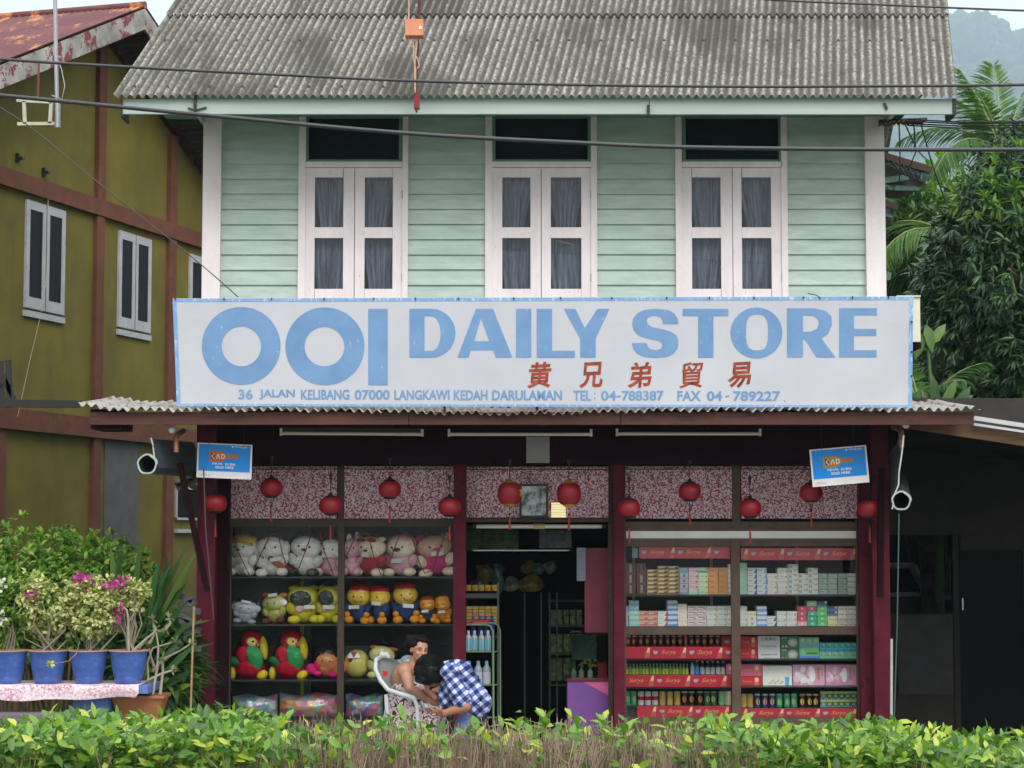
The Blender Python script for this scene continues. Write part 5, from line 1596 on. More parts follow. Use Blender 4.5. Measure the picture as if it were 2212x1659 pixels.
cable([(-300, 100), (0, 232), (200, 385), (420, 560), (515, 642)], 13.0, .0035, 'thin stay wire slanting down across the olive house to the signboard', 'stay_wire', 'wire')
cable([(104, 430), (98, 620), (62, 790), (38, 900)], 20.5, .003, 'faint pale string before the nearest olive house window', 'string', 'string', mat('pale_wire', (.4, .4, .36), .5))
# ---- junction box and conduit down the roof
jb = thing('junction_box', 'orange junction box on a thin pole with loose wires in front of the grey roof', 'junction box', W(895, 77, 16.4))
Yj = 16.4
m_jo = mat('faded_orange_plastic', (.62, .24, .13), .45, .05, bump=0)
MB().pbox(875, 41, 914, 76, Yj - .08, .13).build('box', m_jo, jb)
MB().pbox(905, 56, 911, 63, Yj - .085, .005).build('sticker', m_white, jb)
m_jr = mat('dark_red_paint', (.22, .012, .018), .45)
MB().tube([W(906, -80, Yj + .06), W(905, 40, Yj + .06), W(901, 120, Yj + .06), W(898, 205, Yj + .06)], .014, 6).build('pole', mat('maroon_rod', (.10, .025, .02), .6), jb)
MB().pbox(894, 200, 906, 234, Yj, .06).build('red_switch', m_jr, jb)
MB().tube([W(899, 232, Yj), W(900, 243, Yj)], .01, 6).build('nozzle', m_iron, jb)
m_pw = mat('pale_orange_wire', (.56, .36, .24), .5)
mb = MB()
for pts in (((883, -60), (883, 41)), ((881, 76), (886, 98), (894, 104), (899, 95), (898, 76)), ((889, 76), (893, 100), (894, 130), (898, 150), (897, 200)), ((903, 76), (899, 110), (896, 140), (896, 195)), ((896, 118), (902, 128), (906, 142), (901, 148))):
    mb.tube([W(a, b, Yj - .03) for a, b in pts], .006, 5)
mb.build('loose_wire', m_pw, jb)
# ================================================================== SOFT TOYS
m_bag = None
def bagmat():
    m, t, b = nodes_of('clear_toy_bag')
    t.nodes.remove(b)
    o = t.nodes['Material Output']
    tr = nd(t, 'ShaderNodeBsdfTransparent')
    gl = nd(t, 'ShaderNodeBsdfGlossy'); gl.inputs['Roughness'].default_value = .12
    bm = nd(t, 'ShaderNodeBump'); bm.inputs['Strength'].default_value = .9; bm.inputs['Distance'].default_value = .03
    t.links.new(noise(t, coords(t, 'Object', (1, 1, 1)), 14, 2), bm.inputs['Height'])
    t.links.new(bm.outputs[0], gl.inputs['Normal'])
    lw = nd(t, 'ShaderNodeLayerWeight'); lw.inputs['Blend'].default_value = .25
    t.links.new(bm.outputs[0], lw.inputs['Normal'])
    mu = nd(t, 'ShaderNodeMath', operation='MULTIPLY_ADD'); mu.inputs[1].default_value = .5; mu.inputs[2].default_value = .02
    t.links.new(lw.outputs['Fresnel'], mu.inputs[0])
    mx = nd(t, 'ShaderNodeMixShader')
    t.links.new(mu.outputs[0], mx.inputs[0]); t.links.new(tr.outputs[0], mx.inputs[1]); t.links.new(gl.outputs[0], mx.inputs[2])
    t.links.new(mx.outputs[0], o.inputs['Surface'])
    return m
m_bag = bagmat()
def fur(col): return mat('plush_%s' % '_'.join('%02d' % int(c * 99) for c in col), col, .95, .14, 22, bump=.5, spec=.1)
CW, CK, CY, CP, CR, CB = (.88, .87, .80), (.02, .02, .022), (.70, .46, .04), (.72, .40, .48), (.42, .01, .03), (.84, .72, .53)
CO, CN, CM = (.68, .27, .03), (.03, .06, .20), (.62, .02, .18)
def E(name, par, c, r, col, h, base, rot=None, lab=None):
    mb = MB(); mb.ell(base + Vector(c) * h, Vector(r) * h, 0, rot, 16, 10)
    return mb.build(name, fur(col), par, lab)
def plush(px, py, h, lb, body, head, ears, limb, muzzle=None, extra=None, wide=1.0, turn=0.0, bag=True, tagp=None, headz=.66, hr=.27, cat='plush toy'):
    base = W(px, py, YT - .02 + .12 * h / .39); base.z += .002
    wide *= 1.46 if py == 1245 else 1.34
    h *= 1.0 if py == 1245 else 1.06
    if not ears == 'none': hr *= 1.03
    t_ = thing('plush_toy', lb, cat, base, 'plush toys in the toy display case')
    Rz = Matrix.Rotation(turn, 3, 'Z')
    def e(n, c, r, col, rot=None): return E(n, t_, Rz @ Vector((c[0] * wide, c[1], c[2])), (r[0] * wide, r[1], r[2]), col, h, base, rot)
    e('body', (0, 0, .26), (.21, .17, .25), body)
    e('head', (0, -.02, headz), (hr, .22, .25), head)
    for s_ in (-1, 1):
        e('arm', (s_ * .22, -.08, .36), (.08, .09, .15), limb[0], Matrix.Rotation(s_ * .5, 3, 'Y'))
        e('leg', (s_ * .18, -.18, .10), (.11, .14, .10), limb[1])
        e('eye', (s_ * .09, -.225, headz + .01), (.02, .012, .025), CK)
        if ears == 'round': e('ear', (s_ * .21, 0, headz + .2), (.08, .05, .08), limb[0] if body != limb[0] else head)
        if ears == 'black': e('ear', (s_ * .25, -.02, headz - .02), (.07, .07, .15), CK)
        if ears == 'long': e('ear', (s_ * .1, .02, headz + .28), (.06, .04, .2), head)
        if ears == 'flop': e('ear', (s_ * .26, -.02, headz - .03), (.07, .08, .17), limb[0])
    if muzzle: e('muzzle', (0, -.22, headz - .08), (.09, .05, .06), muzzle); e('nose', (0, -.27, headz - .06), (.035, .02, .025), CK)
    if extra:
        for n, c, r, col, *rt in extra: e(n, c, r, col, rt[0] if rt else None)
    for tx, tz, tw in (tagp or []):
        mb = MB(); c = base + Vector((tx * h, -.27 * h, tz * h)); mb.box(c, (tw * h, .006, .09 * h), 0, Matrix.Rotation(random.uniform(-.15, .15), 3, 'Y')); mb.build('price_tag', m_white, t_)
    if bag:
        mb = MB(); mb.ell(base + Vector((0, -.02 * h, .5 * h)), Vector((.34 * wide * h, .30 * h, .53 * h)), 0, None, 20, 14)
        mb.lathe([(.05 * h, .98 * h), (.02 * h, 1.05 * h), (.07 * h, 1.12 * h)], base, 10, 0)
        mb.build('plastic_bag', m_bag, t_)
    t_.rotation_euler = (random.uniform(-.04, .08), random.uniform(-.11, .11), random.uniform(-.4, .4))
    return t_
R1 = 1245
plush(525, R1, .385, 'white plush toy in a yellow cap, beside the maroon jamb, top toy shelf', CW, CW, 'none', (CW, CW), CW, [('cap', (0, -.01, .80), (.27, .23, .16), CY), ('cap_brim', (.1, -.16, .76), (.17, .1, .04), CY, Matrix.Rotation(.3, 3, 'Y'))], .9, tagp=[(0, .36, .22)])
plush(590, R1, .385, 'white plush toy with an orange scarf, second on the top toy shelf', CW, CW, 'flop', (CW, CW), None, [('scarf', (.12, -.2, .28), (.17, .04, .06), (.50, .10, .03), Matrix.Rotation(.55, 3, 'Y')), ('scarf_knot', (.0, -.2, .42), (.05, .04, .06), (.04, .10, .10))], .9, tagp=[(.12, .40, .26)])
plush(658, R1, .39, 'white plush dog with black ears and black feet on the top toy shelf', CW, CW, 'black', (CW, CK), None, [('nose', (0, -.24, .6), (.045, .03, .035), CK), ('sole', (.18, -.31, .11), (.07, .02, .06), (.12, .14, .14))], .95)
plush(712, R1, .36, 'pink and white plush rabbit between the dog and the mullion', CP, CW, 'none', (CP, CP), None, None, .8, tagp=[(0, .52, .28)])
plush(762, R1, .37, 'pink plush rabbit with white ears between the mullion and the red shirted bear', CP, CP, 'none', (CP, CP), None, [('ear', (-.12, 0, .86), (.08, .05, .16), CW), ('ear', (.1, 0, .9), (.07, .05, .16), CW)], .6, bag=False)
plush(800, R1, .385, 'cream plush bear in a red shirt with a red ribbon bow', CR, CB, 'none', (CR, CB), CB, [('ear', (-.19, 0, .86), (.07, .05, .06), CB), ('ear', (.19, 0, .86), (.07, .05, .06), CB), ('bow', (-.09, -.22, .84), (.08, .03, .045), (.30, .02, .04)), ('bow', (.09, -.22, .84), (.08, .03, .045), (.30, .02, .04))], 1.0, tagp=[(.0, .5, .2)])
plush(869, R1, .385, 'cream plush dog in a pink hood and pink shirt on the top toy shelf', CP, CB, 'none', (CP, CB), CB, [('hood', (0, .03, .76), (.26, .22, .2), CP), ('big_nose', (0, -.27, .62), (.07, .04, .045), (.08, .02, .02))], 1.0, tagp=[(0, .36, .28)])
plush(943, R1, .40, 'peach plush bear in a magenta shirt, beside the doorway post, top toy shelf', CM, (.54, .34, .22), 'none', (CB, CB), None, [('ear', (-.2, 0, .86), (.08, .06, .08), (.44, .05, .14)), ('ear', (.2, 0, .86), (.08, .06, .08), (.5, .3, .2)), ('nose', (0, -.24, .62), (.05, .03, .035), (.50, .04, .18))], 1.0, tagp=[(-.06, .53, .12), (.1, .52, .12)])
R2 = 1347
plush(529, R2, .22, 'pale lilac plush puppy with price tag on the middle toy shelf', (.42, .44, .54), (.48, .50, .58), 'none', ((.42, .44, .54), (.3, .32, .36)), None, [('ear', (-.28, 0, .75), (.1, .06, .08), (.16, .08, .07)), ('ear', (.28, 0, .72), (.08, .08, .14), (.08, .09, .09))], 1.15, tagp=[(.05, .84, .35)], headz=.58, hr=.38)
plush(597, R2, .27, 'pale yellow plush duck with orange ears on the middle toy shelf', (.50, .48, .14), (.50, .50, .18), 'none', ((.5, .48, .14), (.14, .05, .03)), None, [('ear', (-.2, 0, .9), (.1, .06, .08), (.5, .18, .04)), ('ear', (.24, 0, .84), (.12, .06, .08), (.5, .18, .04)), ('bow', (.28, -.14, .62), (.1, .06, .1), CW)], 1.0, tagp=[(.1, .88, .3)], headz=.62, hr=.32)
def yellow(px, w, lb, tg):
    return plush(px, R2, .355, lb, (.60, .54, .04), (.62, .56, .05), 'none', ((.60, .54, .04), (.62, .56, .05)), None, [('dark_face', (-.05, -.16, .60), (.20, .1, .18), (.02, .035, .03)), ('ear', (-.15, 0, .82), (.1, .06, .07), (.46, .42, .04)), ('ear', (.15, 0, .82), (.1, .06, .07), (.46, .42, .04)), ('pink_patch', (-.08, -.2, .35), (.08, .03, .08), CP)], w, tagp=tg, headz=.62)
yellow(656, 1.05, 'yellow plush toy with large dark face, next to the yellow duck', [(.1, .39, .26)])
yellow(709, .75, 'yellow plush toy with large dark face, against the mullion', [(0, .38, .26)])
for i, (px, h, hatc, bc, lb) in enumerate(((774, .345, CR, CN, 'orange plush bear in red cap and blue clothes, against the mullion'), (823, .335, CR, CN, 'orange plush bear in red cap and blue clothes, between two alike'), (877, .36, CR, CN, 'orange plush bear in red cap and blue clothes, next to the small bears'),
                                      (926, .24, (.2, .05, .04), (.04, .05, .06), 'small orange plush bear holding a pale stick'), (960, .24, CO, CO, 'small all orange plush bear, nearest the doorway post'))):
    plush(px, R2, h, lb, bc, CO if i > 2 else CY, 'none', (bc, CO), None, [('cap', (0, .0, .83), (.24, .2, .12), hatc), ('muzzle', (.03, -.23, .60), (.1, .06, .06), CY), ('paw', (-.22, -.22, .24), (.07, .07, .07), CO), ('paw', (.22, -.22, .24), (.07, .07, .07), CO)], .80, turn=random.uniform(-.3, .3), tagp=[((-.08, .02, .1, 0, .05)[i], (.42, .52, .42, .42, .42)[i], .25)])
R3 = 1467
def parrot(px, lb):
    base = W(px, R3, YT + .1); base.z += .002
    t_ = thing('plush_parrot', lb, 'plush parrot', base, 'plush parrots')
    h = .44
    G_, Yp, Rd = (.02, .28, .08), (.66, .50, .03), (.48, .008, .035)
    def e(n, c, r, col, rot=None): E(n, t_, c, r, col, h, base, rot)
    ry = lambda a: Matrix.Rotation(a, 3, 'Y')
    e('body', (0, 0, .20), (.30, .20, .20), Rd); e('chest', (-.16, .0, .48), (.15, .16, .18), Rd); e('head', (.02, 0, .78), (.22, .18, .20), Rd)
    e('wing', (.10, -.14, .44), (.15, .06, .26), G_, ry(-.35)); e('tail', (-.32, -.05, .36), (.12, .08, .08), G_, ry(.5))
    e('beak', (.27, -.06, .62), (.085, .1, .24), Yp, ry(-.12)); e('cheek', (.03, -.16, .76), (.11, .05, .085), Yp, ry(.3)); e('eye', (.07, -.21, .755), (.02, .012, .02), CK)
    e('foot', (.25, -.14, .09), (.12, .1, .09), Yp, ry(-.5)); e('foot', (-.35, -.1, .12), (.07, .08, .13), Yp)
    mb = MB(); mb.ell(base + Vector((0, -.03, .22)), (.185, .13, .225), 0, None, 20, 14); mb.build('plastic_bag', m_bag, t_)
parrot(541, 'red plush parrot with green wing and yellow beak, nearer the maroon jamb')
parrot(627, 'red plush parrot with green wing and yellow beak, nearer the orange toy')
plush(704, R3 - 4, .26, 'orange plush toy with magenta tip lying between parrots and mullion', (.52, .20, .06), (.54, .24, .08), 'none', (CM, CM), None, [('magenta_tip', (-.34, -.05, .22), (.16, .14, .18), CM), ('side', (.2, 0, .35), (.3, .2, .3), (.52, .18, .06))], 1.0, bag=True, headz=.5)
def ball():
    base = W(771, R3, YT + .1)
    t_ = thing('toy_ball', 'yellow toy ball with red and white segments beside the mullion', 'ball', base)
    mb = MB(); mb.ell(base + Vector((0, 0, .135)), (.115, .115, .125), 0, None, 24, 14); mb.build('ball_body', mat('yellow_vinyl', (.50, .44, .12), .3), t_)
    for k in range(6):
        mb = MB(); a0 = k * 1.047
        c = base + Vector((-.02, -.112, .19)); mb.add([c] + [c + Vector((.055 * math.cos(a0 + j * .26), .012, .055 * math.sin(a0 + j * .26))) for j in range(5)], [tuple(range(6))])
        mb.build('segment', m_lred if k % 2 else m_white, t_)
ball()
plush(820, R3, .30, 'pale yellow plush cat with orange ears behind the white chair', (.50, .48, .20), (.50, .48, .22), 'none', ((.5, .48, .2), (.5, .48, .2)), None, [('ear', (-.16, 0, .86), (.1, .06, .06), (.50, .20, .05)), ('ear', (.2, 0, .84), (.12, .06, .06), (.42, .14, .05)), ('face_patch', (.02, -.2, .62), (.14, .06, .16), CW)], 1.0)
tag(MB().ell(W(866, 1450, YT + .1), (.09, .08, .11)).ell(W(880, 1432, YT + .1), (.07, .06, .07)).build('toy_bag', mat('blue_white_bag', (.40, .46, .50), .3, .5, 20)), 'blue and white bagged toy behind the seated woman', 'bagged toy')
# flat bags of small toys on the lowest shelf
def bagtoys(px0, px1, py0, cols, lb):
    name = 'mixed_toys_' + str(px0)
    m, t, b = nodes_of(name)
    vo = nd(t, 'ShaderNodeTexVoronoi'); vo.inputs['Scale'].default_value = 17; vo.inputs['Randomness'].default_value = 1
    t.links.new(coords(t, 'Object'), vo.inputs['Vector'])
    sp = nd(t, 'ShaderNodeSeparateColor'); t.links.new(vo.outputs['Color'], sp.inputs[0])
    c = ramp(t, sp.outputs[0], [(i / len(cols), c_) for i, c_ in enumerate(cols)], 'CONSTANT')
    t.links.new(c, b.inputs['Base Color']); b.inputs['Roughness'].default_value = .3; b.inputs['Coat Weight'].default_value = .5
    a, b_ = W(px0, py0, YT), W(px1, 1555, YT)
    mb = MB()
    n, mth = 24, 14
    vs, fs = [], []
    for j in range(mth + 1):
        for i in range(n + 1):
            u, v = i / n, j / mth
            e_ = (math.sin(u * math.pi) ** .35) * (math.sin(v * math.pi) ** .5)
            z = b_.z + (a.z - b_.z) * v
            if j == mth: z -= .012 * math.sin(u * 9 + px0)
            vs.append((a.x + (b_.x - a.x) * u, YT + .08 - .09 * e_ + .012 * noise_v(u * 7, v * 5, px0), z))
    for j in range(mth):
        for i in range(n):
            k = j * (n + 1) + i; fs.append((k, k + 1, k + n + 2, k + n + 1))
    base = Vector(((a.x + b_.x) / 2, YT, b_.z))
    t_ = thing('toy_bag', lb, 'bag of toys', base)
    mb.add(vs, fs, 0, True); mb.build('small_toys', m, t_)
    mb = MB(); mb.add([(x, y - .012, z + (.004 if k > n * mth else 0)) for k, (x, y, z) in enumerate(vs)], fs, 0, True); mb.build('plastic_bag', m_bag, t_)
def noise_v(a, b, c): return noise_mod.noise(Vector((a, b, c)))
from mathutils import noise as noise_mod
bagtoys(498, 597, 1503, [(.28, .32, .34), (.12, .34, .08), (.24, .20, .36), (.30, .36, .38), (.40, .12, .22), (.10, .26, .36), (.45, .46, .46)], 'clear bag of green and purple toys beside the maroon jamb, lowest toy shelf')
bagtoys(602, 729, 1500, [(.50, .16, .08), (.52, .30, .06), (.50, .10, .24), (.34, .34, .34), (.16, .36, .32), (.48, .30, .32)], 'clear bag of orange and pink toys on the lowest toy shelf')
bagtoys(745, 826, 1502, [(.16, .40, .10), (.12, .14, .36), (.36, .36, .36), (.40, .12, .2), (.10, .30, .30)], 'clear bag of green and blue toys beside the mullion')
bagtoys(830, 975, 1506, [(.16, .26, .10), (.22, .10, .08), (.36, .34, .30), (.12, .14, .2)], 'clear bag of dull toys behind the seated woman')
# red cord looped over the top row
m_ribbon = mat('red_cord', (.22, .01, .03), .6)
for pts, lb in ((((505, 1154), (513, 1190), (541, 1246), (562, 1200), (586, 1151), (601, 1153), (611, 1200), (620, 1224), (632, 1236), (646, 1226), (660, 1190), (675, 1147), (691, 1152), (700, 1190), (721, 1243)), 'red cord zigzagging across the white toys'),
                (((745, 1209), (769, 1157), (780, 1150), (795, 1153), (808, 1205), (823, 1242), (840, 1220), (862, 1157), (880, 1150), (892, 1165), (905, 1215), (918, 1239), (934, 1232), (948, 1190), (961, 1153)), 'red cord zigzagging across the bears')):
    tag(MB().tube([W(a, b, YG + .14) for a, b in pts], .0055, 6).build('garland', m_ribbon), lb, 'cord')

# ================================================================== INTERIOR SEEN THROUGH THE DOOR
YI = 18.6
rack = thing('bottle_rack', 'green wire rack of water bottles just inside the doorway beside the maroon post', 'rack', W(1045, 1660, 18.1))
mb = MB()
gr = flat('green_rack_wire', (.16, .26, .14), .5)
pts = [W(1008, 1349, 18.0), W(1050, 1349, 18.0), W(1060, 1353, 18.0), W(1065, 1364, 18.0), W(1066, 1690, 18.0)]
mb.tube(pts, .011, 8)
mb.tube([p + Vector((.06, .3, 0)) for p in pts], .009, 8)
for y in (1408, 1480, 1550): mb.tube([W(1008, y, 18.0), W(1068, y, 18.0), W(1078, y - 2, 18.35)], .007, 6)
for k in range(9): mb.tube([W(1010 + k * 6, 1378, 18.0), W(1010 + k * 6, 1408, 18.0)], .0035, 5)
mb.build('rack_frame', gr, rack)
zz = lambda y: zr(y, 18.1)
def bot(px, py, r, h_, body, cap, lab_, lb, Y=18.12):
    drink(bottle_mesh, 'water_bottle', W(px, py, Y).x, zr(py, Y), r, h_, body, cap, lab_, '', lb, 'water bottles on the rack', Y)
for i, px in enumerate((1012, 1025, 1040, 1054)): bot(px, 1407, .028, .185, (.30, .36, .40), (.50, .52, .54), (.18, .42, .58), 'clear blue labelled bottle, %s from the doorway post, upper rack tier' % ORD[i])
for i, px in enumerate((1013, 1033, 1051)): bot(px, 1480, .036, .215, (.20, .24, .28), (.10, .34, .42), (.36, .38, .44), 'water bottle with turquoise cap, %s from the doorway post, lower rack tier' % ORD[i])
for i, px in enumerate((1022, 1036, 1049, 1063)): bot(px, 1376, .024, .19, (.02, .03, .22), (.02, .04, .40), (.02, .03, .2), 'dark blue bottle, %s from the doorway post behind the rack' % ORD[i], 18.45)
shl = thing('goods_shelf', 'dim grey shelf unit stacked with yellow packets inside the doorway', 'shelf unit', W(1040, 1660, 18.8))
mb = MB(); mb.pbox(1074, 1258, 1078, 1690, 18.3, .03); mb.pbox(1074, 1300, 1077, 1690, 19.0, .03)
for y in (1282, 1348, 1374): mb.pbox(1000, y, 1077, y + 3, 18.5, .5)
mb.pbox(1006, 1283, 1073, 1292, 18.48, .02); mb.build('shelf_frame', mat('dim_steel', (.10, .10, .10), .5), shl)
gp = [gm((.34, .28, .05)), gm((.42, .16, .04)), gm((.5, .44, .1))]
for r_ in range(5):
    for c_ in range(5):
        y = 1345 - r_ * 7.2
        a = W(1008 + c_ * 13.4, y, 18.5); 
        o = MB().box((a.x + .025, 18.56, a.z + .013), (.05, .12, .026), 0).build('packet', gp[(0 if (r_ + c_) % 3 else 1)])
        tag(o, 'yellow packet, %s up, %s from the post on the doorway shelf' % (ORD[r_], ORD[c_]), 'packet', 'yellow packets on the doorway shelf')
m_goldlit = mat('shiny_gold_wrapper', (.70, .36, .06), .25, .4, 40, metal=.6)
for c_ in range(5):
    a = W(1006 + c_ * 14, 1277, 18.5)
    mb = MB()
    for k in range(5): mb.box((a.x + .025, 18.56, a.z + .008 + k * .011), (.05, .1, .007))
    tag(mb.build('gold_pack', m_goldlit), 'stack of gold foil packs, %s from the post, top doorway shelf' % ORD[c_], 'packs', 'gold foil packs')
tag(MB().pbox(1018, 1340, 1056, 1352, 18.3, .2).build('red_tin', gm((.40, .01, .015))), 'bright red box lid above the dark blue bottles', 'box')
# hanging bags in the gloom and glass shelf
mb = MB(); a = W(1008, 1189, 19.2); b = W(1262, 1189, 19.2)
mb.box(((a.x + b.x) / 2, 19.4, a.z), (b.x - a.x, .5, .012)); tag(mb.build('glass_shelf', glass('greenish_shelf', (.4, .6, .55), .2)), 'thin greenish glass shelf crossing inside the doorway', 'shelf')
mb = MB(); mb.pbox(1008, 1144, 1120, 1188, 20.2, .1); tag(mb.build('green_poster', mat('dim_green_poster', (.10, .24, .03), .3, .5, 12)), 'dim green posters high on the inner wall', 'poster')
mb = MB(); mb.pbox(1165, 1145, 1235, 1184, 20.2, .1); tag(mb.build('mirror_panel', mat('dim_grey_green_panel', (.26, .34, .28), .2, .5, 14)), 'grey green panel high on the inner wall', 'panel')
def crumple(mb, k):
    mb.v = [tuple(Vector(v) + Vector((.05 * noise_mod.noise(Vector(v) * 11 + Vector((k, 0, 0))), 0, .05 * noise_mod.noise(Vector(v) * 9 + Vector((0, k, 5)))))) for v in mb.v]
    return mb
mk = mat('smoky_bottle', (.05, .06, .03), .12, .4, 10)
for i, (px, py, rx, rz_) in enumerate(((1045, 1238, .07, .10), (1075, 1250, .06, .12), (1105, 1262, .06, .07), (1140, 1225, .05, .05), (1165, 1225, .05, .05), (1190, 1228, .04, .05), (1145, 1262, .09, .08), (1030, 1265, .06, .05))):
    tag(crumple(MB().ell(W(px, py, 19.3), (rx * 1.25, .06, rz_ * 1.1), 0, None, 16, 12), i).build('hanging_packet', m_bag if False else mat('glossy_dark_packet_%d' % (i % 3), ((.14, .13, .02), (.05, .13, .13), (.14, .15, .10))[i % 3], .15, .5, 16)),
        'glossy dark packet, %s from the post in the gloom above the aisle' % ORD[i], 'packet', 'packets hanging in the gloom')
aisle = thing('aisle_shelving', 'almost black shop shelving deep inside the doorway', 'shelving', W(1200, 1660, 20))
mb = MB()
for x in (1132, 1168, 1186, 1202): mb.pbox(x, 1280, x + 3, 1690, 19.8, .03)
for y in (1298, 1352, 1412, 1480): mb.pbox(1186, y, 1262, y + 2, 19.8, .5)
mb.build('shelf_frame', mat('dim_steel2', (.14, .14, .14), .4), aisle)
mb = MB()
for k in range(14): mb.pbox(1190 + (k % 5) * 14, 1318 + (k // 5) * 52, 1201 + (k % 5) * 14, 1350 + (k // 5) * 60, 20.0, .1)
split_islands(mb.build('dim_goods', mat('dim_goods', (.2, .3, .1), .4, .7, 20), aisle))
# maroon door leaf, note, glass case and purple counter
tag(MB().pbox(1263, 1184, 1317, 1368, 18.0, .04).build('hanging_board', mat('crimson_board', (.16, .018, .04), .5, .08)), 'crimson board hanging in the doorway above the purple counter', 'board')
tag(MB().pbox(1246, 1183, 1265, 1255, 17.97, .01).build('note_paper', mat('grey_blue_paper', (.20, .21, .27), .6)), 'narrow grey blue paper beside the crimson board', 'paper')
ct = thing('counter', 'purple counter with a pink corner panel in the doorway, partly behind the hedge', 'counter', W(1269, 1660, 17.95))
Yk = 17.9
MB().pbox(1226, 1471, 1318, 1700, Yk, .5).build('counter_front', mat('purple_laminate', (.17, .065, .27), .4, .05), ct)
a = [W(1257, 1472, Yk - .004), W(1317, 1472, Yk - .004), W(1317, 1504, Yk - .004)]
MB().add(a, [(0, 1, 2)]).build('pink_panel', mat('pink_laminate', (.52, .10, .26), .4, .2, 4), ct)
MB().pbox(1224, 1467, 1318, 1471, Yk - .02, .55).build('counter_top', mat('dark_red_top', (.14, .01, .03), .4), ct)
gc = thing('glass_showcase', 'small glass showcase with jars on the purple counter', 'showcase', W(1272, 1467, 18.05))
m_cg = glass('showcase_glass', (.75, .85, .82), .06)
mb = MB(); mb.pbox(1232, 1367, 1312, 1466, 17.98, .004); mb.pbox(1232, 1367, 1234, 1466, 17.985, .35); mb.pbox(1234, 1366, 1312, 1367, 17.985, .35); mb.build('glass_panel', m_cg, gc)
mb = MB(); mb.pbox(1236, 1372, 1288, 1425, 18.35, .02); mb.build('back_card', mat('dim_teal_card', (.10, .15, .14), .5, .2), gc)
mb = MB(); mb.tube([W(1279 + 9 * math.cos(k * .4488), 1393 + 9 * math.sin(k * .4488), 18.3) for k in range(15)], .006, 6); mb.build('ring', mat('pale_ring', (.25, .25, .24), .5), gc)
for i, (px, col) in enumerate(((1239, (.26, .28, .27)), (1256, (.34, .27, .18)), (1275, (.48, .48, .42)))):
    drink(bottle_mesh, 'glass_jar', W(px, 1465, 18.1).x, zr(1465, 18.1), .024, .09, col, (.2, .2, .2), col, '', 'small jar, %s from the doorway in the counter showcase' % ORD[i], 'jars in the counter showcase', 18.1)
tag(MB().pbox(1292, 1432, 1311, 1465, 18.05, .15).build('red_box', gm((.36, .008, .02))), 'plain red box at the inner corner of the counter showcase', 'box')
mb = MB()
for k in range(16): mb.ell(W(1250 + random.uniform(0, 38), 1432 + random.uniform(-8, 10), 18.2), (.018, .018, .012), nu=6, nv=4)
tag(mb.build('sweets_pile', mat('yellow_wrappers', (.36, .30, .05), .3, .5, 30), kind='stuff'), 'heap of yellow wrapped sweets in the counter showcase', 'sweets')
# ================================================================== PEOPLE
def capsule(mb, a, b, ra, rb, n=14):
    a, b = Vector(a), Vector(b)
    d = (b - a).normalized()
    pts, rs = [], []
    for k in range(5):
        t = k / 4 * math.pi / 2
        pts.append(a - d * ra * math.cos(t)); rs.append(max(.0008, ra * math.sin(t)))
    L_ = (b - a).length
    for k in range(1, 5):
        pts.append(a.lerp(b, k / 5)); rs.append(ra + (rb - ra) * k / 5)
    for k in range(5):
        t = math.pi / 2 * (1 - k / 4)
        pts.append(b + d * rb * math.cos(t)); rs.append(max(.0008, rb * math.sin(t)))
    mb.tube(pts, rs, n, 0, True)
def blob(name, prims, mt, parent, voxel=.008, it=6, label=None, disp=None):
    mb = MB()
    for p in prims:
        if p[0] == 'c': capsule(mb, *p[1:])
        else: mb.ell(p[1], p[2], 0, p[3] if len(p) > 3 else None, 18, 12)
    o = mb.build('tmp', mt, None, origin=(0, 0, 0))
    md = o.modifiers.new('r', 'REMESH'); md.mode = 'VOXEL'; md.voxel_size = voxel; md.use_smooth_shade = True
    if it:
        sm = o.modifiers.new('s', 'SMOOTH'); sm.factor = .5; sm.iterations = it
    dg = bpy.context.evaluated_depsgraph_get()
    me = bpy.data.meshes.new_from_object(o.evaluated_get(dg))
    bpy.data.objects.remove(o)
    org = ORG[parent.name] if parent is not None else Vector((0, 0, 0))
    if disp:
        me.update()
        for v in me.vertices:
            q = Vector(v.co)
            v.co = q + v.normal * disp[0] * noise_mod.fractal(q * disp[1], 1, 2, 3)
    for v in me.vertices: v.co -= org
    me.name = name
    me.materials.clear(); me.materials.append(mt)
    me.polygons.foreach_set('use_smooth', [True] * len(me.polygons))
    ob = bpy.data.objects.new(name, me); C.objects.link(ob)
    ob.parent = parent; ORG[ob.name] = org
    return tag(ob, label)
def hand(pr, wrist, d, n, curl=.6, s=1.0, side=1):
    """palm and five separate fingers; d pointing direction, n palm normal"""
    d = Vector(d).normalized(); n = Vector(n); n = (n - d * n.dot(d)).normalized(); w = d.cross(n) * side
    wrist = Vector(wrist)
    pr.append(('c', wrist, wrist + d * .04 * s, .021 * s, .026 * s))
    for q in (-.022, -.008, .008, .022): pr.append(('c', wrist + d * .03 * s + w * q * .8 * s, wrist + d * .078 * s + w * q * s, .013 * s, .012 * s))
    for i, (q, Lf) in enumerate(((-.028, .062), (-.0095, .075), (.0095, .072), (.028, .056))):
        p = wrist + d * .082 * s + w * q * s
        dd = d.copy()
        for seg in range(3):
            ang = curl * (.5 + .5 * seg)
            dd = (d * math.cos(ang) + n * math.sin(ang)).normalized()
            e = p + dd * Lf / 2.6 * s
            pr.append(('c', p, e, (.0095 - .001 * seg) * s, (.0088 - .001 * seg) * s)); p = e
    p = wrist + d * .02 * s + w * -.03 * s
    e = p + (d * .6 - w * .7 + n * .3).normalized() * .038 * s
    pr.append(('c', p, e, .0125 * s, .0105 * s)); pr.append(('c', e, e + (d * .9 - w * .2 + n * .3).normalized() * .03 * s, .0105 * s, .0085 * s))
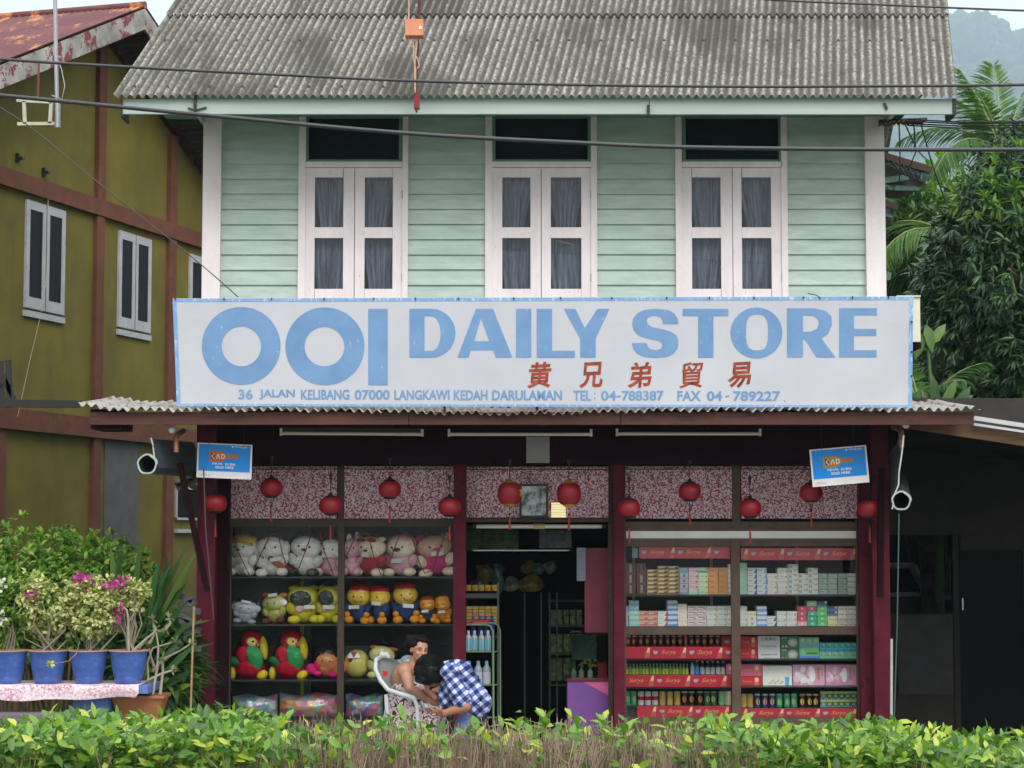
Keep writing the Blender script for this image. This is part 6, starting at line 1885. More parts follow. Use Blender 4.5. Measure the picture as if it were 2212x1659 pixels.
def head(pr, c, f, u, s=1.0):
    """c centre, f facing, u up"""
    f = Vector(f).normalized(); u = Vector(u); u = (u - f * u.dot(f)).normalized(); r = f.cross(u)
    M3 = Matrix((r, f, u)).transposed()
    c = Vector(c)
    def at(a, b, d_): return c + (r * a + f * b + u * d_) * s
    pr.append(('e', at(0, -.008, .02), Vector((.076, .094, .098)) * s, M3))
    pr.append(('e', at(0, .022, -.045), Vector((.058, .062, .068)) * s, M3))
    pr.append(('e', at(0, .055, -.088), Vector((.026, .024, .02)) * s, M3))
    for k in (-1, 1):
        pr.append(('e', at(k * .036, .062, -.028), Vector((.024, .02, .022)) * s, M3))
        pr.append(('e', at(k * .078, -.012, -.012), Vector((.010, .018, .031)) * s, M3))
        pr.append(('c', at(k * .012, .084, .022), at(k * .05, .070, .024), .008 * s, .007 * s))
    pr.append(('c', at(0, .086, .012), at(0, .104, -.022), .0085 * s, .0125 * s))
    for k in (-1, 1): pr.append(('e', at(k * .012, .094, -.026), Vector((.009, .010, .008)) * s, M3))
    pr.append(('c', at(-.020, .083, -.054), at(.020, .083, -.054), .0065 * s, .0065 * s))
    pr.append(('c', at(-.016, .082, -.064), at(.016, .082, -.064), .0075 * s, .0075 * s))
    return at, M3, r, f, u
def skin(name, col):
    m, t, b = nodes_of(name)
    c = ramp(t, noise(t, coords(t, 'Object'), 14, 3), [(.3, tuple(x * .88 for x in col)), (.7, tuple(min(1, x * 1.1) for x in col))])
    t.links.new(c, b.inputs['Base Color']); b.inputs['Roughness'].default_value = .5
    b.inputs['Subsurface Weight'].default_value = .12
    b.inputs['Subsurface Radius'].default_value = (.02, .008, .004); b.inputs['Subsurface Scale'].default_value = .5
    return m
m_skinw = skin('tanned_skin', (.40, .21, .125)); m_skinm = skin('brown_skin', (.36, .165, .085))
m_hair = mat('black_hair', (.005, .005, .006), .5, .3, 60, bump=.3, spec=.25, stretch=(3, 3, 1))
m_hairb = mat('dark_brown_curls', (.008, .005, .005), .7, .3, 40, bump=.5, spec=.15)
m_lip = mat('lip', (.26, .08, .06), .4); m_eye = flat('dark_eye', (.015, .012, .012), .15, .6)
def floral():
    m, t, b = nodes_of('white_cloth_with_dark_flowers')
    v = coords(t, 'Object')
    n = nd(t, 'ShaderNodeTexNoise'); n.inputs['Scale'].default_value = 15; n.inputs['Detail'].default_value = 2; n.inputs['Distortion'].default_value = 1.8
    t.links.new(v, n.inputs['Vector'])
    c = ramp(t, n.outputs['Fac'], [(0, (.05, .01, .02)), (.43, (.06, .012, .02)), (.46, (.62, .52, .54)), (.6, (.66, .58, .58)), (.64, (.24, .03, .08))])
    t.links.new(c, b.inputs['Base Color']); b.inputs['Roughness'].default_value = .85
    return m
def plaid(rot):
    m, t, b = nodes_of('blue_white_check_cloth')
    v = coords(t, 'Object', (1, 1, 1), rot)
    sp = nd(t, 'ShaderNodeSeparateXYZ'); t.links.new(v, sp.inputs[0])
    outs = []
    for ax in (0, 2):
        mu = nd(t, 'ShaderNodeMath', operation='MULTIPLY'); mu.inputs[1].default_value = 16
        fr_ = nd(t, 'ShaderNodeMath', operation='FRACT')
        gt = nd(t, 'ShaderNodeMath', operation='GREATER_THAN'); gt.inputs[1].default_value = .48
        t.links.new(sp.outputs[ax], mu.inputs[0]); t.links.new(mu.outputs[0], fr_.inputs[0]); t.links.new(fr_.outputs[0], gt.inputs[0])
        outs.append(gt.outputs[0])
    ad = nd(t, 'ShaderNodeMath', operation='ADD'); t.links.new(outs[0], ad.inputs[0]); t.links.new(outs[1], ad.inputs[1])
    hf = nd(t, 'ShaderNodeMath', operation='MULTIPLY'); hf.inputs[1].default_value = .5; t.links.new(ad.outputs[0], hf.inputs[0])
    c = ramp(t, hf.outputs[0], [(0, (.52, .55, .72)), (.3, (.11, .16, .40)), (.8, (.010, .018, .075))], 'CONSTANT')
    t.links.new(c, b.inputs['Base Color']); b.inputs['Roughness'].default_value = .85
    bumpn(t, b, noise(t, coords(t, 'Object', (1, 1, 2.2)), 8, 2), 1, .06)
    return m
# ---- woman in the chair
Yw_ = 16.35
P = lambda x, y, d=0.0: W(x, y, Yw_ + d)
wo_ = thing('person', 'woman with short dark curly hair in a strapless flowered dress, sitting in the white chair', 'person', W(880, 1600, Yw_))
pr = []
hc = P(906, 1403, -.02)
fwd = Vector((.42, -.88, -.12))
at, M3, rr_, ff_, uu_ = head(pr, hc, fwd, (.12, 0, 1), .86)
neck = P(897, 1437, .03); chest = P(878, 1470, .06); waist = P(868, 1525, .06); pelv = P(866, 1568, .06)
shR = P(874, 1450, -.13); shL = P(905, 1450, .2)
pr += [('c', hc + Vector((-.02, .03, -.05)), neck, .05, .052), ('c', neck, (shR + shL) / 2 + Vector((0, .02, -.01)), .055, .085)]
pr += [('e', chest, (.13, .17, .15)), ('c', shR, shL, .062, .06), ('c', chest, waist, .13, .12), ('c', waist, pelv, .125, .14)]
elR = P(886, 1487, -.22); wrR = P(919, 1508, -.22)
elL = P(918, 1500, .16); wrL = P(934, 1497, -.06)
pr += [('c', shR, elR, .052, .038), ('c', elR, wrR, .038, .024), ('c', shL, elL, .05, .038), ('c', elL, wrL, .038, .024)]
hand(pr, wrR, (.75, .1, -.5), (.4, .3, .6), .7, 1.0)
hand(pr, wrL, (.25, -.5, .25), (.6, .1, -.6), .6, 1.0, -1)
kR, kL = P(935, 1556, -.16), P(940, 1556, .12)
fR, fL = W(940, 1690, Yw_ - .1), W(950, 1690, Yw_ + .14)
pr += [('c', pelv, kR, .1, .065), ('c', pelv, kL, .1, .065), ('c', kR, fR, .058, .036), ('c', kL, fL, .058, .036)]
for f_ in (fR, fL): pr.append(('c', Vector((f_.x, f_.y, .10)), Vector((f_.x + .15, f_.y - .03, .085)), .036, .026))
blob('body', pr, m_skinw, wo_, .0065, 5)
hp = [('e', at(0, -.03, .045), Vector((.080, .082, .078)), M3), ('e', at(.0, -.05, -.01), Vector((.072, .06, .08)), M3), ('e', at(.05, -.025, .06), Vector((.05, .06, .05)), M3), ('e', at(-.045, -.015, .055), Vector((.042, .055, .05)), M3),
      ('e', at(.085, -.06, .05), Vector((.05, .055, .06)), M3), ('e', at(.0, .03, .098), Vector((.06, .038, .022)), M3)]
blob('hair', hp, m_hairb, wo_, .008, 2, disp=(.02, 22))
for k in (-1, 1):
    MB().ell(at(k * .031, .076, .004), (.0085, .005, .0036), 0, M3, 10, 6).build('eye', m_eye, wo_)
    MB().tube([at(k * .014, .091, .026), at(k * .032, .089, .032), at(k * .05, .079, .027)], .0022, 5).build('eyebrow', m_hairb, wo_)
MB().tube([at(-.02, .0895, -.058), at(0, .0925, -.057), at(.02, .0895, -.058)], .0032, 6).build('lips', m_lip, wo_)
dr = [('c', P(880, 1486, .05), waist, .138, .135), ('e', P(884, 1484, .02), (.135, .155, .08)), ('c', waist, pelv, .135, .16), ('c', pelv, kR, .125, .095), ('c', pelv, kL, .125, .095), ('c', kR, Vector((fR.x, fR.y, .32)), .09, .085), ('c', kL, Vector((fL.x, fL.y, .32)), .09, .085), ('c', kR, kL, .085, .085),
      ('c', Vector((fR.x, fR.y, .34)), Vector((fL.x, fL.y, .34)), .085, .085), ('c', (pelv + kR) / 2, (pelv + kL) / 2, .11, .11)]
blob('dress', dr, floral(), wo_, .012, 4, disp=(.012, 7))
# ---- white chair
m_plas = mat('white_chair_plastic', (.46, .50, .50), .35, .05, 6, bump=0)
m_plasb = mat('shaded_chair_back', (.26, .29, .31), .4, .05, 6, bump=0)  # white plastic, the shade of its inner side put into the colour
chr_ = thing('plastic_chair', 'white plastic armchair with a red sticker on its back, under the seated woman', 'chair', W(860, 1660, Yw_))
nearc = [P(824, 1419, -.16), P(812, 1430, -.2), P(811, 1446, -.24), P(815, 1460, -.27), P(824, 1476, -.28), P(840, 1492, -.29), P(862, 1500, -.3)]
farc = [P(834, 1420, .0), P(852, 1424, .12), P(868, 1436, .2), P(876, 1452, .24), P(880, 1470, .26), P(882, 1488, .26), P(884, 1503, .25)]
vs, fs = [], []
for a_, b_ in zip(nearc, farc):
    for i in range(9):
        t_ = i / 8
        q = a_.lerp(b_, t_); q.x -= .05 * math.sin(t_ * math.pi); vs.append(q)
for j in range(6):
    for i in range(8):
        k = j * 9 + i; fs.append((k, k + 1, k + 10, k + 9))
mb = MB(); mb.add(vs, fs, 0, True)
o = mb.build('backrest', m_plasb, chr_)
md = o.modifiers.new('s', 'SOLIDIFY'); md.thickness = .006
mb = MB()
mb.tube([P(903, 1560, -.31), P(901, 1524, -.31), P(893, 1507, -.31), P(868, 1500, -.31), P(838, 1490, -.30), P(822, 1470, -.28), P(811, 1446, -.24), P(812, 1425, -.16), P(824, 1419, -.02), P(833, 1421, .12), P(838, 1432, .24), P(850, 1480, .34), P(880, 1502, .36), P(905, 1508, .36), P(915, 1530, .36)],
        [.016, .018, .02, .019, .018, .018, .017, .016, .016, .016, .016, .017, .018, .018, .016], 10)
mb.build('arm_rail', m_plas, chr_)
MB().box(P(872, 1597, .03), (.44, .5, .025)).build('seat', m_plas, chr_)
for (a, b) in ((P(903, 1558, -.31), (P(903, 1558, -.31).x + .03, Yw_ - .33, .06)), (P(834, 1500, -.29), (P(846, 1600, -.29).x, Yw_ - .3, .06)), (P(912, 1530, .36), (P(915, 1530, .36).x + .03, Yw_ + .36, .06)), (P(846, 1500, .33), (P(850, 1500, .33).x, Yw_ + .34, .06))):
    MB().tube([a, Vector(a).lerp(Vector(b), .5), b], [.016, .019, .021], 8).build('leg', m_plas, chr_)
q = P(832, 1455, -.27)
MB().box(q, (.04, .004, .04)).build('sticker', mat('red_sticker', (.50, .01, .02), .4), chr_)
# ---- man bending over
Ym_ = 16.0
Q = lambda x, y, d=0.0: W(x, y, Ym_ + d)
mn = thing('person', 'man in a blue and white checked shirt bending forward with his head down', 'person', W(1020, 1660, Ym_))
pr = []
hcm = Q(931, 1455, -.06)
fm = Vector((-.30, -.25, -.92)); um = Vector((-.75, -.62, .25))
atm, M3m, *_ = head(pr, hcm, fm, um, 1.0)
nk = Q(957, 1452, -.02); chs = Q(984, 1464, .02); wst = Q(1010, 1490, .08); plv = Q(1022, 1524, .12)
sR = Q(972, 1454, -.17); sL = Q(976, 1454, .18)
eR = Q(1006, 1526, -.24); wR = Q(962, 1540, -.2)
eL = Q(962, 1520, .16); wL = Q(940, 1506, -.02)
pr += [('c', hcm + Vector((.04, .02, .01)), nk, .055, .06), ('c', nk, chs, .065, .105), ('c', chs, wst, .12, .105), ('c', wst, plv, .105, .12), ('c', sR, sL, .068, .068)]
pr += [('c', sR, eR, .055, .042), ('c', eR, wR, .042, .027), ('c', sL, eL, .055, .042), ('c', eL, wL, .042, .027)]
hand(pr, wR, (-.8, .2, .1), (0, .3, .9), .7); hand(pr, wL, (-.6, -.2, .6), (.5, .2, .3), .7, 1.0, -1)
k1, k2 = Q(1000, 1585, -.16), Q(1005, 1585, .24)
a1, a2 = Vector((Q(1035, 1600).x, Ym_ - .1, .11)), Vector((Q(1040, 1600).x, Ym_ + .26, .11))
pr += [('c', plv, k1, .1, .07), ('c', plv, k2, .1, .07), ('c', k1, a1, .06, .04), ('c', k2, a2, .06, .04)]
for f_ in (a1, a2): pr.append(('c', f_ + Vector((.03, 0, -.03)), f_ + Vector((-.15, -.02, -.055)), .042, .03))
blob('body', pr, m_skinm, mn, .0065, 5)
hp = [('e', atm(0, -.012, .04), Vector((.096, .108, .100)), M3m), ('e', atm(0, -.055, -.02), Vector((.09, .075, .1)), M3m), ('e', atm(.06, .0, .02), Vector((.055, .075, .09)), M3m), ('e', atm(-.06, .0, .02), Vector((.055, .075, .09)), M3m), ('e', atm(0, .06, .07), Vector((.07, .05, .04)), M3m)]
blob('hair', hp, m_hair, mn, .008, 3, disp=(.014, 14))
mb = MB()
rr2 = random.Random(3)
for k in range(620):
    th = rr2.uniform(0, 2 * math.pi); ph = rr2.uniform(.05, 1.9)
    def pt(ph_, lift): return atm((.097 + lift) * math.sin(ph_) * math.cos(th), -.02 + (.112 + lift) * math.sin(ph_) * math.sin(th), .035 + (.104 + lift) * math.cos(ph_))
    p0, p1, p2 = pt(ph, .002), pt(ph + .22, .010), pt(ph + .42, .004 + rr2.uniform(0, .014))
    mb.tube([p0, p1, p2], [.0035, .003, .0008], 3, 0, False)
mb.build('hair_strands', m_hair, mn)
shp = [('c', nk + Vector((.02, 0, .0)), chs, .08, .13), ('c', chs, wst, .145, .135), ('c', wst, plv, .135, .145), ('e', Q(1028, 1520, .06), (.12, .2, .13)), ('c', sR, sL, .078, .078), ('c', sR, sR.lerp(eR, .78), .074, .07), ('c', sL, sL.lerp(eL, .75), .074, .07),
       ('e', Q(965, 1502, .0), (.055, .14, .13)), ('c', Q(950, 1500, -.05), Q(962, 1530, -.02), .03, .04), ('e', Q(1034, 1506, .05), (.05, .15, .09))]
blob('shirt', shp, plaid((.15, .7, .2)), mn, .009, 4, disp=(.022, 6))
jn = [('c', plv, k1, .10, .075), ('c', plv, k2, .10, .075), ('c', k1, a1, .078, .06), ('c', k2, a2, .078, .06), ('c', plv + Vector((0, -.05, 0)), plv + Vector((0, .08, 0)), .125, .125)]
blob('jeans', jn, mat('blue_denim', (.07, .11, .22), .85, .2, 18), mn, .012, 3, disp=(.01, 9))
for f_ in (a1, a2):
    mb = MB(); capsule(mb, f_ + Vector((.05, 0, -.03)), f_ + Vector((-.16, -.02, -.05)), .05, .04); mb.build('shoe', m_iron, mn)
# ================================================================== PLANTS
def leafmesh(name, pos, ax, nr, Ln, Wd, mats, parent=None, prof=((0, .05), (.3, .8), (.65, .85), (1, 0)), droop=.2, fold=.25, rnd=None, **kw):
    """one mesh of many leaves; pos root, ax direction, nr upward side"""
    pos, ax, nr = (np.asarray(a, dtype=float) for a in (pos, ax, nr))
    N = len(pos)
    ax /= np.linalg.norm(ax, axis=1, keepdims=True) + 1e-9
    nr = nr - ax * (nr * ax).sum(1, keepdims=True)
    nr /= np.linalg.norm(nr, axis=1, keepdims=True) + 1e-9
    sd_ = np.cross(ax, nr)
    Ln = np.broadcast_to(Ln, (N,)).reshape(N, 1); Wd = np.broadcast_to(Wd, (N,)).reshape(N, 1)
    droop = np.broadcast_to(droop, (N,)).reshape(N, 1)
    V = []
    st = list(prof)
    for i, (t, w) in enumerate(st):
        c = pos + ax * Ln * t - nr * Ln * droop * t * t
        if i in (0, len(st) - 1): V.append(c)
        else:
            V += [c - sd_ * Wd * w / 2 + nr * Wd * fold * w / 2, c, c + sd_ * Wd * w / 2 + nr * Wd * fold * w / 2]
    nv = len(V)
    A = np.stack(V, 1).reshape(-1, 3)
    faces = []
    k = 1
    m_ = len(st) - 2
    faces += [(0, 1, 2), (0, 2, 3)]
    for j in range(m_ - 1):
        a = 1 + 3 * j
        faces += [(a, a + 3, a + 4, a + 1), (a + 1, a + 4, a + 5, a + 2)]
    a = 1 + 3 * (m_ - 1)
    faces += [(a, nv - 1, a + 1), (a + 1, nv - 1, a + 2)]
    loops = [i for f in faces for i in f]; tot = [len(f) for f in faces]
    nl, nf = len(loops), len(faces)
    off = (np.arange(N) * nv)[:, None]
    LV = (np.array(loops)[None, :] + off).ravel()
    lt = np.tile(tot, N)
    ls = np.concatenate([[0], np.cumsum(lt)[:-1]])
    o0 = ORG[parent.name] if parent is not None else Vector(A.mean(0))
    A = A - np.array(o0)
    me = bpy.data.meshes.new(name)
    me.vertices.add(len(A)); me.vertices.foreach_set('co', A.astype(np.float32).ravel())
    me.loops.add(len(LV)); me.loops.foreach_set('vertex_index', LV.astype(np.int32))
    me.polygons.add(len(lt)); me.polygons.foreach_set('loop_start', ls.astype(np.int32)); me.polygons.foreach_set('loop_total', lt.astype(np.int32))
    me.update(calc_edges=True)
    at_ = me.attributes.new('rnd', 'FLOAT', 'FACE')
    r = rng.random(N) if rnd is None else np.clip(rnd, 0, 1)
    at_.data.foreach_set('value', np.repeat(r, nf).astype(np.float32))
    me.polygons.foreach_set('use_smooth', np.ones(len(lt), dtype=bool))
    me.materials.append(mats)
    ob = bpy.data.objects.new(name, me); C.objects.link(ob)
    if parent is not None: ob.parent = parent
    else: ob.location = o0
    ORG[ob.name] = Vector(o0)
    return tag(ob, **kw)
def unit(n):
    v = rng.normal(size=(n, 3)); return v / np.linalg.norm(v, axis=1, keepdims=True)
def twigs(mb, pts, r0, r1, n=4): mb.tube(pts, [r0 + (r1 - r0) * i / (len(pts) - 1) for i in range(len(pts))], n, 0, False)
m_bark = mat('grey_brown_bark', (.13, .10, .075), .9, .25, 8, bump=.5)
m_twig = mat('dry_twigs', (.27, .195, .14), .85, .45, 9, stretch=(1, 1, .2))
# ---- hedge in the foreground
hedge = thing('hedge', 'clipped hedge across the foreground, leafy at both ends with bare brown twigs in the middle', 'hedge', W(1106, 1700, 8.6))
HY0, HY1 = 8.0, 9.1
def htop(px):
    """picture row of the hedge top for a picture column"""
    xs = [-900, 0, 100, 300, 430, 520, 700, 850, 1000, 1150, 1300, 1480, 1560, 1700, 1900, 2000, 2212, 3100]
    ys = [1560, 1557, 1552, 1545, 1541, 1545, 1546, 1546, 1547, 1546, 1548, 1550, 1553, 1557, 1563, 1573, 1587, 1600]
    return np.interp(px, xs, ys)
def bare(px):
    """1 where the hedge is bare twigs"""
    return np.interp(px, [-900, 500, 640, 720, 1000, 1400, 1580, 1700, 3000], [0, .0, .65, .93, 1, .96, .6, 0, 0])
N = 30000
px = rng.uniform(-900, 3100, N)
yy = rng.uniform(HY0, HY1, N)
keep = rng.random(N) > bare(px) * 1.0 - .05
px, yy = px[keep], yy[keep]
X = (px - 1106) / F * yy
zt = 2 - (htop(px) - 1166) / F * 9.0 * 1.0
# top level is flat: height measured at the far edge
depth = np.abs(rng.normal(0, .10, len(px)))
front = rng.random(len(px)) < .35
yy = np.where(front, HY0 + rng.random(len(px)) * .12, yy)
Z = zt - np.where(front, rng.random(len(px)) * .55, depth) + rng.normal(0, .012, len(px)) + .03 * np.sin(X * 9) * .6
pos = np.stack([X, yy, Z], 1)
ax = rng.normal(size=(len(px), 3)) * np.array([1, 1, .6]) + np.array([0, -.15, .55])
nr_ = rng.normal(size=(len(px), 3)) * .7 + np.array([0, -.45, .9])
m_hleaf = leafmat('hedge_leaf', [(0, (.05, .12, .03)), (.3, (.09, .21, .035)), (.6, (.15, .31, .04)), (.8, (.24, .42, .06)), (.93, (.46, .56, .06)), (1, (.62, .64, .12))], rough=.38, trans=.35, spec=.5)
sz = rng.uniform(.7, 1.15, len(px))
leafmesh('foliage', pos, ax, nr_, .066 * sz, .031 * sz, m_hleaf, hedge, droop=rng.uniform(-.05, .35, len(px)))
# sprigs: whorls of leaves on shoots standing above the cut line
sp_p, sp_a, sp_n, sp_l, sp_r = [], [], [], [], []
tw = MB()
SPR = [(1178, 1519), (1350, 1540), (1362, 1560), (1540, 1545), (1150, 1557), (1440, 1545), (415, 1530), (300, 1528), (60, 1545), (110, 1530), (160, 1545), (2000, 1556), (1985, 1572), (880, 1540), (890, 1548), (1050, 1545), (1265, 1572), (1235, 1560)]
for k in range(330):
    q = rng.uniform(-800, 3000)
    if k < len(SPR): q, top = SPR[k]; y_ = 8.9
    else: y_ = rng.uniform(HY0 + .05, HY1); top = htop(q) - rng.uniform(-22, 16)
    if rng.random() < bare(q) * .1 and k >= len(SPR): continue
    x = (q - 1106) / F * y_; z = 2 - (top - 1166) / F * 9.0
    x0 = x + rng.normal(0, .03)
    twigs(tw, [(x0, y_, z - .22), (x0 * .5 + x * .5 + rng.normal(0, .01), y_, z - .1), (x, y_, z - .015)], .004, .002)
    for j in range(int(rng.integers(3, 8))):
        a = rng.uniform(0, 6.28); hh = rng.uniform(0, .09)
        sp_p.append((x, y_, z - .02 - hh)); sp_a.append((math.cos(a), math.sin(a), rng.uniform(.3, 1.3))); sp_n.append((-math.cos(a) * .6, -math.sin(a) * .6 - .2, 1)); sp_l.append(rng.uniform(.8, 1.3) * (1.0 if q > 0 else 1)); sp_r.append(rng.uniform(.35, 1))
sp_l = np.array(sp_l)
leafmesh('foliage', sp_p, sp_a, sp_n, .066 * sp_l, .032 * sp_l, m_hleaf, hedge, droop=.15, rnd=np.array(sp_r))
# bare twigs
for k in range(6800):
    q = rng.uniform(-300, 2600)
    b_ = float(bare(q))
    if rng.random() > .12 + b_: continue
    y_ = HY0 + (HY1 - HY0) * rng.random() ** 1.3
    x = (q - 1106) / F * y_
    zt_ = 2 - (float(htop(q)) - 1166) / F * 9.0 + rng.normal(-.015, .022)
    L_ = rng.uniform(.18, .5)
    z0 = zt_ - L_ if rng.random() < .5 else zt_ - .45
    top = zt_ if rng.random() < .6 else zt_ - rng.random() * .25
    dx, dy = rng.normal(0, .05), rng.normal(0, .05)
    r_ = rng.uniform(.0014, .0036)
    mid = (x + dx * .4 + rng.normal(0, .008), y_ + dy * .4, z0 + (top - z0) * .55)
    twigs(tw, [(x, y_, z0), mid, (x + dx, y_ + dy, top)], r_ * 1.3, r_ * .7, 3)
    if rng.random() < .5: twigs(tw, [mid, (mid[0] + rng.normal(0, .05), mid[1] + rng.normal(0, .04), mid[2] + rng.uniform(.04, .12))], r_ * .8, r_ * .4, 3)
tw.build('twig', m_twig, hedge)['kind'] = 'stuff'
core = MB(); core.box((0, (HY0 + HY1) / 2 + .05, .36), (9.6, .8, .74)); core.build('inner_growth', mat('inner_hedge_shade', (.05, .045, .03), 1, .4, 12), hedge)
# ---- helpers for bushes and trees
def crown_points(c, r, n, shell=.35, lumps=9, seed=1):
    g = np.random.default_rng(seed)
    lc = g.normal(size=(lumps, 3)); lc /= np.linalg.norm(lc, axis=1, keepdims=True)
    lc *= g.uniform(.35, .72, (lumps, 1))
    lr = g.uniform(.28, .5, lumps)
    i = g.integers(0, lumps, n)
    d = g.normal(size=(n, 3)); d /= np.linalg.norm(d, axis=1, keepdims=True)
    rad = lr[i][:, None] * (1 - shell * g.random((n, 1)) ** 1.5)
    p = lc[i] + d * rad
    out = p / (np.linalg.norm(p, axis=1, keepdims=True) + 1e-6)
    return p * np.array(r) + np.array(c), d * .6 + out * .4
def rosettes(P_, D_, k, up=.3, spread=.9):
    """k leaves fanning from each point"""
    n = len(P_)
    pp = np.repeat(P_, k, 0); dd = np.repeat(D_, k, 0)
    a = dd + rng.normal(size=(n * k, 3)) * spread + np.array([0, 0, up])
    nn_ = dd * .4 + np.array([0, -.2, 1]) + rng.normal(size=(n * k, 3)) * .4
    return pp, a, nn_
NARROW = ((0, .1), (.25, .9), (.6, .8), (1, 0))
# ---- mango tree on the right
mt_ = thing('mango_tree', 'dense dark green tree with long drooping leaves behind the shop and dark porch', 'tree', W(2240, 1400, 24))
cx, cz = W(2228, 640, 24).x, W(2228, 640, 24).z
P1, D1 = crown_points((cx - .05, 24.2, cz + .05), (1.35, 1.3, 1.7), 3900, .3, 24, 3)
P2, D2 = crown_points((cx + .3, 24.0, cz - 1.0), (1.3, 1.2, 1.1), 1600, .3, 14, 5)
P4, D4 = crown_points((W(2275, 370, 24.5).x, 24.6, W(2275, 370, 24.5).z), (.7, .8, 1.0), 600, .3, 12, 15)
Pm = np.vstack([P1, P2, P4]); Dm = np.vstack([D1, D2, D4])
ok = (Pm[:, 1] < 25.2) & (Pm[:, 0] < 8.6)
Pm, Dm = Pm[ok], Dm[ok]
p_, a_, n_ = rosettes(Pm, Dm, 8, -.25, .75)
m_mango = leafmat('dark_glossy_leaf', [(0, (.012, .042, .018)), (.5, (.03, .085, .03)), (.85, (.065, .15, .045)), (1, (.15, .27, .07))], rough=.33, trans=.12, spec=.5)
leafmesh('crown', p_, a_, n_, rng.uniform(.10, .18, len(p_)), .036, m_mango, mt_, prof=NARROW, droop=.45, fold=.3)
P3, D3 = crown_points((cx - .1, 23.4, cz + 1.2), (1.2, .6, .7), 110, .2, 9, 11)
p_, a_, n_ = rosettes(P3, D3, 7, .1, .8)
leafmesh('young_leaves', p_, a_, n_, .16, .045, leafmat('fresh_green_leaf', [(0, (.05, .13, .02)), (1, (.16, .30, .04))], trans=.4), mt_, prof=NARROW, droop=.3)
mb = MB()
base = Vector((cx + .5, 24.3, 0))
mb.tube([base, base + Vector((-.1, 0, 1.6)), base + Vector((.1, 0, 3)), base + Vector((0, 0, 4.6))], [.24, .19, .15, .07], 10)
for k in range(12):
    a = k * 1.3; z0 = 2.2 + .25 * k
    mb.tube([base + Vector((0, 0, z0)), base + Vector((.8 * math.cos(a), .6 * math.sin(a), z0 + .5)), base + Vector((1.7 * math.cos(a), 1.3 * math.sin(a), z0 + .9))], [.09, .05, .02], 6)
mb.build('trunk', m_bark, mt_)
# ---- coconut palms
m_frond = leafmat('palm_leaflet', [(0, (.028, .085, .02)), (.5, (.06, .16, .03)), (.85, (.14, .26, .04)), (1, (.34, .36, .07))], trans=.35)
m_rachis = mat('palm_rib', (.22, .26, .08), .6)
def palm(base, crown, fronds, lb, L_=2.4, leaf=.55, name='coconut_palm', LS=1.0):
    t_ = thing(name, lb, 'palm tree', base)
    mb = MB(); b, c = Vector(base), Vector(crown)
    mb.tube([b, b.lerp(c, .4) + Vector((.1, 0, 0)), c], [.17, .13, .1], 10); mb.build('trunk', m_bark, t_)
    rb = MB()
    pos, ax, nr, ln, rn = [], [], [], [], []
    for (az, el, l_, dr) in fronds:
        l_ *= LS
        pts = []
        d = Vector((math.cos(az) * math.cos(el), math.sin(az) * math.cos(el), math.sin(el)))
        p = c.copy()
        n = 26
        side = d.cross(Vector((0, 0, 1))).normalized()
        fr_ = rng.uniform(0, .45)
        for i in range(n + 1):
            pts.append(p.copy())
            p = p + d * (l_ / n)
            d = (d + Vector((0, 0, -dr / n))).normalized()
        rb.tube(pts[::3] + [pts[-1]], [.022 * (1 - .8 * k / 9) for k in range(len(pts[::3]) + 1)], 5)
        for i in range(3, n + 1):
            u = i / n
            dd = (pts[i] - pts[i - 1]).normalized()
            up_ = side.cross(dd)
            for s_ in (-1, 1):
                for q in (0, .5):
                    pp = pts[i - 1].lerp(pts[i], q)
                    pos.append(pp); ax.append(dd * (.55 + .5 * u) + side * s_ * (1.0 - .3 * u) - up_ * .0 + Vector((0, 0, -.25 + rng.normal(0, .1)))); nr.append(-up_ if up_.z < 0 else up_)
                    ln.append(leaf * (math.sin(math.pi * (.12 + .8 * u)) ** .6) * rng.uniform(.85, 1.1)); rn.append(fr_ + rng.uniform(0, .5))
    rb.build('frond_rib', m_rachis, t_)
    leafmesh('fronds', pos, ax, nr, np.array(ln), .034, m_frond, t_, prof=((0, .5), (.3, 1), (.7, .7), (1, 0)), droop=.38, fold=.5, rnd=np.array(rn))
cA = W(2165, 335, 30)
palm((cA.x + .4, 30, 0), cA, [(R(95), R(80), 2.0, .5), (R(150), R(72), 2.0, .6), (R(30), R(70), 1.9, .7), (R(60), R(50), 2.1, 1.2), (R(170), R(48), 2.3, 1.6), (R(185), R(20), 2.4, 1.9), (R(200), R(-5), 2.2, 2.0), (R(330), R(35), 2.3, 1.9), (R(345), R(60), 2.1, 1.0),
       (R(250), R(25), 2.0, 2.2), (R(280), R(45), 2.0, 1.8), (R(215), R(35), 2.3, 2.0), (R(120), R(60), 2.0, .8), (R(5), R(15), 2.4, 2.0), (R(230), R(62), 2.0, 1.2)], 'tall coconut palm rising between the roof corner and the dark tree', leaf=.5, LS=.74)
cB = W(2090, 560, 27)
palm((cB.x + .2, 27, 0), cB, [(R(185), R(35), 1.7, 1.9), (R(170), R(15), 1.6, 1.6), (R(200), R(55), 1.6, 2.4), (R(230), R(30), 1.4, 2.4), (R(150), R(60), 1.5, 1.8), (R(190), R(-10), 1.5, 1.2), (R(270), R(20), 1.3, 2.4), (R(90), R(70), 1.4, 1.5), (R(210), R(5), 1.5, 1.8)],
     'lower palm with long hanging fronds beside the corner post', leaf=.6)
cC = W(1990, 905, 23)
palm((cC.x, 23, 0), cC, [(R(180), R(50), 1.0, 1.6), (R(100), R(70), 1.1, 1.2), (R(60), R(55), 1.1, 1.5), (R(210), R(40), .9, 1.8), (R(20), R(45), 1.0, 1.8), (R(260), R(55), .9, 1.8), (R(140), R(75), 1.1, 1.0), (R(300), R(60), .9, 1.6), (R(340), R(65), 1.0, 1.4)],
     'small yellow green areca palm at the tree end of the signboard', leaf=.34, name='areca_palm')
